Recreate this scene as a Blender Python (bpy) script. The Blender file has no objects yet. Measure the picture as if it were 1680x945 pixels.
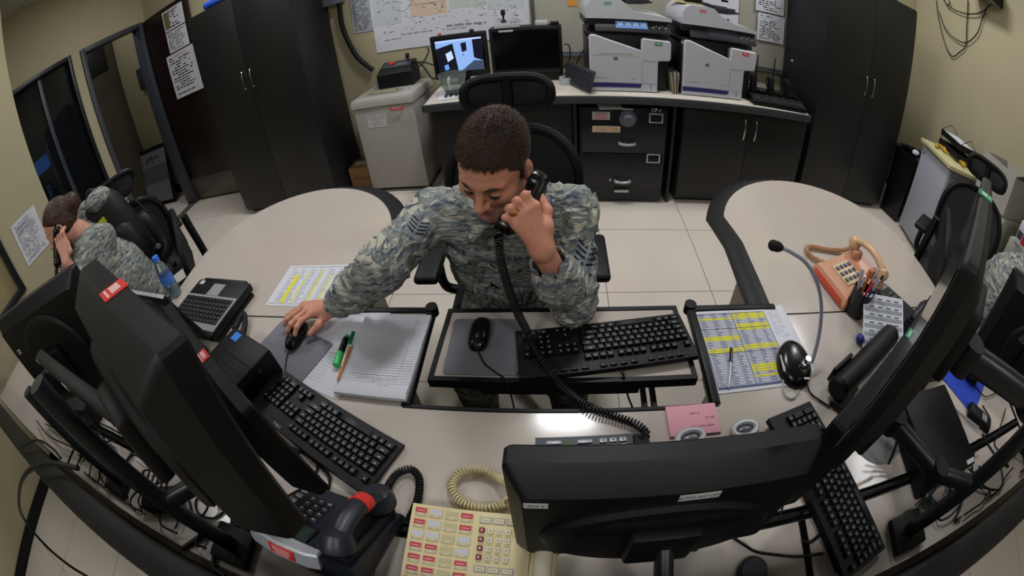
import bpy, bmesh, math, random
import numpy as np
from mathutils import Vector, Matrix, Euler

SC = bpy.context.scene
COL = SC.collection
R = math.radians
PI = math.pi
random.seed(7)

# ------------------------------------------------------------------ camera
CAM_H = 1.60
CAM_M = Matrix(((0.99391948, 0.01079939, 0.1095785), (0.07457351, 0.66616786, -0.74206413), (-0.08101151, 0.74572364, 0.66131187)))
F_PX = 714.2
cam_data = bpy.data.cameras.new('camera')
cam = bpy.data.objects.new('camera', cam_data)
COL.objects.link(cam)
cam.matrix_world = Matrix.Translation((0, 0, CAM_H)) @ CAM_M.to_4x4()
cam_data.type = 'PANO'
cam_data.sensor_fit = 'HORIZONTAL'
cam_data.sensor_width = 36.0
cam_data.clip_start = 0.01
try:
    cam_data.panorama_type = 'FISHEYE_EQUISOLID'
    tgt = cam_data
except Exception:
    cam_data.cycles.panorama_type = 'FISHEYE_EQUISOLID'
    tgt = cam_data.cycles
tgt.fisheye_lens = F_PX / 1680.0 * 36.0
tgt.fisheye_fov = R(200)
SC.camera = cam

# ------------------------------------------------------------------ light
SC.view_settings.view_transform = 'Standard'
try:
    SC.view_settings.look = 'None'
except Exception:
    pass
SC.view_settings.gamma = 1.0
SC.view_settings.use_curve_mapping = False
SC.view_settings.exposure = 0.05
world = bpy.data.worlds.new('world')
SC.world = world
world.use_nodes = True
bg = world.node_tree.nodes['Background']
bg.inputs[0].default_value = (0.75, 0.82, 1.0, 1)
bg.inputs[1].default_value = 0.02
LAMP_POWER = 22.0
# ceiling fittings and added fill panels: centre x, y, length along x, width along y, power factor
LAMPS = [(0.06, 2.14, 0.48, 0.48, 1.7), (-2.25, 2.6, 0.48, 0.48, 1.35), (2.37, 2.66, 0.48, 0.48, 1.5),
         (-2.9, 0.6, 0.48, 0.48, 0.38), (3.0, 1.1, 0.48, 0.48, 0.35), (-4.95, 3.1, 0.3, 0.3, 0.42), (-1.0, -1.15, 0.48, 0.48, 0.95), (.95, -1.15, 0.48, 0.48, 0.85)]  # corridor lamp and last two are unseen, added to brighten hall and soldier
CEIL = 3.2

# ------------------------------------------------------------------ pixel helpers (640..1680 px frame -> points of the place)
def ray(px, py):
    u = px - 840.0; v = 472.5 - py
    r = math.hypot(u, v)
    th = 2 * math.asin(min(1, r / (2 * F_PX)))
    s = math.sin(th) / r if r > 1e-9 else 0
    return CAM_M @ Vector((u * s, v * s, -math.cos(th)))
CO = Vector((0, 0, CAM_H))
def onZ(px, py, z):
    d = ray(px, py); return CO + d * ((z - CAM_H) / d.z)
def onY(px, py, y):
    d = ray(px, py); return CO + d * (y / d.y)
def onX(px, py, x):
    d = ray(px, py); return CO + d * (x / d.x)
def dist(px, py, t):
    return CO + ray(px, py) * t
DESK = 0.74

# ------------------------------------------------------------------ materials
def lin(h):
    h = h.lstrip('#'); out = []
    for i in (0, 2, 4):
        c = int(h[i:i + 2], 16) / 255
        out.append(c / 12.92 if c <= .04045 else ((c + .055) / 1.055) ** 2.4)
    return (*out, 1)
MATS = {}
def mat(name, col, rough=.5, metal=0, spec=.5, noise=0, nscale=40, bump=0, bscale=200, emit=None, estr=0, alpha=1, trans=0, ior=1.45, coat=0):
    if name in MATS: return MATS[name]
    m = bpy.data.materials.new(name); m.use_nodes = True
    nt = m.node_tree; b = nt.nodes['Principled BSDF']
    c = lin(col) if isinstance(col, str) else (*col, 1)
    b.inputs['Base Color'].default_value = c
    b.inputs['Roughness'].default_value = rough
    b.inputs['Metallic'].default_value = metal
    b.inputs['Specular IOR Level'].default_value = spec
    b.inputs['IOR'].default_value = ior
    b.inputs['Transmission Weight'].default_value = trans
    b.inputs['Coat Weight'].default_value = coat
    if alpha < 1: b.inputs['Alpha'].default_value = alpha
    tc = nt.nodes.new('ShaderNodeTexCoord')
    if noise:
        n = nt.nodes.new('ShaderNodeTexNoise'); n.inputs['Scale'].default_value = nscale; n.inputs['Detail'].default_value = 4
        nt.links.new(tc.outputs['Object'], n.inputs['Vector'])
        mx = nt.nodes.new('ShaderNodeMix'); mx.data_type = 'RGBA'
        mx.inputs[6].default_value = tuple(min(1, x * (1 - noise)) for x in c[:3]) + (1,)
        mx.inputs[7].default_value = tuple(min(1, x * (1 + noise)) for x in c[:3]) + (1,)
        nt.links.new(n.outputs['Fac'], mx.inputs[0]); nt.links.new(mx.outputs[2], b.inputs['Base Color'])
    if bump:
        n2 = nt.nodes.new('ShaderNodeTexNoise'); n2.inputs['Scale'].default_value = bscale; n2.inputs['Detail'].default_value = 3
        nt.links.new(tc.outputs['Object'], n2.inputs['Vector'])
        bp = nt.nodes.new('ShaderNodeBump'); bp.inputs['Strength'].default_value = bump; bp.inputs['Distance'].default_value = .002
        nt.links.new(n2.outputs['Fac'], bp.inputs['Height']); nt.links.new(bp.outputs['Normal'], b.inputs['Normal'])
    if emit:
        b.inputs['Emission Color'].default_value = lin(emit); b.inputs['Emission Strength'].default_value = estr
    MATS[name] = m
    return m
def nodes(name):
    m = bpy.data.materials.new(name); m.use_nodes = True; MATS[name] = m
    return m, m.node_tree, m.node_tree.nodes['Principled BSDF']
def N(nt, t, **kw):
    n = nt.nodes.new(t)
    for k, v in kw.items():
        if hasattr(n, k): setattr(n, k, v)
        else: n.inputs[k].default_value = v
    return n

M_BLACK = mat('black_plastic', '#0c0d0f', .5, noise=.15, spec=.32, bump=.12, bscale=700)
M_BLACK2 = mat('black_gloss', '#0a0b0d', .24, noise=.1)
M_MON = mat('monitor_plastic', '#0c0d0f', .5, spec=.35, noise=.12, bump=.15, bscale=900)
M_KEY = mat('key_plastic', '#0c0d0f', .42, spec=.4, noise=.1)
M_RUB = mat('cable_rubber', '#0b0c0e', .5, noise=.1, spec=.35)
M_CAB = mat('cabinet_laminate', '#1d1c1b', .42, noise=.12, nscale=6, spec=.4)
M_CABS = mat('cabinet_side', '#1b1b20', .45, noise=.12, nscale=6, spec=.4)
M_SAFE = mat('safe_paint', '#131317', .38, noise=.1)
M_CHROME = mat('chrome', '#c9ccd0', .22, 1, noise=.05)
M_SILVER = mat('silver_plastic', '#b4b7bb', .35, .3, noise=.05)
M_WHITE = mat('white_plastic', '#bdbfc6', .45, noise=.03)
M_PAPER = mat('paper', '#c9cbd2', .7, noise=.03)
M_INK = mat('ink', '#3a3c44', .7, noise=.2)
M_GREYINK = mat('grey_ink', '#8f939d', .7, noise=.1)
M_BLUEINK = mat('blue_ink', '#4d5478', .7, noise=.1)
M_YEL = mat('highlighter_yellow', '#d6cf2c', .7, noise=.05)
M_RED = mat('red_label', '#c9312a', .5, noise=.08)
M_PINKRED = mat('salmon_red', '#c4474a', .5, noise=.05)
M_GREEN = mat('green_label', '#2f8a58', .5, noise=.08)
M_LGREY = mat('light_grey_plastic', '#8b8c8f', .5, noise=.04)
M_DGREY = mat('dark_grey_plastic', '#34363a', .45, noise=.08)
M_BEIGE = mat('beige_plastic', '#c2b68c', .42, noise=.04)
M_CREAM = mat('cream_plastic', '#cfc295', .4, noise=.04)
M_TAPE = mat('white_label', '#b6b6b4', .55, noise=.05)
M_PAD = mat('mousepad_cloth', '#72727a', .85, noise=.06, nscale=400, bump=.2, bscale=1500)
M_BLUE = mat('blue_cloth', '#1e3fb0', .8, noise=.06)
M_GLASSD = mat('dark_screen', '#08090c', .12, noise=.1)
M_MESH = mat('chair_mesh', '#0f1013', .7, noise=.2, nscale=500, bump=.4, bscale=900)
M_CARD = mat('cardboard', '#86603a', .8, noise=.1, nscale=20)
M_FRAME = mat('grey_steel', '#3d4048', .45, noise=.06)
M_BROWN = mat('dark_wood', '#1d100b', .4, noise=.3, nscale=9)

def m_surface(name, base, seam, w, h, off=(0, 0), seamw=.006, speck=.10, sscale=900, rough=.35, coords='Object', axes='xy', spec=.5):
    """flat colour with seams on a grid w x h and a fine speckle"""
    m, nt, b = nodes(name)
    tc = N(nt, 'ShaderNodeTexCoord')
    sp = N(nt, 'ShaderNodeSeparateXYZ'); nt.links.new(tc.outputs[coords], sp.inputs[0])
    cb = N(nt, 'ShaderNodeCombineXYZ')
    nt.links.new(sp.outputs['XYZ'.index(axes[0].upper())], cb.inputs[0]); nt.links.new(sp.outputs['XYZ'.index(axes[1].upper())], cb.inputs[1])
    mp = N(nt, 'ShaderNodeMapping'); mp.inputs['Location'].default_value = (off[0], off[1], 0); nt.links.new(cb.outputs[0], mp.inputs[0])
    br = N(nt, 'ShaderNodeTexBrick'); br.offset = 0; br.squash = 1
    br.inputs['Scale'].default_value = 1; br.inputs['Mortar Size'].default_value = seamw / 2; br.inputs['Mortar Smooth'].default_value = .2
    br.inputs['Brick Width'].default_value = w; br.inputs['Row Height'].default_value = h
    nt.links.new(mp.outputs[0], br.inputs['Vector'])
    ns = N(nt, 'ShaderNodeTexNoise'); ns.inputs['Scale'].default_value = sscale; ns.inputs['Detail'].default_value = 3
    nt.links.new(tc.outputs[coords], ns.inputs['Vector'])
    n3 = N(nt, 'ShaderNodeTexNoise'); n3.inputs['Scale'].default_value = 3; n3.inputs['Detail'].default_value = 5
    nt.links.new(tc.outputs[coords], n3.inputs['Vector'])
    c = lin(base)
    mx = N(nt, 'ShaderNodeMix', data_type='RGBA')
    mx.inputs[6].default_value = tuple(x * (1 - speck) for x in c[:3]) + (1,); mx.inputs[7].default_value = tuple(min(1, x * (1 + speck)) for x in c[:3]) + (1,)
    nt.links.new(ns.outputs['Fac'], mx.inputs[0])
    m3 = N(nt, 'ShaderNodeMix', data_type='RGBA', blend_type='MULTIPLY'); m3.inputs[0].default_value = .12
    nt.links.new(mx.outputs[2], m3.inputs[6]); nt.links.new(n3.outputs['Color'], m3.inputs[7])
    m2 = N(nt, 'ShaderNodeMix', data_type='RGBA'); m2.inputs[7].default_value = lin(seam)
    nt.links.new(br.outputs['Fac'], m2.inputs[0]); nt.links.new(m3.outputs[2], m2.inputs[6])
    nt.links.new(m2.outputs[2], b.inputs['Base Color'])
    b.inputs['Roughness'].default_value = rough; b.inputs['Specular IOR Level'].default_value = spec
    return m
M_DESK = m_surface('desk_laminate', '#bab0a6', '#bab0a6', 50, 50, seamw=.0, speck=.10, sscale=600, rough=.14)
M_FLOOR = m_surface('floor_tile', '#d6ccbf', '#857c70', .61, .61, off=(.35, .08), seamw=.006, speck=.12, sscale=260, rough=.4)
M_WALL = mat('wall_paint', '#a69e80', .75, noise=.05, nscale=3, bump=.15, bscale=250)
M_CEIL = m_surface('ceiling_tile', '#b4b1a8', '#77756e', .61, .61, seamw=.02, rough=.8)

# ------------------------------------------------------------------ mesh builder
def mrot(x=0, y=0, z=0): return Euler((R(x), R(y), R(z))).to_matrix().to_4x4()
def mloc(x, y=None, z=None): return Matrix.Translation(x if y is None else (x, y, z))
def frame(o, xdir, ydir):
    """matrix with origin o, X along xdir, Z normal to xdir and ydir"""
    x = Vector(xdir).normalized(); z = x.cross(Vector(ydir)).normalized(); y = z.cross(x)
    return Matrix(((x.x, y.x, z.x, o[0]), (x.y, y.y, z.y, o[1]), (x.z, y.z, z.z, o[2]), (0, 0, 0, 1)))
def spl(pts, n=8, closed=False):
    P = [Vector(p) for p in pts]
    if len(P) < 3 and not closed: return P
    out = []; L = len(P)
    for i in range(L if closed else L - 1):
        p0 = P[(i - 1) % L] if closed or i > 0 else P[0] * 2 - P[1]
        p1 = P[i]; p2 = P[(i + 1) % L]
        p3 = P[(i + 2) % L] if closed or i + 2 < L else P[-1] * 2 - P[-2]
        for k in range(n):
            t = k / n
            out.append(.5 * (2 * p1 + (p2 - p0) * t + (2 * p0 - 5 * p1 + 4 * p2 - p3) * t * t + (3 * p1 - p0 - 3 * p2 + p3) * t ** 3))
    if not closed: out.append(P[-1])
    return out
FONT = {}
def text_geo(s):
    if s in FONT: return FONT[s]
    cu = bpy.data.curves.new('t', 'FONT'); cu.body = s; cu.resolution_u = 2; cu.align_x = 'CENTER'; cu.align_y = 'CENTER'
    ob = bpy.data.objects.new('t', cu); COL.objects.link(ob)
    dg = bpy.context.evaluated_depsgraph_get()
    me = bpy.data.meshes.new_from_object(ob.evaluated_get(dg))
    g = ([v.co.copy() for v in me.vertices], [tuple(p.vertices) for p in me.polygons])
    bpy.data.objects.remove(ob); bpy.data.curves.remove(cu); bpy.data.meshes.remove(me)
    FONT[s] = g
    return g

class MB:
    def __init__(s, M=None): s.v = []; s.f = []; s.m = []; s.M = M or Matrix(); s.mi = 0
    def add(s, V, Fc, M=None, mi=None):
        M = s.M @ M if M is not None else s.M
        o = len(s.v); s.v += [M @ Vector(p) for p in V]
        flip = M.to_3x3().determinant() < 0
        for f in Fc:
            f = tuple(i + o for i in f); s.f.append(f[::-1] if flip else f); s.m.append(s.mi if mi is None else mi)
        return s
    def box(s, c, d, r=0, M=None, mi=None, seg=2, taper=None):
        M = (M or Matrix())
        hx, hy, hz = d[0] / 2, d[1] / 2, d[2] / 2
        r = min(r, hx * .98, hy * .98, hz * .98)
        if r <= 0:
            V = [Vector((c[0] + sx * hx, c[1] + sy * hy, c[2] + sz * hz)) for sz in (-1, 1) for sy in (-1, 1) for sx in (-1, 1)]
            if taper:
                for p in V[4:]: p.x = c[0] + (p.x - c[0]) * taper; p.y = c[1] + (p.y - c[1]) * taper
            return s.add(V, [(0, 2, 3, 1), (4, 5, 7, 6), (0, 1, 5, 4), (2, 6, 7, 3), (0, 4, 6, 2), (1, 3, 7, 5)], M, mi)
        bm = bmesh.new(); bmesh.ops.create_cube(bm, size=1)
        for p in bm.verts:
            p.co = Vector((p.co.x * d[0], p.co.y * d[1], p.co.z * d[2]))
            if taper and p.co.z > 0: p.co.x *= taper; p.co.y *= taper
        bmesh.ops.bevel(bm, geom=bm.edges[:], offset=r, segments=seg, profile=.5, affect='EDGES')
        bm.verts.index_update()
        V = [p.co + Vector(c) for p in bm.verts]; Fc = [tuple(x.index for x in f.verts) for f in bm.faces]; bm.free()
        return s.add(V, Fc, M, mi)
    def prism(s, poly, z0, z1, M=None, mi=None, mi_side=None, inset=0, chamf=0):
        """poly in xy extruded z0..z1; chamf bevels the top rim"""
        n = len(poly)
        ar = sum(poly[i][0] * poly[(i + 1) % n][1] - poly[(i + 1) % n][0] * poly[i][1] for i in range(n))
        if ar < 0: poly = poly[::-1]
        V = [(p[0], p[1], z0) for p in poly]
        if chamf:
            cx = sum(p[0] for p in poly) / n; cy = sum(p[1] for p in poly) / n
            V += [(p[0], p[1], z1 - chamf) for p in poly]
            q = []
            for i in range(n):
                a = Vector(poly[i - 1]); b_ = Vector(poly[i]); c_ = Vector(poly[(i + 1) % n])
                e1 = (b_ - a).normalized(); e2 = (c_ - b_).normalized(); nn = (Vector((-e1.y, e1.x)) + Vector((-e2.y, e2.x)))
                nn = nn.normalized() if nn.length > 1e-6 else Vector((-e1.y, e1.x))
                q.append((b_.x + nn.x * chamf, b_.y + nn.y * chamf, z1))
            V += q; rings = 3
        else:
            V += [(p[0], p[1], z1) for p in poly]; rings = 2
        t = (rings - 1) * n
        s.add(V, [tuple(range(n))[::-1], tuple(range(t, t + n))], M, mi)
        s.add(V, [(k * n + i, k * n + (i + 1) % n, (k + 1) * n + (i + 1) % n, (k + 1) * n + i) for k in range(rings - 1) for i in range(n)], M, mi if mi_side is None else mi_side)
        return s
    def loft(s, rings, M=None, mi=None, cap=True, closed=True):
        n = len(rings[0]); V = [p for r_ in rings for p in r_]; Fc = []
        for k in range(len(rings) - 1):
            for i in range(n if closed else n - 1):
                Fc.append((k * n + i, k * n + (i + 1) % n, (k + 1) * n + (i + 1) % n, (k + 1) * n + i))
        if cap:
            Fc.append(tuple(range(n))[::-1]); t = (len(rings) - 1) * n; Fc.append(tuple(range(t, t + n)))
        return s.add(V, Fc, M, mi)
    def tube(s, pts, r, n=8, M=None, mi=None, cap=True, closed=False, flat=1):
        P = [Vector(p) for p in pts]; L = len(P)
        rr = r if isinstance(r, (list, tuple)) else [r] * L
        rings = []; T = None; U = None
        for i in range(L):
            a = P[i - 1] if (i > 0 or closed) else P[0]; b_ = P[(i + 1) % L] if (i < L - 1 or closed) else P[-1]
            t = (b_ - a)
            t = t.normalized() if t.length > 1e-9 else (T or Vector((0, 0, 1)))
            if U is None:
                U = t.cross(Vector((0, 0, 1)));
                if U.length < .05: U = t.cross(Vector((1, 0, 0)))
                U.normalize()
            else:
                U = (U - t * U.dot(t)); U = U.normalized() if U.length > 1e-6 else t.orthogonal().normalized()
            W = t.cross(U); T = t
            rings.append([P[i] + (U * math.cos(2 * PI * k / n) + W * (math.sin(2 * PI * k / n) * flat)) * rr[i] for k in range(n)])
        if closed: rings.append(rings[0]); cap = False
        return s.loft(rings, M, mi, cap)
    def cyl(s, p0, p1, r0, r1=None, n=16, M=None, mi=None): return s.tube([p0, p1], [r0, r0 if r1 is None else r1], n, M, mi)
    def lathe(s, prof, n=24, M=None, mi=None, cap=True):
        return s.loft([[(r_ * math.cos(2 * PI * k / n), r_ * math.sin(2 * PI * k / n), z) for k in range(n)] for r_, z in prof], M, mi, cap)
    def coil(s, pts, Rr, r, pitch, n=5, seg=9, M=None, mi=None):
        P = spl(pts, 24); ln = [0]
        for a, b_ in zip(P, P[1:]): ln.append(ln[-1] + (b_ - a).length)
        tot = ln[-1]; turns = tot / pitch; cnt = int(turns * seg); out = []; U = None; j = 0
        for i in range(cnt + 1):
            d = tot * i / cnt
            while j < len(P) - 2 and ln[j + 1] < d: j += 1
            t = (d - ln[j]) / max(1e-9, ln[j + 1] - ln[j]); p = P[j].lerp(P[j + 1], t); dr = (P[j + 1] - P[j]).normalized()
            U = dr.orthogonal() if U is None else U - dr * U.dot(dr)
            U.normalize(); W = dr.cross(U); a = 2 * PI * turns * i / cnt
            out.append(p + (U * math.cos(a) + W * math.sin(a)) * Rr)
        return s.tube(out, r, n, M, mi)
    def sphere(s, c, r, n=16, M=None, mi=None):
        rx, ry, rz = (r, r, r) if not isinstance(r, (tuple, list)) else r
        m = n // 2; rings = []
        for j in range(m + 1):
            a = -PI / 2 + PI * j / m; cr = max(math.cos(a), 1e-4)
            rings.append([(c[0] + rx * cr * math.cos(2 * PI * k / n), c[1] + ry * cr * math.sin(2 * PI * k / n), c[2] + rz * math.sin(a)) for k in range(n)])
        return s.loft(rings, M, mi)
    def quad(s, a, b_, c, d, mi=None, M=None): return s.add([a, b_, c, d], [(0, 1, 2, 3)], M, mi)
    def rect(s, x0, y0, x1, y1, z, mi=None, M=None): return s.quad((x0, y0, z), (x1, y0, z), (x1, y1, z), (x0, y1, z), mi, M)
    def text(s, txt, c, size, M=None, mi=None, sx=1):
        V, Fc = text_geo(txt)
        return s.add([(c[0] + p.x * size * sx, c[1] + p.y * size, c[2]) for p in V], Fc, M, mi)
    def build(s, name, mats, parent=None, ang=35, smooth=True):
        me = bpy.data.meshes.new(name)
        me.from_pydata([tuple(p) for p in s.v], [], s.f)
        for m in (mats if isinstance(mats, (list, tuple)) else [mats]): me.materials.append(m)
        me.polygons.foreach_set('material_index', s.m)
        me.validate(); me.update()
        if smooth:
            me.shade_smooth()
            try: me.set_sharp_from_angle(angle=R(ang))
            except Exception: pass
        ob = bpy.data.objects.new(name, me); COL.objects.link(ob)
        if parent is not None: ob.parent = parent
        return ob
def tag(o, label=None, cat=None, group=None, kind=None):
    if label: o['label'] = label
    if cat: o['category'] = cat
    if group: o['group'] = group
    if kind: o['kind'] = kind
    return o
def thing(name, label, cat, M=None, group=None):
    o = bpy.data.objects.new(name, None); COL.objects.link(o); o.empty_display_size = .05
    if M is not None: o.matrix_world = M
    return tag(o, label, cat, group)
def struct(name, mb, m, label=None, ang=35):
    o = mb.build(name, m, ang=ang); tag(o, label, None, None, 'structure'); return o
def single(name, label, cat, mb, m, M=None, group=None, ang=35):
    o = mb.build(name, m, ang=ang)
    if M is not None: o.matrix_world = M
    return tag(o, label, cat, group)
def dup(root, M, label=None, group=None):
    kids = [(c, list(c.children)) for c in root.children]
    r_ = root.copy(); COL.objects.link(r_); r_.matrix_world = M
    if label: r_['label'] = label
    if group: r_['group'] = group
    for ch, gs in kids:
        c = ch.copy(); COL.objects.link(c); c.parent = r_
        for g in gs:
            d = g.copy(); COL.objects.link(d); d.parent = c
    return r_
def yawM(p, deg): return Matrix.Translation(p) @ Matrix.Rotation(R(deg), 4, 'Z')
# ================================================================== the room
XL, XR, YB, YF = -4.2, 3.75, 3.5, -1.5
mb = MB(); mb.box((-.9, 1.6, -.05), (11.5, 7, .1)); struct('floor', mb, M_FLOOR)
mb = MB(); mb.box((-.9, 1.6, CEIL + .05), (11.5, 7, .1)); struct('ceiling', mb, M_CEIL)
mb = MB(); mb.box(((XL + XR) / 2 - .05, YB + .05, CEIL / 2), (XR - XL + .1, .1, CEIL)); struct('wall_back', mb, M_WALL)
mb = MB(); mb.box((XR + .05, (YB + YF) / 2, CEIL / 2), (.1, YB - YF + .2, CEIL)); struct('wall_right', mb, M_WALL)
mb = MB(); mb.box((-.3, YF - .05, CEIL / 2), (8.1, .1, CEIL)); struct('wall_front', mb, M_WALL)
# left wall with a doorway (y 2.48..3.42) and an interior window (y 1.40..2.40)
DY0, DY1, DH = 2.50, 3.42, 2.40
WY0, WY1, WZ0, WZ1 = 1.36, 2.36, .95, 2.42
mb = MB()
for y0, y1, z0, z1 in ((1.25, WY0, 0, CEIL), (WY0, WY1, 0, WZ0), (WY0, WY1, WZ1, CEIL), (WY1, DY0, 0, CEIL), (DY0, DY1, DH, CEIL), (DY1, YB, 0, CEIL)):
    mb.box((XL - .06, (y0 + y1) / 2, (z0 + z1) / 2), (.12, y1 - y0, z1 - z0))
struct('wall_left', mb, M_WALL)
# nearer stretch of the left wall, standing further into the room, with its own window
XN = -3.4
mb = MB()
for y0, y1, z0, z1 in ((.74, 1.28, 0, CEIL), (YF, .74, 0, .98), (YF, .74, 2.2, CEIL), (YF, -.5, .98, 2.2)):
    mb.box((XN - .06, (y0 + y1) / 2, (z0 + z1) / 2), (.12, y1 - y0, z1 - z0))
mb.box(((XL + XN) / 2 - .06, 1.22, CEIL / 2), (XN - XL, .12, CEIL))
struct('wall_nook', mb, M_WALL)
# door frame
def lframe(name, x, y0, y1, z0, z1, w, dpt, m, bottom=True):
    mb = MB()
    mb.box((x, y0 - w / 2 + w, (z0 + z1) / 2), (dpt, w, z1 - z0), .004); mb.box((x, y1 - w / 2, (z0 + z1) / 2), (dpt, w, z1 - z0), .004)
    mb.box((x, (y0 + y1) / 2, z1 - w / 2), (dpt, y1 - y0 - 2 * w, w), .004)
    if bottom: mb.box((x, (y0 + y1) / 2, z0 + w / 2), (dpt, y1 - y0 - 2 * w, w), .004)
    return struct(name, mb, m)
lframe('trim_1', XL - .05, DY0 - .01, DY1 + .01, 0, DH + .01, .055, .17, M_FRAME, False)
mb = MB(); mb.box((XL - .05, (DY0 + DY1) / 2, .004), (.13, DY1 - DY0, .008)); struct('trim_2', mb, mat('threshold', '#5d5750', .5, noise=.1))
fr = lframe('window_1', XL - .05, WY0, WY1, WZ0, WZ1, .045, .15, mat('dark_frame', '#15171d', .4, noise=.1))
mb = MB(); mb.box((XL - .05, 1.93, (WZ0 + WZ1) / 2), (.05, .05, WZ1 - WZ0 - .09), .004); mb.build('mullion', mat('mullion_grey', '#343a44', .45, noise=.1), fr)
M_PANE = mat('tinted_glass', '#3a3f45', .03, noise=.02, trans=.85, ior=1.3)
mb = MB(); mb.box((XL - .05, (WY0 + 1.905) / 2 + .02, (WZ0 + WZ1) / 2), (.008, 1.905 - WY0 - .04, WZ1 - WZ0 - .09)); mb.box((XL - .05, (1.955 + WY1) / 2 - .02, (WZ0 + WZ1) / 2), (.008, WY1 - 1.955 - .04, WZ1 - WZ0 - .09)); mb.build('pane', M_PANE, fr)
fr2 = lframe('window_2', XN - .03, -.5, .74, .98, 2.2, .05, .12, mat('dark_frame', '#15171d', .4))
mb = MB(); mb.box((XN - .03, .12, 1.59), (.008, 1.14, 1.12)); mb.build('pane', mat('frosted_glass', '#8f8460', .5, noise=.03), fr2)
# open door leaf, standing out from the far jamb
mb = MB(); mb.box((.40, 0, 1.2), (.80, .04, 2.38), .003)
dl = struct('door_1', mb, M_BROWN); dl.matrix_world = yawM((XL + .03, 3.455, .006), -1)
mb = MB(); mb.box((.40, -.022, .16), (.78, .004, .27), .001); mb.build('kick_plate', mat('kick_plate_steel', '#6d655e', .35, .6, noise=.1), dl)
# the corridor behind the doorway and the dark office behind the window
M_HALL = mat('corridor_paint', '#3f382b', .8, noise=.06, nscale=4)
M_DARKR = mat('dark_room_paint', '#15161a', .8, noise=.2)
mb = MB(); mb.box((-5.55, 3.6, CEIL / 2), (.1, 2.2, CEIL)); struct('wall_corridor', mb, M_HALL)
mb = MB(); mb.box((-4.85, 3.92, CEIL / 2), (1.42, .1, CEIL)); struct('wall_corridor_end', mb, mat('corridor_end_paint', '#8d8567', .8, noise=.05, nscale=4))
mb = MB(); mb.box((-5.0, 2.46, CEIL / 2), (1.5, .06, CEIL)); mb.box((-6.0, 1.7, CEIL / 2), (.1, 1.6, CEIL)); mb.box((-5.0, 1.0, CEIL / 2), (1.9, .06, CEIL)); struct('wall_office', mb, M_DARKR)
mb = MB(); mb.box((-4.85, 3.862, .06), (1.3, .012, .12)); mb.box((-5.495, 3.3, .06), (.012, 1.55, .12)); struct('baseboard_corridor', mb, M_BLACK)
mb = MB(); mb.box((3.2, YB - .008, .05), (1.1, .014, .1)); mb.box((-3.5, YB - .008, .05), (1.2, .014, .1)); mb.box((-1.66, YB - .008, .05), (.25, .014, .1)); struct('baseboard_back', mb, M_BLACK)
mb = MB(); mb.box((XR - .008, 1, .05), (.014, 4.9, .1)); struct('baseboard_right', mb, M_BLACK)
mb = MB(); mb.box((XN + .008, -.1, .05), (.014, 2.7, .1)); struct('baseboard_left', mb, M_BLACK)
# ceiling lights and the added fill panels
for k, (x, y, a, b_, pw) in enumerate(LAMPS):
    lab = ('square ceiling light above the soldier at the desk', 'square ceiling light in front of the left tall cabinet', 'square ceiling light in front of the right tall cabinet',
           'square ceiling light above the woman on the phone', 'square ceiling light above the man at the right', 'small added fill light in the corridor beyond the doorway', 'added square fill light behind the desks, left one', 'added square fill light behind the desks, right one')[k]
    t = thing('ceiling_light', lab, 'light', mloc(x, y, CEIL), 'recessed ceiling lights')
    mb = MB()
    for sx in (-1, 1): mb.box((sx * (a / 2 + .01), 0, -.01), (.03, b_ + .05, .02))
    for sy in (-1, 1): mb.box((0, sy * (b_ / 2 + .01), -.01), (a, .03, .02))
    mb.build('frame', M_WHITE, t)
    mb = MB(); mb.box((0, 0, -.006), (a, b_, .008)); mb.build('diffuser', mat('lamp_diffuser', '#ffffff', .6, emit='#f4f6ff', estr=2.0), t)
    ld = bpy.data.lights.new('tube_light', 'AREA'); ld.shape = 'RECTANGLE'; ld.size = a; ld.size_y = b_; ld.energy = LAMP_POWER * pw; ld.color = (.96, .97, 1.0)
    lo = bpy.data.objects.new('tube_light', ld); COL.objects.link(lo); lo.parent = t; lo.location = (0, 0, -.016)

# ================================================================== desk furniture
def arc(cx, cy, r, a0, a1, n, ry=None):
    ry = ry or r
    return [(cx + r * math.cos(R(a0 + (a1 - a0) * i / n)), cy + ry * math.sin(R(a0 + (a1 - a0) * i / n))) for i in range(n + 1)]
M_EDGE = mat('black_edge_band', '#0d0d0f', .5, noise=.1, spec=.35)
def offset_poly(poly, d):
    n = len(poly); ar = sum(poly[i][0] * poly[(i + 1) % n][1] - poly[(i + 1) % n][0] * poly[i][1] for i in range(n)); sg = 1 if ar > 0 else -1
    out = []
    for i in range(n):
        a = Vector(poly[i - 1]); b_ = Vector(poly[i]); c_ = Vector(poly[(i + 1) % n]); e1 = (b_ - a).normalized(); e2 = (c_ - b_).normalized()
        nn = Vector((e1.y, -e1.x)) + Vector((e2.y, -e2.x)); nn = nn / max(.3, nn.length_squared / 2) if nn.length > 1e-6 else Vector((e1.y, -e1.x))
        out.append((b_.x + nn.x * d * sg, b_.y + nn.y * d * sg))
    return out
def top_slab(poly, parent, th=.03):
    """white laminate sheet inside a black edge band"""
    mb = MB(); mb.prism(offset_poly(poly, -.003), DESK - th, DESK, mi=0); mb.build('desktop', M_DESK, parent, 30)
    mb = MB()
    o = poly; i_ = offset_poly(poly, -.003); n = len(poly)
    rings = [[(p[0], p[1], z) for p in q] for q, z in ((i_, DESK - .001), (o, DESK - .001), (o, DESK - th), (i_, DESK - th))]
    mb.loft(rings, cap=False); mb.build('edge_band', M_EDGE, parent, 30)
CX0, CX1, CY0, CY1 = -.36, .37, .543, .872
YSEAM, YRAIL = .832, .22
t = thing('desk', 'long straight middle desk with a cut-out for the keyboard tray', 'desk')
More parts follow.
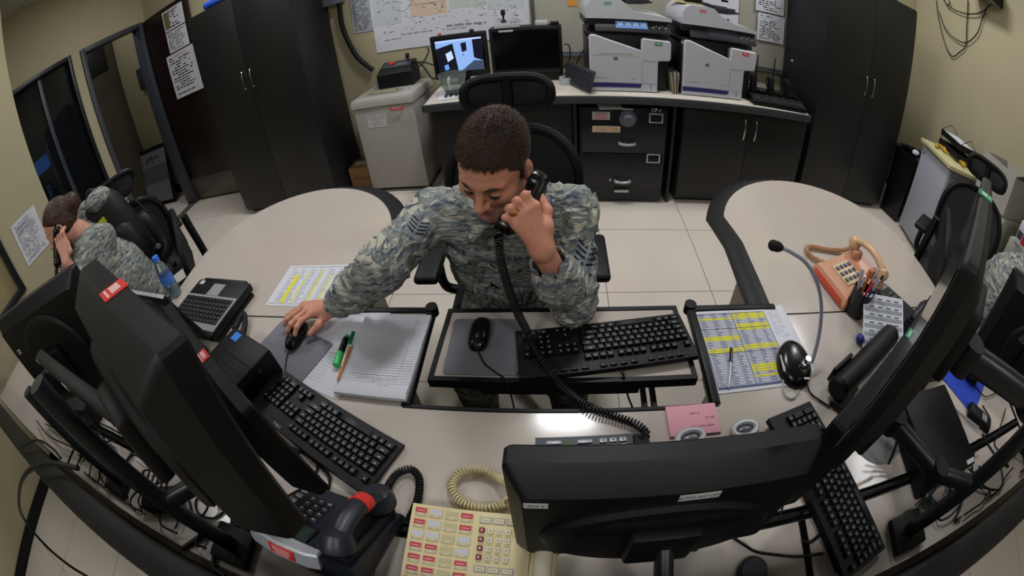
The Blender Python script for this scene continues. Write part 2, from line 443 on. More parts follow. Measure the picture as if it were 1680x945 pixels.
top_slab([(-1.72, .235), (1.72, .235), (1.72, YSEAM), (.66, YSEAM), (.66, .862), (CX1 + .022, CY1), (CX1 + .022, CY0 - .004), (CX0 - .022, CY0 - .004), (CX0 - .022, CY1), (-.66, .866), (-.66, YSEAM), (-1.72, YSEAM)], t)
mb = MB()
for x0, x1 in ((CX0 - .024, CX0), (CX1, CX1 + .024)):
    mb.box(((x0 + x1) / 2, (CY0 + CY1) / 2, DESK - .008), (x1 - x0, CY1 - CY0 + .01, .03), .006)
    mb.cyl(((x0 + x1) / 2, CY1 + .004, DESK - .02), ((x0 + x1) / 2, CY1 + .004, DESK + .012), .018)
mb.box(((CX0 + CX1) / 2, CY0 - .006, DESK - .01), (CX1 - CX0 + .04, .012, .026), .003)
mb.box((-.53, .868, DESK - .008), (.30, .022, .03), .005); mb.box((.53, .865, DESK - .008), (.28, .022, .03), .005)
mb.build('cutout_rim', M_EDGE, t)
mat('desk_leg_grey', '#8b8478', .5, noise=.05)
def legs(t, *bs):
    for c, d in bs:
        mb = MB(); mb.box(c, d, .002); mb.build('leg_panel', MATS['desk_leg_grey'], t)
legs(t, ((-.50, .55, .354), (.03, .5, .708)), ((.52, .55, .354), (.03, .5, .708)))
t = thing('rear_desk', 'narrow rear desk strip behind the black mounting rail', 'desk')
top_slab([(-1.72, .0), (.535, .0), (.535, .205), (-1.72, .205)], t)
legs(t, ((-1.2, .1, .354), (.03, .16, .708)), ((-.1, .1, .354), (.03, .16, .708)))
t = thing('rear_desk', 'rear desk strip under the dark keyboard at the lower right', 'desk')
top_slab([(.55, .0), (1.72, .0), (1.72, .205), (.55, .205)], t)
legs(t, ((.62, .1, .354), (.03, .16, .708)), ((1.6, .1, .354), (.03, .16, .708)))
for x0, x1, lb in ((-1.72, .54, 'black mounting rail along the rear of the desk, left run'), (.545, 1.72, 'black mounting rail along the rear of the desk, right run')):
    mb = MB(); mb.box(((x0 + x1) / 2, .22, DESK - .012), (x1 - x0, .014, .04), .003)
    mb.box((x0 + .2, .22, .36), (.03, .03, .72)); mb.box((x1 - .2, .22, .36), (.03, .03, .72))
    single('mounting_rail', lb, 'rail', mb, M_EDGE)
# wings with round ends
def wing(sx, label):
    t = thing('desk_wing', label, 'desk')
    e = [(1.62, YSEAM + .001), (1.64, 1.1)] + arc(1.13, 1.16, .52, 8, 158, 26, .56) + [(.665, 1.15), (.655, .90), (.655, .864), (.664, .864), (.664, YSEAM + .001)]
    e = [(sx * x, y) for x, y in e]
    top_slab(e, t)
    # broad black bumper along the soldier's side
    k = 20 if sx else 0
    inner = [p for p in (arc(1.13, 1.16, .52, 98, 158, 14, .56) + [(.668, 1.2), (.655, 1.0), (.652, .875)])]
    mb = MB(); L = len(inner); rings = []
    for i, p in enumerate(inner):
        a = Vector(inner[max(0, i - 1)]); b_ = Vector(inner[min(L - 1, i + 1)]); dd = (b_ - a).normalized(); nn = Vector((-dd.y, dd.x)); nn = -nn if nn.x > 0 and i > 3 else nn
        w = .066 * min(1, (i + .6) / 6.0)
        nn = Vector((p[0] - 1.13, (p[1] - 1.16) * .5)).normalized() if i < 15 else Vector((-1, 0))
        q = []
        for u, z in ((-.004, -.03), (-.004, .0), (.3, .003), (.75, -.001), (1, -.012), (1, -.03)):
            o_ = u * w if u > 0 else u
            q.append((sx * (p[0] + nn.x * o_), p[1] + nn.y * o_, DESK + z))
        rings.append(q)
    mb.loft(rings); mb.build('bumper', M_EDGE, t, 50)
    legs(t, ((sx * .68, 1.02, .354), (.025, .26, .708)), ((sx * 1.1, 1.2, .354), (.025, .5, .708)))
    mb = MB(); mb.box((sx * .70, .9, .354), (.03, .03, .7)); mb.build('leg_edge', M_EDGE, t)
wing(-1, 'left desk wing with a rounded end and the highlighted sheet on it')
wing(1, 'right desk wing with a rounded end and the salmon phone on it')
# neighbouring desks
for sx, lb in ((-1, 'neighbouring desk at the far left in front of the woman'), (1, 'neighbouring desk at the far right with the blue mouse pad')):
    t = thing('desk', lb, 'desk')
    x0, x1 = sx * 1.735, sx * 3.25
    top_slab([(x0, 0), (x1, 0), (x1, .70), (x0, .70)], t)
    legs(t, ((sx * 3.2, .35, .354), (.03, .6, .708)), ((sx * 1.80, .35, .354), (.03, .6, .708)))
# black panel and ledge along the outer side of the desks
t = thing('desk_partition', 'long black partition with a flat top ledge along the outer desk edge', 'partition')
mb = MB(); mb.box((0, -.055, .5), (6.5, .04, 1.0)); mb.build('panel', M_EDGE, t)
mb = MB(); mb.box((0, -.055, 1.02), (6.5, .075, .04), .012); mb.build('ledge', M_EDGE, t)
# keyboard tray
t = thing('keyboard_tray', 'laminate keyboard tray with black rim hung in the desk cut-out', 'tray')
TZ = .737
tp = [(-.322, .63), (.340, .63), (.330, .872), (-.312, .868)]
mb = MB(); mb.prism(offset_poly(tp, -.004), TZ - .018, TZ); mb.build('tray_board', M_DESK, t)
mb = MB(); op = offset_poly(tp, .010); ip = offset_poly(tp, -.004)
mb.loft([[(p[0], p[1], z) for p in q] for q, z in ((ip, TZ + .003), (op, TZ + .003), (op, TZ - .028), (ip, TZ - .028))] , cap=False)
mb.build('tray_rim', M_EDGE, t)
mb = MB(); 
for x in (.215, .24): mb.box((x, .592, TZ - .06), (.012, .12, .02))
mb.box((0, .72, TZ - .04), (.4, .2, .02)); mb.build('slide_arm', M_BLACK, t)
# ================================================================== printed sheets
def words(mb, x0, x1, y, h, mi, z=.0007, dens=.8):
    x = x0
    while x < x1:
        w = random.uniform(.6, 2.6) * h * 2
        if x + w > x1: w = x1 - x
        if random.random() < dens and w > h * .4: mb.rect(x, y - h / 2, x + w, y + h / 2, z, mi)
        x += w + h * .9
def sheet(mb, w, h, th=.0006):
    mb.box((0, 0, th / 2 - .0003), (w, h, th), mi=0)
def text_page(mb, w, h, rows, mi=1, top=.06, margin=.09, short=.3, frac=.45):
    rh = h * (1 - 2 * top) / rows
    for i in range(rows):
        y = h / 2 - h * top - rh * (i + .5)
        if random.random() < .1: continue
        x1 = w / 2 - w * margin - (w * random.random() * short)
        words(mb, -w / 2 + w * margin, x1, y, rh * frac, mi)
PAPM = [M_PAPER, M_INK, M_RED, M_GREYINK, M_YEL, M_BLUEINK]
def flatM(p, deg, z=None):
    p = Vector(p);  p.z = p.z if z is None else z
    return Matrix.Translation(p) @ Matrix.Rotation(R(deg), 4, 'Z')
def wallM(x, y, z, tilt=0):           # sheet on a wall that looks to -Y
    return frame((x, y, z), (math.cos(R(tilt)), 0, math.sin(R(tilt))), (-math.sin(R(tilt)), 0, math.cos(R(tilt))))
def wallMX(x, y, z, s=1, tilt=0):       # sheet on a wall that looks to +X (s=1) / -X (s=-1)
    return frame((x, y, z), (0, s * math.cos(R(tilt)), math.sin(R(tilt))), (0, -s * math.sin(R(tilt)), math.cos(R(tilt))))

# ================================================================== tall cabinets
def cabinet(name, label, M, w, d, h, hz, hy=.0):
    t = thing(name, label, 'cabinet', M)
    mb = MB(); mb.box((0, d / 2, h / 2 + .02), (w, d, h - .04), .003); mb.box((0, d / 2 + .02, .02), (w - .04, d - .06, .04)); mb.build('carcass', M_CABS, t)
    for s in (-1, 1):
        mb = MB(); mb.box((s * w / 4, -.009, h / 2 + .03), (w / 2 - .004, .018, h - .08), .002); dr = mb.build('door', M_CAB, t)
        mb = MB(); x = s * .045
        mb.tube(spl([(x, -.018, hz + .075), (x, -.04, hz + .07), (x, -.05, hz), (x, -.04, hz - .07), (x, -.018, hz - .075)], 5), .0055, 8); mb.build('handle', M_CHROME, dr)
    return t
cabinet('tall_cabinet', 'tall black two-door cabinet on the left beside the brown door', yawM((-2.33, 2.9, 0), 0), 1.08, .56, 2.02, 1.27)
cabinet('tall_cabinet', 'tall black two-door cabinet in the right corner beside the yellow wall', yawM((2.53, 2.85, 0), 0), 1.05, .6, 1.97, 1.13)
cabinet('base_cabinet', 'low black two-door cabinet under the right end of the counter', yawM((1.36, 2.72, 0), 0), 1.0, .66, .775, .63)

t = thing('counter', 'long white-topped counter with dark front edge along the back wall', 'counter')
mb = MB(); mb.box((.5, 3.07, .805), (2.68, .81, .03), .003); mb.build('countertop', mat('counter_laminate', '#bdb6aa', .35, noise=.04, nscale=200), t)
mb = MB(); mb.box((.5, 2.655, .795), (2.69, .022, .052), .005); mb.box((-.845, 3.06, .795), (.02, .82, .052), .005); mb.box((1.845, 3.06, .795), (.02, .82, .052), .005); mb.build('edge_band', M_DGREY, t)
CT = .8205
for x_ in (.13, .80):
    mb = MB(); mb.box((x_, 3.05, .39), (.02, .66, .775)); mb.build('side_support', M_CABS, t)
mb = MB(); mb.box((-.36, 2.80, .39), (.94, .02, .775)); mb.build('modesty_panel', M_CAB, t)

# ------------------------------------------------------------------ safe
t = thing('security_safe', 'black two-drawer security safe with a grey dial under the counter', 'safe', yawM((.452, 2.69, 0), -1))
mb = MB(); mb.box((0, .3, .37), (.59, .56, .70), .004); mb.build('body', M_SAFE, t)
mb = MB(); mb.box((0, .3, .035), (.56, .52, .06)); mb.build('plinth', M_SAFE, t)
M_HOLD = mat('aluminium', '#b9babd', .35, .7, noise=.05)
def safe_drawer(z0, z1, dial):
    mb = MB(); mb.box((0, .01, (z0 + z1) / 2), (.565, .02, z1 - z0 - .006), .004); d = mb.build('drawer', M_SAFE, t)
    zc = (z0 + z1) / 2
    mb = MB(); hz = zc + (.11 if dial else .10); hx = .21
    for a, b_ in (((hx, -.003, hz + .03), (.095, .008, .008)), ((hx, -.003, hz - .03), (.095, .008, .008)), ((hx - .043, -.003, hz), (.010, .008, .06)), ((hx + .043, -.003, hz), (.010, .008, .06))): mb.box(a, b_, .002)
    mb.build('label_holder', M_HOLD, d)
    mb = MB(); x = .0 if not dial else .02; z = zc - .075
    mb.tube(spl([(x - .05, 0, z), (x - .05, -.03, z), (x, -.036, z - .004), (x + .05, -.03, z), (x + .05, 0, z)], 5), .009, 8); mb.build('pull_handle', M_HOLD, d)
    if dial:
        mb = MB(); mb.lathe([(.058, 0), (.060, .008), (.055, .016), (.040, .02), (.038, .045), (.030, .05), (.028, .062), (.001, .062)], 32, M=mloc(.02, 0, zc + .10) @ mrot(90)); mb.build('combination_dial', mat('dial_grey', '#5b6068', .4, .3, noise=.1), d)
        mb = MB(); mb.box((.02, -.002, zc + .165), (.07, .004, .012), .001); mb.build('maker_plate', M_HOLD, d)
        mb = MB(); mb.mi = 0; mb.text('CP-1', (.21, .165 + zc, .001), .035, M=mloc(0, -.0015, 0) @ mrot(90)); 
        # writing stands upright on the front
        mb.build('lettering', mat('white_paint', '#cfcfcf', .6), d)
        mb = MB(); Mx = mloc(-.155, -.003, zc + .115) @ mrot(90); mb.box((0, 0, 0), (.115, .055, .001), M=Mx)
        for k in range(5): words(mb, -.05, .05, .019 - k * .0095, .005, 1, M=None) if False else mb.rect(-.046 + .006 * (k % 2), .017 - k * .0095, .046 - .008 * (k % 2), .022 - k * .0095, .0007, 2 if k else 1, M=Mx)
        mb.build('warning_label', [M_TAPE, M_INK, M_PINKRED], d)
        mb = MB(); Mx = mloc(-.12, -.003, zc + .02) @ mrot(90); mb.box((0, 0, 0), (.185, .045, .001), M=Mx); mb.text('SECURED', (0, 0, .0008), .038, M=Mx @ mrot(0, 0, 180), mi=1, sx=.95); mb.build('status_card', [mat('manila', '#c9b79b', .6), mat('status_orange', '#b0603c', .6)], d)
    else:
        mb = MB(); mb.lathe([(.008, 0), (.008, .004), (.001, .004)], 12, M=mloc(-.085, 0, zc - .075) @ mrot(90)); mb.build('keyhole', M_HOLD, d)
safe_drawer(.40, .715, True); safe_drawer(.14, .40, False)
mb = MB(); mb.box((.0, .0, .105), (.105, .006, .02), .004); mb.build('maker_plate', M_HOLD, t)
mb = MB(); mb.box((0, 0, 0), (.16, .17, .0012)); single('paper_sheet', 'white paper edge lying on top of the black safe', 'paper', mb, M_PAPER, flatM((.36, 2.765, .7215), 4))
mb = MB(); mb.box((0, 0, .11), (.006, .2, .22), .001); ob = single('clipboard', 'pale board standing in the gap left of the safe', 'clipboard', mb, M_LGREY, mloc(.148, 2.72, .42) @ mrot(0, -4, 0))
ob.location = (.1465, 2.80, .0); 

# ------------------------------------------------------------------ shredder and what stands on it
SM = yawM((-1.27, 3.0, 0), -4)
t = thing('paper_shredder', 'tall grey paper shredder with red handle against the back wall', 'shredder', SM)
M_SHR = mat('shredder_grey', '#99948f', .5, noise=.03, bump=.1, bscale=500)
mb = MB(); mb.box((0, .23, .40), (.51, .46, .72), .01); mb.build('cabinet', M_SHR, t)
mb = MB(); W, Dp = .53, .48
mb.loft([[(sx * W / 2 * k, Dp / 2 - .01 + sy * Dp / 2 * k, z) for sx, sy in ((-1, -1), (1, -1), (1, 1), (-1, 1))] for k, z in ((1, .765), (1.0, .80), (.97, .825), (.95, .832))]); mb.build('lid', mat('shredder_lid', '#a3a09a', .45, noise=.03), t)
mb = MB(); Mx = mloc(-.03, .14, .832)
mb.loft([[(x * .3, y * .11, z) for x, y in ((-.5, -.5), (.5, -.5), (.5, .5), (-.5, .5))] for z in (.0, .003)], M=Mx)
mb.build('feed_plate', mat('feed_plate_grey', '#8a8781', .5), t)
mb = MB(); mb.box((-.03, .165, .842), (.23, .012, .02), .004); mb.box((-.03, .115, .839), (.23, .008, .012), .003); mb.tube([(-.14, .14, .836), (.08, .14, .836)], .014, 12); mb.build('feed_slot', mat('roller_beige', '#8d8871', .5, noise=.1), t)
mb = MB(); mb.lathe([(.03, 0), (.03, .006), (.024, .009), (.001, .009)], 24, M=mloc(.165, .12, .832) @ Matrix.Diagonal((1, .7, 1, 1))); mb.build('power_button', M_SILVER, t)
mb = MB(); mb.tube(spl([(.07, -.002, .735), (.075, -.022, .732), (.12, -.028, .728), (.165, -.022, .732), (.17, -.002, .735)], 5), .007, 8); mb.build('handle', mat('red_plastic', '#b3262a', .4), t)
mb = MB(); Mx = mloc(-.07, -.0015, .64) @ mrot(90, 0, 0); mb.box((0, 0, 0), (.165, .10, .001), M=Mx)
for k, s in enumerate(('THIS SHREDDER IS AUTHORIZED', 'FOR THE DESTRUCTION OF', 'CLASSIFIED', 'MATERIAL UP TO AND', 'INCLUDING SECRET')): mb.text(s, (0, .034 - k * .017, .0008), .0125, M=Mx, mi=1, sx=.78)
mb.build('instruction_label', [M_TAPE, M_INK], t)
mb = MB(); mb.box((0, .235, .025), (.47, .4, .03), .005); mb.build('base', M_BLACK, t)
for sx in (-1, 1):
    for y in (.06, .40):
        mb = MB(); mb.cyl((sx * .2 - .01, y, .018), (sx * .2 + .01, y, .018), .018, n=12); mb.build('caster', M_BLACK, t)
t = thing('label_printer', 'black control box with red button on top of the shredder', 'device', SM @ yawM((0.02, .36, .8325), 3))
mb = MB(); mb.loft([[(x * .30, y, z) for x, y in ((-.5, -.10), (.5, -.10), (.5, .10), (-.5, .10))] for z in (0.003, .12)] + [[(x * .28, y, z) for x, y, z in ((-.5, -.06, .15), (.5, -.06, .15), (.5, .09, .19), (-.5, .09, .19))]]); mb.build('housing', M_BLACK, t)
Mx = frame((0, .015, .1745), (1, 0, 0), (0, .15, .04))
mb = MB(); mb.box((.0, 0, 0), (.25, .12, .006), .002, M=Mx); mb.build('panel', M_DGREY, t)
mb = MB(); mb.lathe([(.028, 0), (.028, .008), (.001, .012)], 20, M=Mx @ mloc(-.05, .02, .003)); mb.build('red_button', mat('red_plastic', '#b3262a', .4), t)
mb = MB(); mb.lathe([(.012, 0), (.010, .03), (.016, .034), (.016, .062), (.012, .068), (.001, .068)], 16, M=mloc(.085, .05, .182)); mb.build('knob', M_BLACK, t)
for k in range(4):
    mb = MB(); mb.box((.01 + k * .026, -.02, .006), (.018, .014, .006), .002, M=Mx); mb.build('key', M_LGREY, t)
for k, (a, lb) in enumerate((([(665, 95), (690, 105), (708, 128), (714, 128)], 'black cable from the control box sagging down to the counter'), ([(672, 112), (690, 108), (703, 85), (700, 78)], 'black cable from the control box rising up the wall'), ([(674, 102), (695, 102), (712, 107)], 'short black cable from the control box to the lit monitor'))):
    mb = MB(); mb.tube(spl([onY(x, y, 3.34 - .05 * i) if k != 1 else onY(x, y, 3.34 + .03 * i) for i, (x, y) in enumerate(a)], 6), .006, 6); single('cable', lb, 'cable', mb, M_RUB, group=None)
mb = MB(); mb.tube(spl([onY(x, y, 3.45) for x, y in ((556, 2), (561, 40), (570, 65), (585, 92), (600, 106), (612, 115))], 8), .022, 10); single('hose', 'thick black hose curving down the wall to the control box', 'hose', mb, M_RUB)
mb = MB(); mb.box((-1.76, 3.44, 1.80), (.26, .10, .30), .004); single('junction_box', 'grey junction box high on the back wall above the black hose', 'box', mb, mat('box_grey', '#5a5f69', .5, noise=.05))
t = thing('cardboard_box', 'brown cardboard box on the floor left of the shredder', 'box', yawM((-1.665, 3.13, 0.002), 6))
mb = MB(); mb.box((0, .1, .1), (.20, .2, .2), .003); mb.build('carton', M_CARD, t)
mb = MB(); mb.text('Fellowes', (0.0, .10, .001), .05, M=mloc(0, -.001, 0) @ mrot(90), sx=.85); mb.build('lettering', M_INK, t)
mb = MB(); mb.box((.0, .1, .2015), (.12, .09, .001)); mb.build('shipping_label', M_TAPE, t)

# ------------------------------------------------------------------ wall papers, map, whiteboard
mb = MB(); mb.box((0, 0, 0), (1.27, .75, .002))
mb.mi = 1
cols = [(1, -.62, -.12, .24, .36), (2, -.30, -.09, .30, .44), (3, .02, -.06, .28, .36), (1, .32, -.10, .28, .40)]
for mi, x, y, w, h in cols: mb.rect(x, y - .02, x + w, y + h, .0014, mi)
for k in range(260):
    x = random.uniform(-.58, .56); y = random.uniform(-.24, .34); mb.rect(x, y, x + random.uniform(.006, .03), y + random.uniform(.003, .010), .0020, random.choice((4, 4, 5)))
for k in range(9):
    x = random.uniform(-.5, -.2); y = random.uniform(0, .3); mb.tube(spl([(x, y, .002), (x + .1, y + random.uniform(-.06, .06), .002), (x + .2, y + random.uniform(-.1, .1), .002)], 4), .0015, 4, mi=4)
words(mb, -.55, -.40, -.275, .011, 5, .002); words(mb, -.40, .0, -.245, .012, 5, .002); words(mb, -.02, .3, -.22, .016, 4, .002)
mb.text('ALARM MAP', (.06, -.25, .002), .03, mi=4)
single('wall_map', 'large coloured site map pinned to the wall above the lit monitor', 'map', mb, [M_PAPER, mat('map_grey', '#b9bfc4', .7), mat('map_peach', '#cdb6a0', .7), mat('map_green', '#b6beb8', .7), mat('map_ink', '#7b7d85', .7), M_GREYINK], wallM(-.785, 3.494, 1.475, -1.5))
t = thing('whiteboard', 'framed whiteboard on the back wall behind the two printers', 'whiteboard', mloc(.98, 3.498, 1.47))
mb = MB(); mb.box((0, -.006, 0), (2.2, .012, 1.04)); mb.build('board', mat('whiteboard_face', '#a19d90', .3, noise=.03), t)
mb = MB()
for c, d in (((0, -.012, -.52), (2.24, .022, .03)), ((0, -.012, .52), (2.24, .022, .03)), ((-1.105, -.012, 0), (.03, .022, 1.04)), ((1.105, -.012, 0), (.03, .022, 1.04))): mb.box(c, d, .004)
mb.build('frame', mat('board_frame', '#5d6268', .4, .4, noise=.05), t)
mb = MB(); mb.box((0, -.04, -.53), (2.1, .06, .012), .003); mb.build('pen_tray', MATS['board_frame'], t)
def pinned(lb, M, w, h, rows, mi=1, extra=None, base=None, group=None, name='paper_notice'):
    mb = MB(); sheet(mb, w, h, .001); text_page(mb, w, h, rows, mi)
    if extra: extra(mb, w, h)
    return single(name, lb, 'notice', mb, [base or M_PAPER] + PAPM[1:] + [mat('photo_olive', '#716a3f', .6)], M, group)
pinned('grey printed diagram pinned left of the big map', wallM(-1.50, 3.495, 1.50, -3), .2, .34, 22, 3, base=mat('grey_paper', '#989ca4', .7))
pinned('white sheet with sketch and red note on the whiteboard above the right printer', wallM(1.38, 3.468, 1.50), .32, .42, 9, 3, lambda mb, w, h: (mb.rect(.04, -.08, .07, -.07, .0012, 2), mb.rect(.08, .05, .10, .06, .0012, 2)))
pinned('upper typed sheet at the right end of the whiteboard', wallM(1.84, 3.468, 1.585), .28, .22, 10, 3)
pinned('lower typed sheet at the right end of the whiteboard', wallM(1.86, 3.468, 1.335), .27, .25, 12, 3)
mb = MB(); mb.box((0, 0, 0), (.07, .07, .001)); single('sticky_note', 'orange sticky note on the whiteboard left of the printers', 'note', mb, mat('orange_paper', '#c98a34', .6), wallM(.18, 3.482, 1.385))
# notices on the open brown door
def redhead(mb, w, h): mb.rect(-w * .30, h * .38, w * .30, h * .47, .0012, 0); mb.text('WARNING', (0, h * .425, .0014), h * .075, mi=2, sx=1.1)
def door_notice(lb, cs, rows, mi, extra=None):
    P = [onY(x, y, 3.41) for x, y in cs]; c = sum(P, Vector()) / 4; w = ((P[1] - P[0]).length + (P[2] - P[3]).length) / 2; h = ((P[3] - P[0]).length + (P[2] - P[1]).length) / 2
    pinned(lb, wallM(c.x, 3.41, c.z), w, h, rows, mi, extra)
door_notice('topmost notice with olive photo strip on the brown door', [(264, 22), (298, 3), (304, 38), (272, 52)], 7, 3, lambda mb, w, h: mb.rect(-w * .45, -h * .4, -w * .18, h * .35, .0013, 6))
door_notice('middle typed notice on the brown door', [(272, 54), (304, 40), (312, 72), (279, 88)], 11, 3)
door_notice('lowest large notice with red warning heading on the brown door', [(272, 93), (317, 73), (335, 145), (291, 162)], 15, 1, redhead)

# ------------------------------------------------------------------ printers
M_PW = mat('printer_white', '#b3b4bb', .42, noise=.02)
M_PB = mat('printer_black', '#1c1e23', .42, noise=.1)
def printer(label, M, sticker, scr_on, fronttext):
    t = thing('office_printer', label, 'printer', M)
    mb = MB(); mb.box((.265, .27, .2), (.53, .46, .40), .008); mb.build('body', M_PB, t)
    # white front with sloping output edge, extruded back
    P = [(0, 0), (.445, 0), (.445, .05)] + [(.445, .20)] + [(.45, .22)] + [(.52, .225), (.53, .24), (.53, .345), (.522, .362), (.345, .372), (.335, .36), (.335, .285), (.15, .345), (.04, .385), (.012, .385), (0, .37)]
    P = P[::-1]
    mb = MB(); Mx = mloc(0, 0, 0.004) @ mrot(90); 
    mb.prism([(x, z) for x, z in P], 0, .035, M=Mx, chamf=.006); mb.build('front_cover', M_PW, t, 30)
    mb = MB()
    V = [(.0, .03, .372), (.335, .03, .286), (.335, .36, .286), (.0, .36, .372)]
    mb.add(V + [(p[0], p[1], p[2] - .02) for p in V], [(0, 1, 2, 3), (7, 6, 5, 4), (0, 4, 5, 1), (1, 5, 6, 2), (2, 6, 7, 3), (3, 7, 4, 0)]); mb.build('output_tray', M_PW, t)
    mb = MB(); mb.box((.434, .2, .325), (.19, .36, .08), .006); mb.build('side_housing', M_PW, t)
    mb = MB(); mb.rect(.338, .03, .339, .2, 0); 
    for c, d in (((.339, -.0362, .11), (.0018, .0012, .22)), ((.39, -.0362, .225), (.1, .0012, .0018)), ((.22, -.0362, .066), (.44, .0012, .0018))): mb.box(c, d)
    mb.build('panel_seam', M_GREYINK, t)
    mb = MB(); mb.prism([(0, .032), (.33, .032), (.338, .06), (0, .062)][::-1], 0, .0022, M=mloc(0, -.0345, 0) @ mrot(90)); mb.build('colour_stripe', mat('printer_violet', '#2b2a63', .4), t)
    mb = MB(); mb.box((.40, -.036, .04), (.004, .002, .03)); mb.build('paper_gauge', M_INK, t)
    mb = MB(); Mx = mloc(.165, -.0362, .232) @ mrot(90); mb.prism(arc(0, 0, .014, 0, 350, 20, .009), 0, .001, M=Mx); mb.text('hp', (0, .0015, .0014), .014, M=Mx, mi=1); mb.build('maker_badge', [mat('badge_blue', '#2f3a55', .4), M_TAPE], t)
    mb = MB(); mb.box((.285, -.0358, .095), (.03, .0006, .005)); mb.build('model_lettering', M_GREYINK, t)
    mb = MB(); mb.box((.07, -.0358, .10), (.09, .0006, .003)); mb.build('series_lettering', M_GREYINK, t)
    # column between body and scanner, scanner unit, slanted control panel
    mb = MB(); mb.box((.265, .33, .44), (.5, .34, .12), .006); mb.build('scanner_column', M_PB, t)
    mb = MB(); mb.box((.255, .24, .475), (.55, .46, .05), .008); mb.build('scanner_bed', M_PB, t)
    Mx = frame((.285, -.005, .455), (1, 0, 0), (0, .045, .075))
    mb = MB(); mb.box((0, 0, -.01), (.49, .09, .022), .006, M=Mx); cp = mb.build('control_panel', M_PB, t)
    mb = MB(); mb.box((-.01, .005, .0015), (.205, .05, .002), M=Mx)
    if scr_on:
        for k in range(4): mb.rect(-.10 + k * .05, .0, -.065 + k * .05, .022, .0028, 1, M=Mx)
    mb.build('touch_screen', [mat('printer_screen_on', '#5f7fb5', .3, emit='#6f90cc', estr=.22), mat('printer_screen_icons', '#a8bce0', .3, emit='#b5c8ee', estr=.25)] if scr_on else [mat('printer_screen_off', '#3b3f47', .25), M_LGREY], cp)
    for k in range(5):
        mb = MB(); mb.lathe([(.006, 0), (.006, .003), (.001, .0035)], 10, M=Mx @ mloc(.13 + .02 * k, -.005 + .012 * (k % 2), .001)); mb.build('button', mat('button_green', '#7fae3b', .4) if k == 0 else M_LGREY, cp)
    # document feeder with its hump
    P = [(-.015, .50), (.535, .50), (.535, .52), (.47, .533), (.36, .545), (.30, .56), (.255, .585), (.225, .615), (.205, .632), (.17, .638), (.05, .636), (.015, .622), (-.008, .585), (-.015, .54)]
    mb = MB(); mb.prism([(x, z) for x, z in P], -.42, .02, M=mrot(90)); mb.build('document_feeder', M_PW, t, 25)
    mb = MB(); mb.loft([[(x, y, z + o) for x, z in ((.20, .645), (.235, .625), (.27, .598), (.34, .60), (.43, .615), (.43, .625), (.34, .612), (.27, .612), (.24, .64), (.205, .66))] for y, o in ((.08, 0), (.34, 0))]); fd = mb.build('input_tray', M_PB, t)
    for y in (.13, .29):
        mb = MB(); mb.box((.35, y, .628), (.14, .008, .035), .003); mb.build('paper_guide', M_DGREY, fd)
    mb = MB(); Mx = mloc(.125, -.0212, .605) @ mrot(90); mb.box((0, 0, 0), (.045, .016, .001), M=Mx); mb.rect(-.018, -.002, .018, .002, .0008, 1, M=Mx); mb.build('upper_sticker', [sticker, M_TAPE], t)
    mb = MB(); Mx = mloc(.445, -.0358, .345) @ mrot(90); mb.box((0, 0, 0), (.05, .026, .001), M=Mx); mb.rect(-.02, -.003, .02, .001, .0008, 1, M=Mx); mb.rect(-.012, .005, .012, .009, .0008, 1, M=Mx); mb.build('lower_sticker', [sticker, M_TAPE], t)
    if fronttext:
        mb = MB(); Mx = mloc(.17, -.0357, .262) @ mrot(90); mb.box((0, 0, 0), (.295, .018, .0008), M=Mx); mb.text(fronttext, (0, 0, .0008), .013, M=Mx, mi=1, sx=1.0); mb.build('phone_number_strip', [M_TAPE, M_INK], t)
    return t
printer('white office printer with lit blue screen and green sticker on the counter', mloc(.235, 2.80, CT), M_GREEN, True, 'DSN: 318-4319 / COMM: 011-318-439')
printer('white office printer with red stickers nearer the radio charger', mloc(.855, 2.80, CT), mat('red_sticker', '#cf3b41', .5), False, None)
mb = MB(); mb.box((0, 0, 0), (.16, .2, .003), .001); single('folder', 'yellow folder lying on the feeder of the right printer', 'folder', mb, mat('folder_yellow', '#b9ae6c', .6), mloc(.93, 3.0, CT + .641) @ mrot(0, 0, 12))
mb = MB(); mb.coil(arcp := [(.98 + .05 * math.cos(a), 3.0 + .05 * math.sin(a), CT + .664) for a in (0, 1.2, 2.4, 3.6, 4.8, 6.0)], .014, .006, .016); single('cable', 'bundled black cable lying on the yellow folder', 'cable', mb, M_RUB)
# papers stuck between the printers
for k, (lb, dx, a) in enumerate((('left pamphlet leaning between the two printers', 0, -9), ('middle pamphlet leaning between the two printers', .014, -4), ('right pamphlet leaning between the two printers', .026, 2))):
    mb = MB(); mb.box((0, .1, .075), (.009, .22, .15), .003); single('pamphlet', lb, 'booklet', mb, mat('pamphlet_beige%d' % k, ('#8c8676', '#9d9a92', '#7c766a')[k], .7, noise=.1), mloc(.796 + dx, 2.78, CT + .001) @ mrot(0, a, 0))

# ------------------------------------------------------------------ monitors on the counter
def flat_monitor(t, w, h, d, z, tilt=0, stand=True, M0=None, screen=None):
    """screen towards -Y of the thing; z = height of the lower edge"""
    Mx = (M0 or Matrix()) @ mloc(0, 0, z) @ mrot(-tilt)
    mb = MB(Mx); mb.box((0, d / 2, h / 2), (w, d, h), .006); mb.build('housing', M_MON, t)
    mb = MB(Mx); mb.box((0, -.001, h / 2 + .008), (w - .045, .004, h - .06)); s = mb.build('screen', screen or M_GLASSD, t)
    if stand:
        mb = MB(); mb.box((0, d + .02, z / 2 + .03), (.09, .03, z + .1), .008); mb.build('neck', M_MON, t)
        mb = MB(); mb.lathe([(.11, 0), (.11, .008), (.07, .018), (.001, .02)], 28, M=mloc(0, d * .6, 0)); mb.build('foot', M_MON, t)
    return s, Mx
t = thing('cctv_monitor', 'monitor showing a bright corridor on the counter left of the black one', 'monitor', yawM((-.645, 3.08, CT), 1))
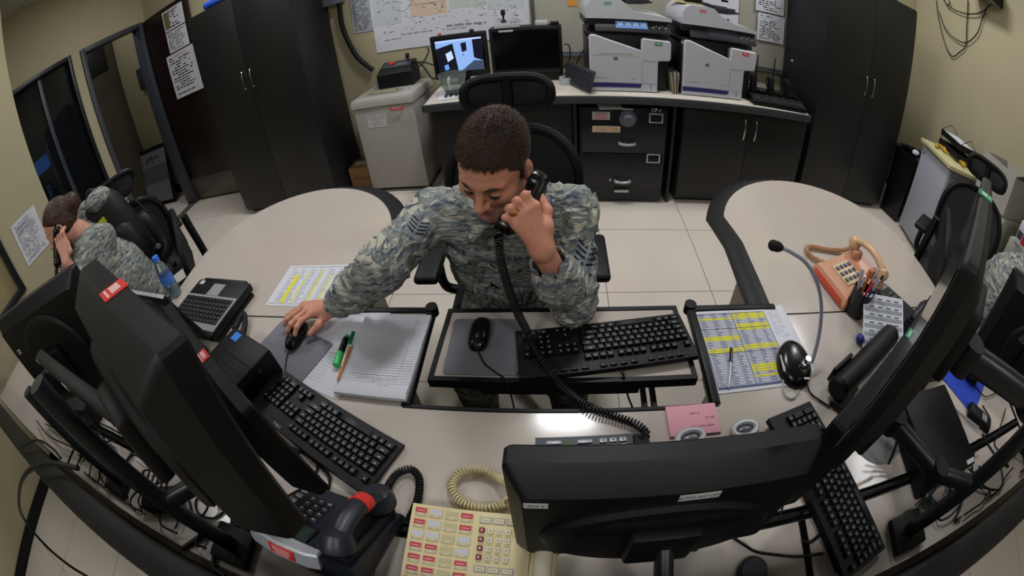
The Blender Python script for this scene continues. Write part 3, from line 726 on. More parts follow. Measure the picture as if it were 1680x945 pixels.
s, Mx = flat_monitor(t, .40, .34, .05, .065, -2)
def scr(c): return mat('screen_' + c, '#101010', .3, emit='#' + c, estr=1.0)
mb = MB(Mx @ mloc(0, -.0035, .178) @ mrot(90)); W, H2 = .165, .125
mb.rect(-W, -H2, W, H2, 0, 0)
mb.rect(-W, .112, W, .122, .0004, 3)
mb.quad((-W, .065, .0004), (-.04, .095, .0004), (-.02, -.125, .0004), (-W, -.125, .0004), 1)
mb.quad((-.10, .02, .0008), (-.055, .04, .0008), (-.045, -.02, .0008), (-.09, -.045, .0008), 3)
mb.quad((-.12, -.07, .0008), (-.09, -.06, .0008), (-.085, -.10, .0008), (-.115, -.11, .0008), 4)
mb.quad((.015, .09, .0004), (.055, .095, .0004), (.055, .03, .0004), (.02, .02, .0004), 1)
mb.quad((.10, .11, .0004), (W, .112, .0004), (W, -.06, .0004), (.10, -.03, .0004), 2)
mb.quad((-.0, -.125, .0006), (.10, -.05, .0006), (W, -.06, .0006), (W, -.125, .0006), 5)
mb.rect(.022, -.005, .03, .003, .0008, 1)
mb.build('picture', [scr('8fb4f2'), scr('080d1c'), scr('0b1020'), scr('c9dcff'), scr('6f9de8'), scr('3d4a60')], t)
mb = MB(); mb.lathe([(.016, 0), (.018, .01), (.012, .022), (.001, .024)], 16, M=mloc(.10, .02, .405)); mb.build('webcam', M_BLACK, t)
mb = MB(); mb.box((-.13, .02, .415), (.02, .02, .022), .003); mb.build('orange_tab', mat('orange_plastic', '#a5572a', .5), t)
t = thing('dark_monitor', 'thick black monitor with a blank screen beside the lit one', 'monitor', yawM((-.175, 3.07, CT), -1))
s, Mx = flat_monitor(t, .50, .385, .16, .03, 0, False)
mb = MB(); mb.box((0, .09, .017), (.26, .2, .03), .006); mb.build('foot', M_MON, t)
mb = MB(); mb.box((-.13, -.004, .392), (.10, .002, .014), .0005); mb.build('asset_label', M_TAPE, t)
t = thing('camera_controller', 'grey camera control box with black joystick on the thick black monitor', 'controller', yawM((-.30, 3.14, CT + .416), 4))
mb = MB(); mb.loft([[(x, y, z) for x, y, z in r_] for r_ in ([(-.09, -.06, 0), (.09, -.06, 0), (.09, .07, 0), (-.09, .07, 0)], [(-.085, -.055, .02), (.085, -.055, .02), (.085, .068, .045), (-.085, .068, .045)])]); mb.build('housing', M_LGREY, t)
mb = MB(); mb.lathe([(.022, 0), (.016, .014), (.007, .02), (.007, .05), (.016, .055), (.017, .085), (.013, .095), (.001, .097)], 16, M=mloc(-.02, .02, .036)); mb.build('joystick', M_BLACK, t)
for k in range(3):
    mb = MB(); mb.box((.03 + .018 * k, -.01, .031), (.012, .012, .008), .002); mb.build('key', M_INK, t)
mb = MB(); mb.box((0, 0, .018), (.085, .04, .036), .003); single('small_box', 'small white and orange box on the thick black monitor', 'box', mb, M_TAPE, yawM((-.06, 3.14, CT + .416), -3))
mb = MB(); mb.box((0, 0, .012), (.06, .05, .024), .003); single('adapter', 'small black adapter on the right end of the thick black monitor', 'adapter', mb, M_BLACK, yawM((.03, 3.14, CT + .416), 0))
for k, (lb, a) in enumerate((('cable running from the thick black monitor down to the counter', [(926, 72), (934, 76), (935, 95), (928, 108), (930, 128)]), ('cable hanging behind the leaning keyboard', [(958, 82), (950, 95), (946, 108), (955, 120)]))):
    mb = MB(); mb.tube(spl([onY(x, y, 3.16) for x, y in a], 6), .005, 6); single('cable', lb, 'cable', mb, M_RUB)
mb = MB(); mb.lathe([(.05, 0), (.05, .05), (.035, .05), (.035, .0)], 28, cap=False); single('tape_roll', 'roll of silver tape on the counter beside the leaning keyboard', 'tape', mb, M_SILVER, mloc(.09, 2.97, CT + .001))
# glass jug, papers
jp = onZ(743, 158, CT)
t = thing('glass_jug', 'clear jug with handle holding scraps, left end of the counter', 'jug', mloc(jp.x, jp.y + .06, CT + .005))
mb = MB(); mb.lathe([(.045, 0), (.06, .008), (.085, .09), (.098, .15), (.095, .15), (.082, .09), (.056, .012), (.001, .01)], 28); mb.build('bowl', mat('clear_plastic', '#c9d4d0', .08, trans=.9, ior=1.2), t)
mb = MB(); mb.tube(spl([(0, -.085, .135), (0, -.125, .125), (0, -.12, .07), (0, -.078, .06)], 6), .009, 8, flat=1.5); mb.build('handle', mat('clear_handle', '#c4cac8', .2, trans=.4), t)
mb = MB(); mb.lathe([(.001, .012), (.055, .013), (.066, .045), (.04, .055), (.001, .05)], 20); mb.build('contents', mat('scraps', '#8d8b78', .8, noise=.3, nscale=90), t)
mb = MB(); sheet(mb, .24, .2, .006)
for k in range(5): mb.rect(-.08 + .035 * k, -.06, -.06 + .035 * k, .07 - .02 * (k % 3), .0062, 1)
single('paper_stack', 'papers with black blocks under the clear jug', 'paper', mb, [M_PAPER, M_INK], yawM((jp.x + .02, jp.y + .03, CT + .0008), 8))
# ================================================================== things on the desk
U = .019
KM = {}
def key_mesh(w, d):
    k = (w, d)
    if k not in KM:
        mb = MB(); W, D2 = w * U - .0022, d * U - .0022
        mb.loft([[(sx * W / 2 * s_, sy * D2 / 2 * s_ + o, z) for sx, sy in ((-1, -1), (1, -1), (1, 1), (-1, 1))] for s_, o, z in ((1, 0, 0), (.98, 0, .003), (.80, .0008, .0085))], mi=0)
        if w < 3 and d == 1: mb.rect(-W * .16, .0005, W * .10, D2 * .24, .0089, 1)
        o = mb.build('key', [M_KEY, mat('key_legend', '#8f9299', .6)], None); KM[k] = o.data; bpy.data.objects.remove(o)
    return KM[k]
def key_list():
    L = []
    def row(y, x, ws):
        for w in ws:
            if w > 0: L.append((x + w / 2, y, w, 1))
            x += abs(w)
    row(5.4, 0, [1, -1, 1, 1, 1, 1, -.5, 1, 1, 1, 1, -.5, 1, 1, 1, 1])
    row(4, 0, [1] * 13 + [2]); row(3, 0, [1.5] + [1] * 12 + [1.5]); row(2, 0, [1.75] + [1] * 11 + [2.25])
    row(1, 0, [2.25] + [1] * 10 + [2.75]); row(0, 0, [1.5, 1, 1.25, 6.0, 1.25, 1, 1.5])
    for y in (4, 3): row(y, 15.4, [1, 1, 1])
    row(1, 16.4, [1]); row(0, 15.4, [1, 1, 1])
    row(4, 18.8, [1, 1, 1, 1]); row(3, 18.8, [1, 1, 1]); row(2, 18.8, [1, 1, 1]); row(1, 18.8, [1, 1, 1]); row(0, 18.8, [2, 1])
    L.append((22.3, 2.5, 1, 2)); L.append((22.3, .5, 1, 2))
    return L
KL = key_list()
def keyboard(label, M, logo=None, detail=True, media=False, cable=None, M0key=None):
    t = thing('computer_keyboard', label, 'keyboard', M)
    W, D2 = 23.4 * U + .014, .158 + (.012 if media else 0)
    mb = MB()
    prof = [(-.074, .004), (-.074, .011), (-.06, .014), (.062, .022), (.079, .023), (D2 - .079, .021), (D2 - .077, .012), (D2 - .079, .005)]
    mb.loft([[(x, y, z) for y, z in prof] for x in (-W / 2, -W / 2 + .003, W / 2 - .003, W / 2)]); mb.box((0, .075, .003), (W - .06, .012, .006)); mb.box((0, -.066, .002), (W - .03, .01, .004)); mb.build('case', M_BLACK, t)
    x0 = -23.0 * U / 2 - .001; y0 = -.062; tilt = math.atan2(.008, .122)
    merged = None if detail else MB()
    for kx, ky, w, d in KL:
        x = x0 + kx * U; y = y0 + (ky + .5) * U * .98; z = .0142 + (y + .06) * .0656
        Mx = mloc(x, y, z) @ Matrix.Rotation(tilt, 4, 'X')
        if detail:
            o = bpy.data.objects.new('key', key_mesh(w, d)); COL.objects.link(o); o.parent = t; o.matrix_local = Mx
        else:
            me = key_mesh(w, d); off = len(merged.v)
            merged.add([v.co for v in me.vertices], [tuple(p.vertices) for p in me.polygons], Mx)
            for i, p in enumerate(me.polygons): merged.m[-len(me.polygons) + i] = p.material_index
    if merged: merged.build('key_field', [M_KEY, MATS['key_legend']], t)
    if media:
        for k in range(12):
            mb = MB(); mb.box((-.18 + .026 * k + (.02 if k > 3 else 0) + (.02 if k > 7 else 0), .080, .0245), (.018, .009, .005), .0015); mb.build('media_button', M_KEY, t)
        mb = MB(); mb.lathe([(.0025, 0), (.0025, .001), (.0005, .0012)], 8, M=mloc(.15, .083, .0225)); mb.build('blue_light', mat('blue_led', '#3a5bff', .3, emit='#4a70ff', estr=2), t)
    if logo:
        mb = MB(); mb.text(logo, (.10, .071, .0236), .012, sx=1.3); mb.build('maker_lettering', M_TAPE, t)
    if cable:
        mb = MB(); Mi = M.inverted(); mb.tube(spl([Mi @ Vector(p) for p in cable], 6), .0028, 6); mb.build('cable', M_RUB, t)
    return t
kbL = (-.585, .447, DESK + .001)
keyboard('black keyboard lying diagonally on the left of the desk', yawM(kbL, 180 - 23.7), 'DELL', True, cable=[(-.61, .375, .752), (-.63, .34, .745), (-.62, .30, .744), (-.57, .27, .744), (-.52, .24, .744)])
keyboard('black keyboard with media buttons on the pull-out tray', yawM((.118, .735, TZ + .004), 180 + 7.5), None, True, True, cable=[(.14, .655, .75), (.155, .632, .748), (.17, .605, .70), (.19, .57, .66), (.21, .54, .55)])
# ------------------------------------------------------------------ mice and pads
def mouse(label, M, cable, m=None):
    t = thing('computer_mouse', label, 'mouse', M)
    mb = MB(); rings = []
    for z, s_ in ((.001, .86), (.006, .98), (.014, 1.0), (.022, .93), (.029, .78), (.034, .52), (.036, .15)):
        rings.append([(math.copysign(abs(math.cos(a)) ** .8, math.cos(a)) * .031 * s_ * (1 - .10 * math.cos(2 * a)), math.sin(a) * .058 * s_ - .006 * (1 - s_), z) for a in [2 * PI * k / 28 for k in range(28)]])
    mb.loft(rings); mb.build('shell', m or M_BLACK2, t)
    mb = MB(); mb.box((0, .03, .0305), (.0012, .05, .006)); mb.build('button_split', M_INK, t)
    mb = MB(); mb.cyl((-.004, .022, .028), (.004, .022, .028), .0095, n=16); mb.build('scroll_wheel', M_DGREY, t)
    if cable:
        Mi = M.inverted(); mb = MB(); mb.tube(spl([Mi @ Vector(p) for p in cable], 8), .0023, 6); mb.build('cable', M_RUB, t)
    return t
def padq(name, label, pts, z, m, th=.003, cat='mouse pad'):
    c = sum((Vector(p) for p in pts), Vector((0, 0))) / 4
    a = math.degrees(math.atan2(pts[1][1] - pts[0][1], pts[1][0] - pts[0][0]))
    w = (Vector(pts[1]) - Vector(pts[0])).length / 2 + (Vector(pts[2]) - Vector(pts[3])).length / 2; h = (Vector(pts[2]) - Vector(pts[1])).length / 2 + (Vector(pts[3]) - Vector(pts[0])).length / 2
    r_ = .012; mb = MB(); poly = []
    for cx, cy, a0 in ((w / 2 - r_, h / 2 - r_, 0), (-w / 2 + r_, h / 2 - r_, 90), (-w / 2 + r_, -h / 2 + r_, 180), (w / 2 - r_, -h / 2 + r_, 270)): poly += arc(cx, cy, r_, a0, a0 + 90, 5)
    mb.prism(poly, 0, th, chamf=.0006); return single(name, label, cat, mb, m, yawM((c.x, c.y, z + .0012), a))
padq('mouse_pad', 'grey mouse pad turned diamond-wise under the soldier\'s hand', [(-.953, .667), (-.717, .578), (-.643, .692), (-.863, .84)], DESK, M_PAD)
ma, mf = onZ(486, 549, DESK + .02), onZ(470, 582, DESK + .02) - onZ(502, 523, DESK + .02)
mouse("black mouse under the soldier's right hand", yawM((ma.x, ma.y, DESK + .0055), math.degrees(math.atan2(mf.y, mf.x)) - 90), [tuple(onZ(x, y, DESK + z)) for x, y, z in ((475, 574, .014), (470, 588, .008), (468, 605, .006), (465, 622, .008), (458, 632, .008))])
padq('mouse_pad', 'grey mouse pad on the keyboard tray', [(-.300, .64), (-.098, .640), (-.108, .835), (-.290, .835)], TZ + .001, M_PAD)
mouse('black mouse lying free on the tray mouse pad', yawM((-.212, .765, TZ + .0062), 177), [(-.208, .705, .75), (-.19, .672, .748), (-.16, .645, .748), (-.135, .625, .747), (-.12, .60, .715), (-.11, .575, .62)])
# ------------------------------------------------------------------ papers
def ruled(mb, w, h, n, mi=5, z=.0008, margin=None):
    for k in range(n):
        y = h / 2 - h * .07 - k * (h * .88 / (n - 1)); mb.rect(-w / 2 + .002, y - .0004, w / 2 - .002, y + .0004, z, mi)
    if margin: mb.rect(margin - .0004, -h / 2, margin + .0004, h / 2, z + .0001, 3)
def put_sheet(label, c, deg, w, h, fn, z=DESK + .0012, name='paper_sheet', group=None):
    mb = MB(); sheet(mb, w, h); fn(mb, w, h); return single(name, label, 'paper', mb, PAPM, yawM((c[0], c[1], z), deg), group)
def hl_sheet(mb, w, h):
    for k in range(6): 
        x = -w / 2 + .03 + k * .042; mb.rect(x, -h / 2 + .012, x + .0008, h / 2 - .012, .0005, 1); words(mb, 0, 0, 0, 1, 1) if False else None
        for j in range(16): mb.rect(x + .006, -h / 2 + .02 + j * (h - .04) / 16, x + .006 + random.uniform(.008, .028), -h / 2 + .024 + j * (h - .04) / 16, .0006, 3)
    for x, wd in ((-.086, .019), (-.035, .006), (.028, .007), (.075, .006)): mb.rect(x, -h / 2 + .014, x + wd, h / 2 - .016 - random.uniform(0, .05), .0008, 4)
    mb.rect(-w / 2 + .01, -h / 2 + .01, w / 2 - .01, -h / 2 + .0112, .0009, 1); mb.rect(-w / 2 + .01, h / 2 - .0112, w / 2 - .01, h / 2 - .01, .0009, 1)
put_sheet('sheet with vertical yellow highlighted columns on the left wing', (-.862, .992), -1, .288, .217, hl_sheet)
put_sheet('printed white sheet under the ruled pad and the left mouse pad', (-.63, .70), -16, .216, .279, lambda mb, w, h: [mb.rect(-w * .4, -h * .4 + i * .011, w * .1, -h * .4 + i * .011 + .0012, .0006, 3) for i in range(20)])
put_sheet('plain white sheet peeking out above the left mouse pad', (-.605, .775), 2, .216, .16, lambda mb, w, h: None, DESK + .0024)
# thick ruled pad with turned-over pages
t = thing('writing_pad', 'thick ruled white writing pad with handwriting near its bound edge', 'notepad', yawM((-.468, .694, DESK + .0036), -1.5))
mb = MB(); W, H2 = .206, .285; prof = [(-H2 / 2, 0), (-H2 / 2 - .006, .006), (-H2 / 2 - .004, .014), (-H2 / 2 + .012, .019), (-H2 / 2 + .05, .017), (0, .0155), (H2 / 2, .014), (H2 / 2, 0)]
mb.loft([[(x, y, z) for y, z in prof] for x in (W / 2, -W / 2)]); mb.build('page_block', M_PAPER, t, 50)
def pz(y): return .0165 if y > -.09 else .0165 + (-.09 - y) * .05
mb = MB()
for k in range(27):
    y = H2 / 2 - .028 - k * .0085; z = float(np.interp(y, [-H2 / 2 + .012, -H2 / 2 + .05, 0, H2 / 2], [.0194, .0176, .0160, .0144])); mb.quad((-W / 2 + .002, y - .0004, z), (W / 2 - .002, y - .0004, z), (W / 2 - .002, y + .0004, z), (-W / 2 + .002, y + .0004, z), 0)
for y0, y1 in ((H2 / 2, 0), (0, -.09)):
    z0, z1 = (float(np.interp(y, [-H2 / 2 + .05, 0, H2 / 2], [.0176, .0160, .0144])) for y in (y0, y1)); mb.quad((.066, y0, z0), (.066, y1, z1), (.067, y1, z1), (.067, y0, z0), 0)
mb.build('ruling', M_GREYINK, t, smooth=False)
mb = MB()
def scrawl(x0, x1, y, z, amp=.003):
    x = x0
    while x < x1:
        L = random.uniform(.006, .016); pts = [(x + L * i / 6, y + random.uniform(-amp, amp), z) for i in range(7)]; mb.tube(pts, .0004, 3); x += L + .005
scrawl(-.07, .065, -.083, .0182); scrawl(-.05, .06, -.094, .0188); scrawl(.0, .02, -.102, .019); scrawl(.02, .05, -.113, .0192, .004)
mb.build('handwriting', M_GREYINK, t)
# pens
def along(a, b_): a = Vector(a); b_ = Vector(b_); return frame(a, (b_ - a), (0, 0, 1) if abs((b_ - a).normalized().z) < .9 else (1, 0, 0)), (b_ - a).length
def pen(name, label, a, b_, r_, segs, tip=None):
    """segs: (part name, from, to, radius factor, material) along the length"""
    Mx, L = along(a, b_); t = thing(name, label, 'pen', Mx)
    for pn, f0, f1, k0, k1, m in segs:
        mb = MB(); mb.tube([(L * f0, 0, 0), (L * (f0 + .02 * (f1 - f0)), 0, 0), (L * (f1 - .02 * (f1 - f0)), 0, 0), (L * f1, 0, 0)], [r_ * k0 * .85, r_ * k0, r_ * k1, r_ * k1 * .85], 12); mb.build(pn, m, t)
    return t
M_HG = mat('highlighter_green', '#3fbf5f', .4, noise=.04)
zp = DESK + .0036
pen('highlighter_pen', 'fat highlighter with black barrel and bright green cap', tuple(onZ(551, 600, zp + .010)), tuple(onZ(570, 551, zp + .010)), .0105, [('cap', 0, .42, 1.05, 1.1, M_HG), ('barrel', .42, .9, 1, 1, M_BLACK), ('end_plug', .9, 1, .8, .7, mat('plug_green', '#2f9a5a', .4))])
pen('felt_pen', 'thin pen with dark green cap lying by the orange pencil', tuple(onZ(560, 603, DESK + .026)), tuple(onZ(580, 545, DESK + .0245)), .005, [('barrel', 0, .62, .8, 1, M_SILVER), ('cap', .62, 1, 1.15, 1.15, mat('dark_green', '#14664a', .4))])
pen('pencil', 'orange wooden pencil along the edge of the ruled pad', tuple(onZ(553, 627, DESK + .0265)), tuple(onZ(576, 566, DESK + .0245)), .004, [('lead_tip', 0, .09, .15, .9, mat('pencil_wood', '#a87a4a', .6)), ('shaft', .09, .93, 1, 1, mat('pencil_orange', '#c9751f', .4)), ('eraser', .93, 1, 1, 1, M_TAPE)])
# table sheets at the right
def table(mb, w, h):
    W, H2 = w * .46, h * .46; ncol = 2; rows = 30
    mb.rect(-W, -H2, W, H2, .0005, 3) if False else None
    for k in range(rows):
        y0 = H2 - (k + 1) * 2 * H2 / rows; y1 = y0 + 2 * H2 / rows
        mb.rect(-W, y0, W, y0 + .0012, .0008, 5)
        for (xa, xb) in ((-W, -.0), (.0, W)):
            yel = (xb > 0 and k in (0, 1, 2, 5, 6, 7, 14, 15, 22, 23, 24, 26)) or (xb <= 0 and k in (2, 10, 11, 15, 16)) or random.random() < .04
            if yel: mb.rect(xa + .001, y0 + .001, xb - .001, y1, .0009, 4)
            else: mb.rect(xa + .001, y0 + .001, xb - .001, y1, .0007, 6)
            for q in range(3):
                x = xa + .008 + q * (W / 3); mb.rect(x, y0 + .003, x + random.uniform(.008, .022), y0 + .0055, .0011, 5 if not yel else 3)
    for k in (7, 17): mb.rect(-W, H2 - k * 2 * H2 / rows, W, H2 - k * 2 * H2 / rows + .002, .0012, 1)
    for x in (-W, -.002, W - .002): mb.rect(x, -H2, x + .002, H2, .0012, 5)
    mb.rect(-W, -H2 - .001, W, -H2 + .006, .0013, 5); mb.rect(-W, H2 - .002, W, H2, .0013, 1)
PAPM2 = PAPM + [mat('table_grey', '#b4b6c0', .7)]
PAPM.append(PAPM2[-1])
put_sheet('plain printed sheet right of the yellow table sheet', (.60, .735), 4, .216, .26, lambda mb, w, h: [words(mb, -.03, .08, .11 - i * .008, .0022, 3) for i in range(14)], DESK + .0008)
put_sheet('large table sheet with yellow highlighted rows on the right of the desk', (.508, .712), 1.5, .25, .285, table, DESK + .0018)
pen('ballpoint_pen', 'silver pen with black cap lying on the yellow table sheet', tuple(onZ(1196, 636, DESK + .008)), tuple(onZ(1200, 571, DESK + .008)), .0048, [('barrel', 0, .62, .7, .95, M_SILVER), ('cap', .62, 1, 1.1, 1.05, M_BLACK2)])
mb = MB(); mb.box((0, 0, .003), (.127, .082, .006), .0005); 
mb.mi = 1; words(mb, -.02, .03, .016, .004, 1, .0063, .7); words(mb, .03, .055, .002, .004, 1, .0063, .7); words(mb, -.01, .05, -.02, .004, 1, .0063, .7)
single('sticky_note', 'pink sticky note pad with handwriting at the corner of the desk cut-out', 'note', mb, [mat('pink_paper', '#d69aa6', .7), mat('pink_ink', '#a0606a', .7)], yawM((.313, .497, DESK + .001), 1))
for k, (px, py, a, lb) in enumerate(((1132, 716, 12, 'silver oval clip device just behind the middle monitor, left one'), (1221, 702, 8, 'silver oval clip device just behind the middle monitor, right one'))):
    p = onZ(px, py, DESK + .01); t = thing('clip_device', lb, 'device', yawM((p.x, p.y - .005, DESK + .001), a))
    mb = MB(); mb.tube([(.032 * math.cos(q), .019 * math.sin(q), .011) for q in [2 * PI * i / 24 for i in range(24)]], .0085, 10, closed=True); mb.build('ring', M_SILVER, t)
    mb = MB(); mb.sphere((0, 0, .009), (.022, .010, .008), 16); mb.build('core', mat('core_grey', '#6d7073', .3, .3), t)
mb = MB(); words(mb, -.004, .004, 0, .002, 0, .0, 1); mb.tube([(-.004, .003, 0), (0, -.002, 0), (.004, .002, 0)], .0006, 4); single('pen_mark', 'small green pen scribble on the bare desk', 'mark', mb, M_GREEN, yawM((-.2135, .4455, DESK + .0006), 0)) if False else None

# ------------------------------------------------------------------ telephones
def handset(t, Mx, L, m, name='handset', k=1.0):
    mb = MB(Mx)
    mb.tube([(-L * .36, 0, .014), (-L * .2, 0, .030), (0, 0, .035), (L * .2, 0, .030), (L * .36, 0, .014)], [.017 * k, .0165 * k, .0155 * k, .0165 * k, .017 * k], 14, flat=.75)
    for s in (-1, 1):
        mb.lathe([(.001, -.014), (.022 * k, -.014), (.027 * k, -.006), (.026 * k, .008), (.019 * k, .02 * k), (.001, .024 * k)], 20, M=mloc(s * L * .40, 0, 0) @ mrot(0, s * -12, 0))
    return mb.build(name, m, t)
# cream console phone at the bottom of the picture
cp = thing('console_phone', 'cream many-button console telephone in front at the bottom centre', 'telephone', yawM((-.166, .165, DESK + .001), -2))
mb = MB(); mb.loft([[(x, y, z) for x, y, z in r_] for r_ in (
    [(-.118, -.115, 0), (.118, -.115, 0), (.118, .098, 0), (-.118, .098, 0)], [(-.120, -.117, .006), (.120, -.117, .006), (.120, .1, .006), (-.120, .1, .006)], [(-.118, -.115, .032), (.118, -.115, .032), (.118, .098, .058), (-.118, .098, .058)])]); mb.build('base', M_CREAM, cp, 25)
sl = math.atan2(.026, .213)
Fx = mloc(0, -.0085, .045) @ Matrix.Rotation(sl, 4, 'X')
M_BTNR = mat('button_red', '#b8383f', .45, noise=.05); M_BTNW = mat('button_white', '#b9bac3', .5); M_BTNC = mat('button_tan', '#b5aa84', .5); M_BTND = mat('button_dark_red', '#7a1f22', .45)
patt = ['RWCR', 'RWCR', 'WWCW', 'RRCW', 'RRCR', 'RRCR', 'RRCR', 'RRCR']
for j in range(8):
    for i in range(4):
        x = -.098 + i * .0305; y = .092 - j * .0246; c = patt[j][i]
        mb = MB(Fx); mb.box((x, y, .0015), (.0255, .0185, .003), .001); mb.rect(x - .0115, y - .003, x + .0115, y + .0075, .0032, 1); 
        if c == 'R': mb.rect(x - .008, y + .001, x + .008, y + .0025, .0034, 2)
        for s in (-1, 1): mb.rect(x + s * .008 - .002, y - .0075, x + s * .008 + .002, y - .0055, .0032, 3)
        mb.build('line_button', [mat('button_frame', '#c6bb94', .45), {'R': M_BTNR, 'W': M_BTNW, 'C': M_BTNC}[c], M_BTNW, M_GREYINK], cp)
for j in range(4):
    for i in range(4):
        mb = MB(Fx); x, y = .022 + i * .0165 + .0035, .069 - j * .0185; mb.box((x, y, .003), (.0105, .011, .006), .0015)
        mb.rect(x - .002, y - .002, x + .002, y + .002, .0062, 1); mb.build('digit_button', [M_BTND if i == 0 else mat('button_ivory', '#cdc5a8', .4), M_TAPE if i == 0 else M_GREYINK], cp)
for j, y in enumerate((.090, -.010, -.034)):
    for i in range(3):
        mb = MB(Fx); x = .030 + i * .0255; mb.box((x, y, .0012), (.0225, .013, .0024), .0008); mb.rect(x - .009, y - .0045, x + .009, y + .0045, .0026, 1); mb.rect(x - .006, y - .001, x + .006, y + .001, .0028, 2); mb.build('function_button', [M_GREYINK, M_CREAM, M_GREYINK], cp)
mb = MB(); mb.box((.143, -.005, .024), (.05, .215, .046), .006); mb.box((.143, .085, .05), (.05, .03, .014), .004); mb.build('cradle', M_CREAM, cp)
handset(cp, mloc(.146, -.015, .078) @ mrot(0, 0, 90), .21, mat('handset_ivory', '#b9b49c', .4, noise=.03))
mb = MB(); mb.box((.118, .055, .05), (.006, .03, .02), .002); mb.build('hook', M_TAPE, cp)
mb = MB(); pts = [onZ(x, y, DESK + .014) for x, y in ((836, 838), (842, 820), (828, 826), (800, 834), (765, 828), (744, 808), (743, 790), (760, 774), (790, 771), (815, 783), (835, 800), (850, 822))]; pts[0].z += .05; pts[1].z += .02; pts[-2].z += .022; pts[-1].z += .03
mb.coil(pts, .0085, .0028, .0072, 5, 10); single('coiled_cord', 'cream coiled cord looped on the desk above the console phone', 'cord', mb, M_BEIGE)
# office phone with silver edge and red labels
M_NAVY = mat('phone_navy', '#20242c', .4, noise=.08)
def office_phone(name, label, M, silver=True, red=True, lcd='#2f3a33'):
    t = thing(name, label, 'telephone', M)
    mb = MB(); mb.loft([[(-.13, -.10, 0), (.11, -.10, 0), (.11, .10, 0), (-.13, .10, 0)], [(-.132, -.102, .012), (.112, -.102, .012), (.112, .102, .012), (-.132, .102, .012)], [(-.128, -.098, .022), (.108, -.098, .022), (.108, .098, .072), (-.128, .098, .072)]]); mb.build('base', M_NAVY, t, 25)
    sl = math.atan2(.05, .196); Fx = mloc(0, 0, .047) @ Matrix.Rotation(sl, 4, 'X')
    if silver:
        mb = MB(); P = [(-.05, .10), (.116, .10)] + [(.116 - .0, .112)] + arc(.033, .06, .09, 60, 120, 10, .085)[0:] + [(-.05, .112)]
        mb.prism([(-.055, .085), (.115, .085), (.118, .105), (.10, .114), (.033, .119), (-.035, .114), (-.058, .105)], -.03, .006, M=Fx, chamf=.004); mb.build('silver_edge', M_SILVER, t)
    mb = MB(Fx); mb.box((.035, .062, .003), (.105, .055, .008), .003); mb.rect(-.012, .04, .082, .084, .0072, 1); mb.build('display', [M_BLACK, mat('lcd_' + lcd[1:], lcd, .15)], t)
    for j in range(4):
        for i in range(3):
            mb = MB(Fx); mb.box((.015 + i * .022, .012 - j * .021, .002), (.016, .013, .006), .002); mb.rect(.012 + i * .022, .010 - j * .021, .018 + i * .022, .014 - j * .021, .0053, 1); mb.build('digit_button', [M_DGREY, M_TAPE], t)
    for i in range(5):
        mb = MB(Fx); mb.box((.094, .02 - i * .022, .002), (.016, .012, .006), .002); mb.build('line_button', M_LGREY, t)
    mb = MB(Fx); mb.box((-.09, 0, .008), (.062, .19, .02), .006); mb.build('cradle', M_BLACK, t)
    Hx = Fx @ mloc(-.09, 0, .035) @ mrot(0, 0, 90); h = handset(t, Hx, .20, M_NAVY, k=1.35 if red else 1.1)
    if red:
        mb = MB(Fx); mb.box((.02, .119, -.012), (.06, .003, .022), 0)
        for k in range(3): mb.box((.02, .1209, -.006 - k * .006), (.044 - .01 * (k == 2), .0006, .003), mi=1)
        mb.build('red_label', [M_RED, mat('label_pale', '#d9b0a8', .5)], t)
        mb = MB(Hx); mb.tube([(-.030, 0, .0325), (-.004, 0, .0348)], .0232, 14, flat=.75); mb.build('red_band', M_RED, h)
    return t
office_phone('desk_phone', 'black desk phone with silver edge and red labels, lower left', yawM((-.45, .165, DESK + .052), 172) @ mrot(22))
mb = MB(); mb.loft([[(x, y, 0) for x, y in ((-.10, -.09), (.10, -.09), (.10, .09), (-.10, .09))], [(x, y, z) for x, y, z in ((-.10, -.09, .083), (.10, -.09, .083), (.10, .09, .0115), (-.10, .09, .0115))]]); single('phone_riser', 'black wedge stand under the phone with red labels', 'stand', mb, M_BLACK, yawM((-.448, .165, DESK + .0008), -8))
mb = MB(); pts = [onZ(x, y, DESK + .011) for x, y in ((640, 842), (634, 836), (632, 815), (640, 792), (655, 775), (674, 770), (687, 783), (688, 805), (682, 830), (668, 858))]
mb.coil(pts, .0075, .0024, .0058, 5, 10); mb.tube(spl([pts[0], onZ(634, 850, DESK + .02), onZ(626, 860, DESK + .05)], 5), .0024, 6); single('coiled_cord', 'black coiled cord looped beside the phone with red labels', 'cord', mb, M_RUB)
# black phone whose handset the soldier holds (mostly behind the middle monitor)
t = thing('desk_phone', 'flat black desk phone half hidden behind the middle monitor', 'telephone', yawM((.075, .40, DESK + .001), 180 + 2))
mb = MB(); mb.loft([[(-.125, -.06, 0), (.125, -.06, 0), (.125, .09, 0), (-.125, .09, 0)], [(-.125, -.062, .014), (.125, -.062, .014), (.125, .09, .04), (-.125, .09, .04)]]); mb.build('base', M_NAVY, t, 25)
Fx = mloc(0, .014, .0275) @ Matrix.Rotation(math.atan2(.026, .152), 4, 'X')
for i, x in enumerate((.085, .018)):
    for j in range(5):
        mb = MB(Fx); mb.box((x, -.06 + j * .0145, .002), (.032, .009, .004), .001); mb.build('line_key', mat('key_silver', '#a4a7ad', .4, .2), t)
mb = MB(Fx); mb.box((.052, -.03, .0015), (.022, .07, .003), .001); mb.build('display', mat('lcd_green', '#5a6450', .2), t)
for i in range(3):
    for j in range(4):
        mb = MB(Fx); mb.box((-.022 - i * .0215, -.06 + j * .0165, .002), (.0165, .012, .004), .0015); mb.rect(-.024 - i * .0215, -.062 + j * .0165, -.020 - i * .0215, -.058 + j * .0165, .0043, 1); mb.build('digit_button', [MATS['key_silver'], M_INK], t)
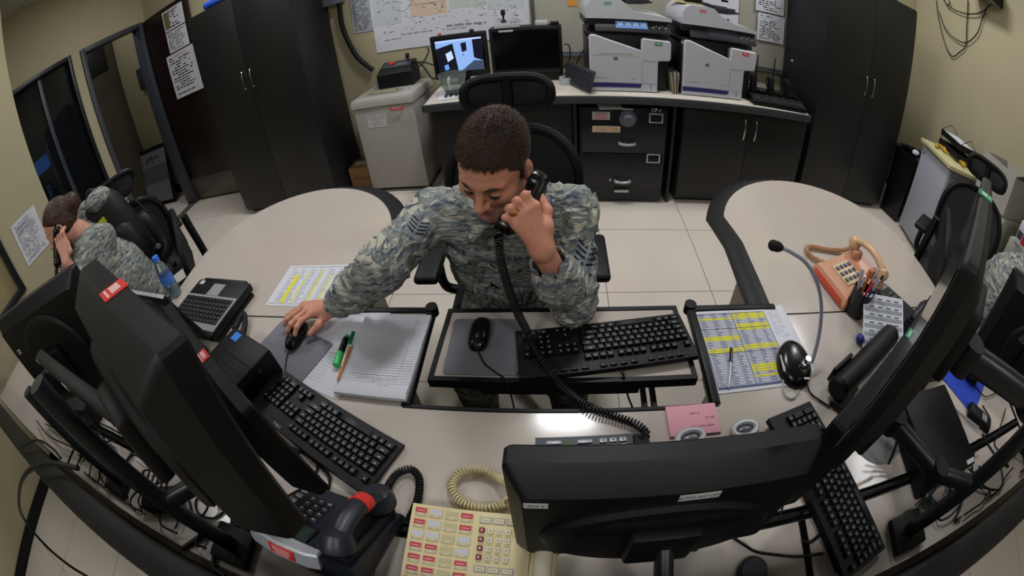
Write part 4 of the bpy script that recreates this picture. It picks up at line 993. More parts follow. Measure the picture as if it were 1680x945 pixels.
mb = MB(Fx); mb.box((-.105, 0, .002), (.034, .14, .01), .004); mb.build('cradle', M_BLACK, t)
# salmon push-button phone
t = thing('push_button_phone', 'salmon push-button phone with handset across its back on the right wing', 'telephone', yawM((1.035, .955, DESK + .001), -80))
M_SAL = mat('salmon_plastic', '#c08a6c', .4, noise=.04)
mb = MB(); mb.loft([[(-.10, -.115, 0), (.10, -.115, 0), (.10, .115, 0), (-.10, .115, 0)], [(-.103, -.118, .02), (.103, -.118, .02), (.103, .118, .02), (-.103, .118, .02)], [(-.095, -.105, .042), (.095, -.105, .042), (.095, .105, .055), (-.095, .105, .055)], [(-.085, -.085, .052), (.085, -.085, .052), (.085, .10, .095), (-.085, .10, .095)]]); mb.build('base', M_SAL, t, 30)
sl = math.atan2(.043, .185); Fx = mloc(0, .0, .0725) @ Matrix.Rotation(sl, 4, 'X')
mb = MB(Fx); mb.box((0, -.03, .001), (.105, .085, .004), .003); mb.build('key_plate', mat('plate_pale', '#c9b08c', .4), t)
for i in range(3):
    for j in range(4):
        mb = MB(Fx); mb.box((-.03 + i * .03, .0 - j * .02 - .0, .005), (.015, .012, .008), .002); mb.build('digit_button', mat('button_slate', '#4a5160', .4), t)
mb = MB(); mb.box((0, -.1195, .022), (.17, .002, .026), .0005); mb.build('red_label', mat('red_orange', '#d0503a', .5), t)
for s in (-1, 1):
    mb = MB(); mb.box((s * .05, .055, .095), (.022, .05, .03), .006); mb.build('cradle_prong', M_SAL, t)
handset(t, mloc(0, .065, .118), .215, mat('salmon_pale', '#c7a27c', .4, noise=.03))
mb = MB(); pts = [onZ(x, y, z) for x, y, z in ((1352, 431, .76), (1345, 428, .753), (1333, 422, .753), (1325, 414, .753), (1325, 405, .753), (1340, 406, .753), (1362, 410, .753), (1385, 410, .758), (1399, 406, .775))]
mb.coil(pts, .0075, .0026, .0066, 5, 10); single('coiled_cord', 'tan coiled cord lying beside the salmon phone', 'cord', mb, mat('cord_tan', '#b38a63', .45, noise=.04))
# ------------------------------------------------------------------ gooseneck microphone
bp_ = (.642, .625)
t = thing('desk_microphone', 'gooseneck desk microphone with black base on the right of the desk', 'microphone', yawM((bp_[0], bp_[1], DESK + .001), -8))
mb = MB(); rings = []
for z, s_ in ((0, .97), (.006, 1), (.02, .95), (.03, .82), (.036, .6), (.038, .2)): rings.append([(.055 * s_ * math.cos(a), .077 * s_ * math.sin(a) * (1 + .1 * math.sin(a)), z + .008 * math.sin(a) * s_) for a in [2 * PI * k / 32 for k in range(32)]])
for r_ in rings[:1]:
    for i, p in enumerate(r_): r_[i] = (p[0], p[1], 0)
mb.loft(rings); mb.build('base', M_BLACK2, t)
mb = MB(); mb.lathe([(.016, 0), (.014, .006), (.009, .01), (.009, .024), (.001, .024)], 20, M=mloc(.022, -.012, .036)); mb.build('neck_socket', M_CHROME, t)
mb = MB(); mb.box((-.046, -.005, .028), (.008, .055, .002), .0006, M=Matrix()); mb.build('asset_label', M_TAPE, t)
mb = MB(); mb.box((.02, -.055, .03), (.018, .006, .002)); mb.build('talk_mark', M_TAPE, t)
Mi = t.matrix_world.inverted()
nk = [Mi @ onZ(x, y, z) for x, y, z in ((1331, 596, .775), (1338, 575, .80), (1346, 535, .85), (1347, 495, .905), (1339, 460, .955), (1322, 431, .99), (1300, 415, 1.0), (1284, 407, 1.0))]
mb = MB(); mb.tube(spl(nk, 8), 0.0056, 10); mb.build('gooseneck', mat('neck_steel', '#8f93a5', .3, .4, noise=.05), t)
a, b_ = nk[-1], Mi @ onZ(1266, 402, .998); mb = MB(); d = (b_ - a).normalized(); mb.tube([a - d * .002, a + d * .004, a + d * .012, a + d * .03, a + d * .038, a + d * .042], [.006, .011, .0145, .0155, .011, .003], 16); mb.build('windscreen', mat('foam_black', '#0b0b0d', .9, noise=.2, nscale=400), t)
mb = MB(); mb.tube(spl([Mi @ onZ(x, y, DESK + .006) for x, y in ((1323, 628), (1330, 645), (1345, 657), (1362, 668))], 6), .003, 6); mb.build('cable', M_RUB, t)
mb = MB(); mb.tube(spl([onZ(x, y, DESK + .005) for x, y in ((1290, 585), (1285, 600), (1286, 640), (1293, 652), (1303, 652), (1310, 640))], 6), .003, 6); single('cable', 'thin pale cable curling left of the microphone base', 'cable', mb, mat('cable_pale', '#a39d90', .5))
# pen cup
pc = onZ(1400, 512, DESK)
t = thing('pen_cup', 'black pen cup full of pens beside the salmon phone', 'cup', mloc(pc.x, pc.y, DESK + .001))
mb = MB(); mb.lathe([(.036, 0), (.04, .004), (.042, .1), (.039, .1), (.036, .006), (.001, .006)], 24); mb.build('cup', M_BLACK2, t)
for k in range(9):
    a = k * 2.4; rr = .028; c1 = [M_BLACK, M_SILVER, mat('pen_blue', '#273a8a', .4), mat('pen_orange', '#b0582a', .4), M_DGREY, M_BLACK, M_TAPE, M_RED, M_BLACK][k]
    pen('pen', ('black pen at the front of the pen cup', 'silver pen standing in the pen cup', 'blue pen standing in the pen cup', 'orange pen standing in the pen cup', 'grey pen standing in the pen cup', 'black pen at the left of the pen cup', 'white pen standing in the pen cup', 'red pen standing in the pen cup', 'black pen at the back of the pen cup')[k],
        (pc.x + .012 * math.cos(a), pc.y + .012 * math.sin(a), DESK + .012), (pc.x + .040 * math.cos(a), pc.y + .040 * math.sin(a), DESK + .15 + .012 * (k % 3)), .0042, [('barrel', 0, .7, .9, 1, c1), ('cap', .7, 1, 1.1, 1, c1 if k % 2 else M_SILVER)], None)
# list phone with label strip and small handset
lp = onZ(1462, 515, DESK)
office_phone('desk_phone', 'black desk phone behind the speaker bar on the right', yawM((1.20, .80, DESK + .002), 180 - 62), False, False)
mb = MB(); sheet(mb, .17, .20)
for k in range(7):
    mb.rect(-.08, -.095 + k * .027, .08, -.082 + k * .027, .0006, 3)
    for j in range(4): mb.rect(-.06 + j * .035, -.079 + k * .027, -.04 + j * .035, -.075 + k * .027, .0007, 1)
single('contact_list', 'striped paper contact list propped beside the pen cup', 'paper', mb, PAPM, frame(tuple(onZ(1450, 534, DESK + .055)), (.80, -.30, .10), (.25, .75, .42)))
# speaker bar
a, b_ = onZ(1372, 640, DESK + .05), onZ(1462, 548, DESK + .05); Mx, L = along(a, b_)
t = thing('speaker_bar', 'black speaker bar with blue stripe lying right of the microphone', 'speaker', Mx)
mb = MB(); mb.tube([(0, 0, 0), (.01, 0, 0), (L * .5, 0, 0), (L - .01, 0, 0), (L, 0, 0)], [.028, .036, .038, .036, .028], 20); mb.build('tube_body', M_BLACK, t)
mb = MB(); mb.lathe([(.030, 0), (.030, .002), (.022, .0045), (.001, .0045)], 24, M=mloc(L, 0, 0) @ mrot(0, 90, 0)); mb.build('end_cap', M_DGREY, t)
mb = MB(); mb.box((L * .42, -.012, .037), (.045, .010, .002), .0006); mb.build('blue_stripe', mat('blue_mark', '#3c57c0', .4), t)
mb = MB(); mb.box((L * .2, 0, -.042), (.1, .05, .012), .003); mb.box((L * .8, 0, -.042), (.1, .05, .012), .003) if False else None; mb.build('foot', M_BLACK, t)
p = onZ(1367, 652, DESK); mb = MB(); mb.box((0, 0, .012), (.11, .05, .022), .004); mb.cyl((-.03, .03, .02), (-.03, .03, .06), .006, n=10); single('bracket', 'black bracket foot at the near end of the speaker bar', 'bracket', mb, M_BLACK, yawM((p.x + .03, p.y - .01, DESK + .001), 35))
p = onZ(1411, 556, DESK + .016); mb = MB(); mb.sphere((0, 0, .016), .016, 16); single('ball', 'small dark blue ball between speaker bar and contact list', 'ball', mb, mat('ball_blue', '#20247a', .4, noise=.1), mloc(p.x, p.y, DESK + .001))
# ================================================================== people (solid shapes blended on a grid, surfaced once)
class Field:
    def __init__(s, lo, hi, h):
        s.lo = np.array(lo, float); s.h = h; s.n = np.ceil((np.array(hi) - s.lo) / h).astype(int) + 1
        s.a = np.full(s.n, 1.0, np.float32)
    def sub(s, lo, hi):
        i0 = np.clip(np.floor((np.array(lo) - s.lo) / s.h).astype(int), 0, s.n); i1 = np.clip(np.ceil((np.array(hi) - s.lo) / s.h).astype(int) + 1, 0, s.n)
        if (i1 <= i0).any(): return None
        sl = tuple(slice(a, b) for a, b in zip(i0, i1))
        g = [((np.arange(a, b) * s.h) + l).astype(np.float32) for a, b, l in zip(i0, i1, s.lo)]
        return sl, np.meshgrid(*g, indexing='ij', sparse=True)
    def put(s, sl, d, k, op):
        a = s.a[sl]
        if op == 'u': h = np.maximum(k - np.abs(a - d), 0) / k; s.a[sl] = np.minimum(a, d) - h * h * k / 4
        else: d = -d; h = np.maximum(k - np.abs(a - d), 0) / k; s.a[sl] = np.maximum(a, d) + h * h * k / 4
    def cap(s, p0, p1, r0, r1=None, k=.01, op='u'):
        r1 = r0 if r1 is None else r1; p0 = np.array(p0, float); p1 = np.array(p1, float); R_ = max(r0, r1) + k * 1.5 + s.h * 2
        q = s.sub(np.minimum(p0, p1) - R_, np.maximum(p0, p1) + R_)
        if q is None: return s
        sl, (X, Y, Z) = q; v = p1 - p0; L = max(v @ v, 1e-12)
        t = np.clip(((X - p0[0]) * v[0] + (Y - p0[1]) * v[1] + (Z - p0[2]) * v[2]) / L, 0, 1)
        d = np.sqrt((X - p0[0] - t * v[0]) ** 2 + (Y - p0[1] - t * v[1]) ** 2 + (Z - p0[2] - t * v[2]) ** 2) - (r0 + (r1 - r0) * t)
        s.put(sl, d.astype(np.float32), k, op); return s
    def chain(s, pts, rs, k=.01, op='u'):
        for i in range(len(pts) - 1): s.cap(pts[i], pts[i + 1], rs[i], rs[i + 1], k, op)
        return s
    def ell(s, c, r, B=None, k=.01, op='u', cut=None):
        """ellipsoid, axes = columns of B; cut = list of (point, normal): keeps the side the normal points away from"""
        c = np.array(c, float); r = np.array(r if hasattr(r, '__len__') else (r, r, r), float); B = np.eye(3) if B is None else np.array(B)
        e = np.sqrt(((B * r) ** 2).sum(1)) + k * 1.5 + s.h * 2; q = s.sub(c - e, c + e)
        if q is None: return s
        sl, (X, Y, Z) = q; X = X - c[0]; Y = Y - c[1]; Z = Z - c[2]
        u = [X * B[0, i] + Y * B[1, i] + Z * B[2, i] for i in range(3)]
        k0 = np.sqrt(sum((u[i] / r[i]) ** 2 for i in range(3))); k1 = np.sqrt(sum((u[i] / r[i] ** 2) ** 2 for i in range(3)))
        d = k0 * (k0 - 1) / np.maximum(k1, 1e-9); d = np.where(k0 < .05, -min(r), d)
        for pt, nn in (cut or []):
            d = np.maximum(d, (X + c[0] - pt[0]) * nn[0] + (Y + c[1] - pt[1]) * nn[1] + (Z + c[2] - pt[2]) * nn[2])
        s.put(sl, d.astype(np.float32), k, op); return s
    def ripple(s, amp, scale, seed=0):
        rs = np.random.RandomState(seed); g = np.meshgrid(*[(np.arange(n) * s.h + l).astype(np.float32) for n, l in zip(s.n, s.lo)], indexing='ij', sparse=True)
        w = [rs.normal(size=3) * .35 / scale for _ in range(3)]
        wx = sum(np.sin(g[0] * a[0] * 6 + g[1] * a[1] * 6 + g[2] * a[2] * 6 + i * 1.7) for i, a in enumerate(w)) * scale * .6
        out = 0
        for i in range(7):
            a = rs.normal(size=3); a *= 6.28 / (np.linalg.norm(a) * scale * rs.uniform(.6, 1.6)); out = out + np.sin(a[0] * (g[0] + wx) + a[1] * (g[1] + wx) + a[2] * (g[2] - wx) + rs.uniform(0, 6))
        s.a += (amp * (np.abs(out / 2.6) - .5)).astype(np.float32); return s
    def mesh(s):
        a = s.a; S = a < 0; n = s.n
        C = np.zeros(n - 1, np.int8)
        for i in (0, 1):
            for j in (0, 1):
                for k in (0, 1): C += S[i:n[0] - 1 + i, j:n[1] - 1 + j, k:n[2] - 1 + k]
        idx = np.argwhere((C > 0) & (C < 8)); ID = np.full(n - 1, -1, np.int32); ID[tuple(idx.T)] = np.arange(len(idx))
        P = np.zeros((len(idx), 3)); W = np.zeros(len(idx)); cs = [(i, j, k) for i in (0, 1) for j in (0, 1) for k in (0, 1)]
        val = {c: a[idx[:, 0] + c[0], idx[:, 1] + c[1], idx[:, 2] + c[2]] for c in cs}
        for c in cs:
            for ax in range(3):
                if c[ax]: continue
                e = list(c); e[ax] = 1; e = tuple(e); v0, v1 = val[c], val[e]; m = (v0 < 0) != (v1 < 0)
                t = np.where(m, v0 / np.where(np.abs(v0 - v1) < 1e-12, 1, v0 - v1), 0)
                for d in range(3): P[:, d] += m * (c[d] + (t if d == ax else 0))
                W += m
        P = (idx + P / W[:, None]) * s.h + s.lo; F = []
        for ax in range(3):
            b, c = (ax + 1) % 3, (ax + 2) % 3
            sl0 = [slice(None)] * 3; sl1 = [slice(None)] * 3; sl0[ax] = slice(0, -1); sl1[ax] = slice(1, None)
            for d in (b, c): sl0[d] = slice(1, -1); sl1[d] = slice(1, -1)
            A, Bb = S[tuple(sl0)], S[tuple(sl1)]
            for cond, fl in ((A & ~Bb, False), (~A & Bb, True)):
                e = np.argwhere(cond); e[:, b] += 1; e[:, c] += 1
                o = np.zeros(3, int); q = []
                for db, dc in ((-1, -1), (0, -1), (0, 0), (-1, 0)):
                    o = np.zeros(3, int); o[b] = db; o[c] = dc; q.append(ID[tuple((e + o).T)])
                q = np.stack(q, 1); F.append(q[:, ::-1] if fl else q)
        return P, np.concatenate(F)
def field_obj(name, f, m, parent=None, attr=None):
    P, Fc = f.mesh(); me = bpy.data.meshes.new(name)
    me.vertices.add(len(P)); me.vertices.foreach_set('co', P.astype(np.float32).ravel())
    me.loops.add(Fc.size); me.loops.foreach_set('vertex_index', Fc.astype(np.int32).ravel())
    me.polygons.add(len(Fc)); me.polygons.foreach_set('loop_start', np.arange(0, Fc.size, 4, dtype=np.int32)); me.polygons.foreach_set('loop_total', np.full(len(Fc), 4, np.int32))
    me.update(calc_edges=True); me.validate(); me.materials.append(m)
    if attr:
        for an, fn in attr.items():
            at = me.attributes.new(an, 'FLOAT', 'POINT'); at.data.foreach_set('value', fn(P).astype(np.float32))
    me.shade_smooth(); ob = bpy.data.objects.new(name, me); COL.objects.link(ob)
    if parent is not None: ob.parent = parent
    return ob
def V3(v): return np.array(v, float)

# ---- cloth and skin
def camo(name, cols, scale):
    m, nt, b = nodes(name); tc = N(nt, 'ShaderNodeTexCoord')
    mp = N(nt, 'ShaderNodeMapping'); mp.inputs['Scale'].default_value = (.55, .55, 2.2); mp.inputs['Rotation'].default_value = (.25, .30, .3); nt.links.new(tc.outputs['Object'], mp.inputs[0])
    n1 = N(nt, 'ShaderNodeTexNoise'); n1.inputs['Scale'].default_value = scale; n1.inputs['Detail'].default_value = 4; n1.inputs['Roughness'].default_value = .68; n1.inputs['Detail'].default_value = 6; n1.inputs['Distortion'].default_value = 1.2
    n2 = N(nt, 'ShaderNodeTexNoise'); n2.inputs['Scale'].default_value = scale * .8; n2.inputs['Detail'].default_value = 5; n2.inputs['Distortion'].default_value = 1.6
    mp2 = N(nt, 'ShaderNodeMapping'); mp2.inputs['Location'].default_value = (5.2, 1.3, 2.7); mp2.inputs['Scale'].default_value = (.55, .55, 3.0); mp2.inputs['Rotation'].default_value = (-.25, .25, .6)
    nt.links.new(mp.outputs[0], n1.inputs['Vector']); nt.links.new(tc.outputs['Object'], mp2.inputs[0]); nt.links.new(mp2.outputs[0], n2.inputs['Vector'])
    r1 = N(nt, 'ShaderNodeValToRGB'); r1.color_ramp.interpolation = 'LINEAR'; e = r1.color_ramp.elements
    e[0].position = .38; e[0].color = lin(cols[0]); e[1].position = .62; e[1].color = lin(cols[2])
    for p, c in ((.44, cols[0]), (.46, cols[1]), (.52, cols[1]), (.54, cols[2])): q = e.new(p); q.color = lin(c)
    r2 = N(nt, 'ShaderNodeValToRGB'); e = r2.color_ramp.elements; e[0].position = .55; e[0].color = (0, 0, 0, 1); e[1].position = .575; e[1].color = (1, 1, 1, 1)
    nt.links.new(n1.outputs['Fac'], r1.inputs[0]); nt.links.new(n2.outputs['Fac'], r2.inputs[0])
    mx = N(nt, 'ShaderNodeMix', data_type='RGBA'); mx.inputs[7].default_value = lin(cols[3]); nt.links.new(r2.outputs[0], mx.inputs[0]); nt.links.new(r1.outputs[0], mx.inputs[6])
    nt.links.new(mx.outputs[2], b.inputs['Base Color']); b.inputs['Roughness'].default_value = .85; b.inputs['Specular IOR Level'].default_value = .2
    n3 = N(nt, 'ShaderNodeTexNoise'); n3.inputs['Scale'].default_value = 13; n3.inputs['Detail'].default_value = 3; n3.inputs['Distortion'].default_value = .6; nt.links.new(tc.outputs['Object'], n3.inputs['Vector'])
    bp = N(nt, 'ShaderNodeBump'); bp.inputs['Strength'].default_value = .35; bp.inputs['Distance'].default_value = .012; nt.links.new(n3.outputs['Fac'], bp.inputs['Height']); nt.links.new(bp.outputs[0], b.inputs['Normal'])
    return m
M_CAMO = camo('camouflage_cloth', ('#4b525c', '#747b7d', '#8a8c82', '#aeac9c'), 34)
M_CAMOD = camo('camouflage_trousers', ('#2e3238', '#4c4d4a', '#5d5a4e', '#716c5a'), 24)
def skin_mat(name, base, lips, stub):
    m, nt, b = nodes(name); tc = N(nt, 'ShaderNodeTexCoord')
    n = N(nt, 'ShaderNodeTexNoise'); n.inputs['Scale'].default_value = 90; n.inputs['Detail'].default_value = 4; nt.links.new(tc.outputs['Object'], n.inputs['Vector'])
    c = lin(base); mx = N(nt, 'ShaderNodeMix', data_type='RGBA'); mx.inputs[6].default_value = (c[0] * .86, c[1] * .80, c[2] * .80, 1); mx.inputs[7].default_value = (min(1, c[0] * 1.1), c[1] * 1.1, c[2] * 1.08, 1); nt.links.new(n.outputs['Fac'], mx.inputs[0])
    prev = mx.outputs[2]
    for an, col in (('stubble', stub), ('lips', lips)):
        at = N(nt, 'ShaderNodeAttribute'); at.attribute_name = an; m2 = N(nt, 'ShaderNodeMix', data_type='RGBA'); m2.inputs[7].default_value = lin(col)
        nt.links.new(at.outputs['Fac'], m2.inputs[0]); nt.links.new(prev, m2.inputs[6]); prev = m2.outputs[2]
    nt.links.new(prev, b.inputs['Base Color']); b.inputs['Roughness'].default_value = .5; b.inputs['Specular IOR Level'].default_value = .35
    b.inputs['Subsurface Weight'].default_value = .12; b.inputs['Subsurface Radius'].default_value = (.01, .004, .002); b.inputs['Subsurface Scale'].default_value = .5
    bp = N(nt, 'ShaderNodeBump'); bp.inputs['Strength'].default_value = .12; bp.inputs['Distance'].default_value = .002; n4 = N(nt, 'ShaderNodeTexNoise'); n4.inputs['Scale'].default_value = 400; nt.links.new(tc.outputs['Object'], n4.inputs['Vector']); nt.links.new(n4.outputs['Fac'], bp.inputs['Height']); nt.links.new(bp.outputs[0], b.inputs['Normal'])
    return m
M_SKIN = skin_mat('skin_tanned', '#cb9078', '#b0665c', '#7d5f54')
M_SKINW = skin_mat('skin_fair', '#cf9a84', '#b5655f', '#b07a66')
M_HAIR = mat('hair_dark_brown', '#30241c', .6, noise=.5, nscale=350, bump=.9, bscale=380)
M_HAIRW = mat('hair_brown', '#3a2415', .5, noise=.4, nscale=200, bump=.7, bscale=260)
M_EYE = mat('eye_dark', '#3d3430', .2)
def face_frame(yaw, pitch, roll):
    y, p, r_ = R(yaw), R(pitch), R(roll)
    F = V3((-math.sin(y) * math.cos(p), -math.cos(y) * math.cos(p), -math.sin(p))); Uv = V3((0, 0, 1)) - F * F[2]; Uv /= np.linalg.norm(Uv); S = np.cross(Uv, F)
    return F, -math.sin(r_) * S + math.cos(r_) * Uv, math.cos(r_) * S + math.sin(r_) * Uv
def head(f, Hc, F, Uv, S, sc=1.0, fem=False, neck=None):
    B = np.stack([S, F, Uv], 1); L = lambda s, fw, u: Hc + (s * S + fw * F + u * Uv) * sc
    E = lambda c, r, k, op='u': f.ell(L(*c), V3(r) * sc, B, k * sc, op); C_ = lambda a, b_, r0, r1, k, op='u': f.cap(L(*a), L(*b_), r0 * sc, r1 * sc, k * sc, op)
    E((0, -.018, .035), (.075, .096, .086), .02)
    E((0, .022, .018), (.066, .068, .072), .03)
    E((0, .030, -.045), (.056, .058, .066), .035)
    C_((-.045, .005, -.070), (-.012, .072, -.098), .026, .020, .03); C_((.045, .005, -.070), (.012, .072, -.098), .026, .020, .03)
    E((0, .078, -.100), (.022, .018, .018), .02)
    for s in (-1, 1):
        C_((s * .012, .086, .026), (s * .046, .072, .024), .009, .007, .016)
        E((s * .045, .058, -.022), (.024, .024, .022), .025)
        E((s * .031, .099, .000), (.016, .016, .011), .014, 's')
        E((s * .031, .0755, .0015), (.0155, .0155, .0135), .005)
        E((s * .0795, -.008, -.012), (.010, .022, .033), .010); E((s * .089, -.002, -.010), (.006, .011, .018), .006, 's')
        E((s * .012, .100, -.034), (.0085, .010, .0075), .006)
    C_((0, .088, .012), (0, .112, -.026), .0075, .0105, .012); E((0, .115, -.029), (.0105, .010, .0095), .008)
    C_((-.017, .090, -.062), (0, .0985, -.060), .0045, .0058, .006); C_((.017, .090, -.062), (0, .0985, -.060), .0045, .0058, .006)
    C_((-.014, .090, -.073), (.014, .090, -.073), .0062, .0062, .006)
    C_((-.022, .096, -.0672), (.022, .096, -.0672), .0022, .0022, .003, 's')
    if neck is not None: f.chain([L(0, -.028, -.06), L(0, -.045, -.105), neck], [.052 * sc, .053 * sc, .058 * sc], .03)
    return L, B
def hair_field(Hc, F, Uv, S, L, B, h, fem=False, thick=.009):
    f = Field(Hc - .17, Hc + .17, h)
    nn = lambda v: v / np.linalg.norm(v)
    cuts = [(L(0, 0, .012), nn(.85 * F - Uv))]
    f.ell(L(0, -.018, .036), (.075 + thick, .096 + thick, .088 + thick * 1.4), B, .01, cut=cuts)
    f.ell(L(0, .02, .03), (.067 + thick * .8, .066 + thick, .074 + thick * 1.3), B, .012, cut=[(L(0, .0, .012), nn(.85 * F - Uv)), (L(0, .072, 0), F)])
    for s in (-1, 1): f.ell(L(s * .072, .012, .012), (.007, .012, .03), B, .008); f.ell(L(s * .058, .075, .055), (.022, .026, .022), B, .008, 's')
    return f
def finger(f, pts, r0=.0088, r1=.0072, k=.004):
    n = len(pts); rs = [r0 + (r1 - r0) * i / (n - 1) for i in range(n)]
    f.chain(pts, rs, k)
    for i in range(1, n - 1): f.ell(pts[i], rs[i] * 1.06, None, k)

# ---------------------------------------------------------------- the soldier at the desk
SF, SU, SS = face_frame(19, 25, -7)
SH = V3(dist(811, 269, 1.03))
D3 = lambda px, py, t: V3(dist(px, py, t)); Z3 = lambda px, py, z: V3(onZ(px, py, z))
NECK = V3((-.150, 1.005, 1.02))
shR, shL = D3(712, 352, 1.25), D3(938, 345, 1.18)
elR, wrR = D3(622, 442, 1.13), Z3(548, 503, .800)
elL, wrL = V3((.036, .832, TZ + .052)), D3(889, 408, .965)
body = Field((-.86, .60, .74), (.17, 1.22, 1.34), .0032)
L_, B_ = head(body, SH, SF, SU, SS, 1.0, neck=NECK)
# torso core and arms stay inside the clothes
body.chain([NECK, (-.155, 1.10, .80)], [.07, .09], .03); body.chain([NECK - V3((0, 0, .02)), shR], [.05, .045], .03); body.chain([NECK - V3((0, 0, .02)), shL], [.05, .045], .03)
body.chain([shR, elR, wrR], [.045, .036, .0255], .02); body.chain([shL, elL, wrL], [.045, .036, .0265], .02)
# left hand round the handset
earP = L_(.103, .012, -.014); mouP = D3(823, 370, .945)
hx = (mouP - earP); hx /= np.linalg.norm(hx)
tc_ = -V3(ray(860, 340))                                     # towards the viewer side
mcp = [D3(877, 338, .938), D3(864, 345, .930), D3(853, 354, .926), D3(846, 368, .926)]
pip = [D3(862, 320, .930), D3(848, 330, .918), D3(836, 342, .912), D3(829, 357, .910)]
for i, (a, b_) in enumerate(zip(mcp, pip)):
    body.cap(wrL, a, .020, .0125, .016)
    away = V3(ray(840, 340)); g = hx
    dip = b_ + away * .030 + V3((-.004, 0, -.002)); tip = dip + away * .012 + V3((.018, 0, .006))
    finger(body, [a, b_, dip, tip], (.0098, .0098, .0092, .0082)[i], (.0082, .0082, .0078, .007)[i], .004)
    body.ell(a, .0118 if i < 3 else .0105, None, .006)
thb = D3(897, 372, .955); finger(body, [thb, D3(897, 345, .965), D3(887, 322, .975)], .0125, .0095, .008); body.cap(wrL, thb, .021, .014, .015)
# right hand on the mouse
zz = DESK
mR = [Z3(511, 515, zz + .062), Z3(503, 509, zz + .062), Z3(499, 504, zz + .056), Z3(499, 500, zz + .048)]
pR = [Z3(493, 527, zz + .060), Z3(486, 523, zz + .060), Z3(480, 517, zz + .048), Z3(481, 511, zz + .036)]
tR = [Z3(484, 549, zz + .043), Z3(472, 544, zz + .042), Z3(466, 533, zz + .030), Z3(469, 524, zz + .020)]
for i in range(4):
    body.cap(wrR, mR[i], .021, .0125, .016); mid = pR[i] * .45 + tR[i] * .55 + V3((0, 0, .006)); finger(body, [mR[i], pR[i], mid, tR[i]], (.0098, .0098, .0094, .0084)[i], (.0078, .0078, .0074, .0068)[i], .004)
tb = Z3(533, 519, zz + .045); body.cap(wrR, tb, .021, .015, .016); finger(body, [tb, Z3(523, 533, zz + .040), Z3(508, 548, zz + .026)], .0125, .0092, .008)
def loc(P): d = P - SH; return d @ SS, d @ SF, d @ SU
def ss(x, a, b_): t = np.clip((x - a) / (b_ - a), 0, 1); return t * t * (3 - 2 * t)
def stub(P):
    s, fw, u = loc(P); j = ss(-u, .045, .062) * ss(fw, -.03, .02) * ss(-u, -.2, -.1) * (np.abs(s) < .09) * (u > -.15) * (1 - ss(-u, .112, .13)); must = ss(fw, .07, .085) * ss(-u, .042, .048) * (1 - ss(-u, .056, .06)) * (np.abs(s) < .03)
    sideb = ss(np.abs(s), .055, .065) * ss(fw, -.01, .005) * (1 - ss(fw, .02, .035)) * ss(u, -.05, -.02) * (1 - ss(u, .03, .05))
    return np.clip(.55 * j + .45 * must + .5 * sideb, 0, .6)
def lipf(P): s, fw, u = loc(P); return .75 * (fw > .07) * (1 - ss(np.abs(s), .016, .024)) * ss(u, -.082, -.078) * (1 - ss(u, -.059, -.055))
person = field_obj('person', body, M_SKIN, None, {'stubble': stub, 'lips': lipf})
tag(person, 'man in camouflage uniform at the desk with a handset and a mouse', 'person')
hf = hair_field(SH, SF, SU, SS, L_, B_, .0026, thick=.0045); hair_o = field_obj('hair', hf, M_HAIR, person)
def strands(ob, Lf, F, Uv, S, Hc, n, l0, l1, parent, m):
    me = ob.data; rnd = random.Random(5); mb = MB(); vs = me.vertices; N_ = len(vs)
    Fv, Uvv = Vector(F), Vector(Uv); H = Vector(Hc)
    for _ in range(n):
        v = vs[rnd.randrange(N_)]; nn = v.normal; q = v.co - H; u = q.dot(Uvv); fw = q.dot(Fv)
        k = min(1, max(0, (u - .03) / .08, (fw - .035) / .05 if abs(q.dot(Vector(S))) < .045 else 0)); L = (l0 + (l1 - l0) * k) * rnd.uniform(.6, 1.3)
        if nn.dot(q) < 0: continue
        d = (nn + Fv * (.75 * k) + Vector((rnd.uniform(-.35, .35), rnd.uniform(-.35, .35), rnd.uniform(-.35, .35)))).normalized()
        a = d.orthogonal().normalized() * .0011; b_ = d.cross(a); p = v.co - nn * .001
        mb.add([p + a, p - a * .5 + b_ * .87, p - a * .5 - b_ * .87, p + d * L], [(0, 1, 3), (1, 2, 3), (2, 0, 3)])
    o = mb.build('hair_strands', m, ob, 180); o['kind'] = 'stuff'; return o
strands(hair_o, L_, SF, SU, SS, SH, 9000, .0035, .014, person, mat('hair_strand_brown', '#4b382b', .4, noise=.4, nscale=300))
for s in (-1, 1):
    mb = MB(); mb.sphere(tuple(L_(s * .031, .0785, -.0025)), .0136, 16); mb.build('eye', M_EYE, person)
    mb = MB(); mb.tube([tuple(L_(s * .014, .0945, .0225)), tuple(L_(s * .03, .0915, .028)), tuple(L_(s * .048, .078, .0235))], [.0036, .0046, .0026], 8); mb.build('eyebrow', M_HAIR, person)
    mb = MB(); mb.tube(spl([tuple(L_(s * .018, .0885, -.004)), tuple(L_(s * .031, .0935, -.0072)), tuple(L_(s * .044, .0855, -.0045))], 5), .0013, 6); mb.build('eyelash', M_HAIR, person)
rp = mcp[2] * .45 + pip[2] * .55; rd = (pip[2] - mcp[2]); rd /= np.linalg.norm(rd)
mb = MB(); Mx = frame(tuple(rp), tuple(V3((rd[1], -rd[0], 0)) / max(1e-6, np.hypot(rd[0], rd[1]))), tuple(np.cross(rd, V3((rd[1], -rd[0], 0)))))
for o_ in (-.0028, .0022): mb.tube([(.0102 * math.cos(q), .0102 * math.sin(q), o_) for q in [2 * PI * i / 24 for i in range(24)]], .0016, 8, M=Mx, closed=True)
mb.build('finger_ring', mat('gold', '#c9a04a', .25, 1), person)
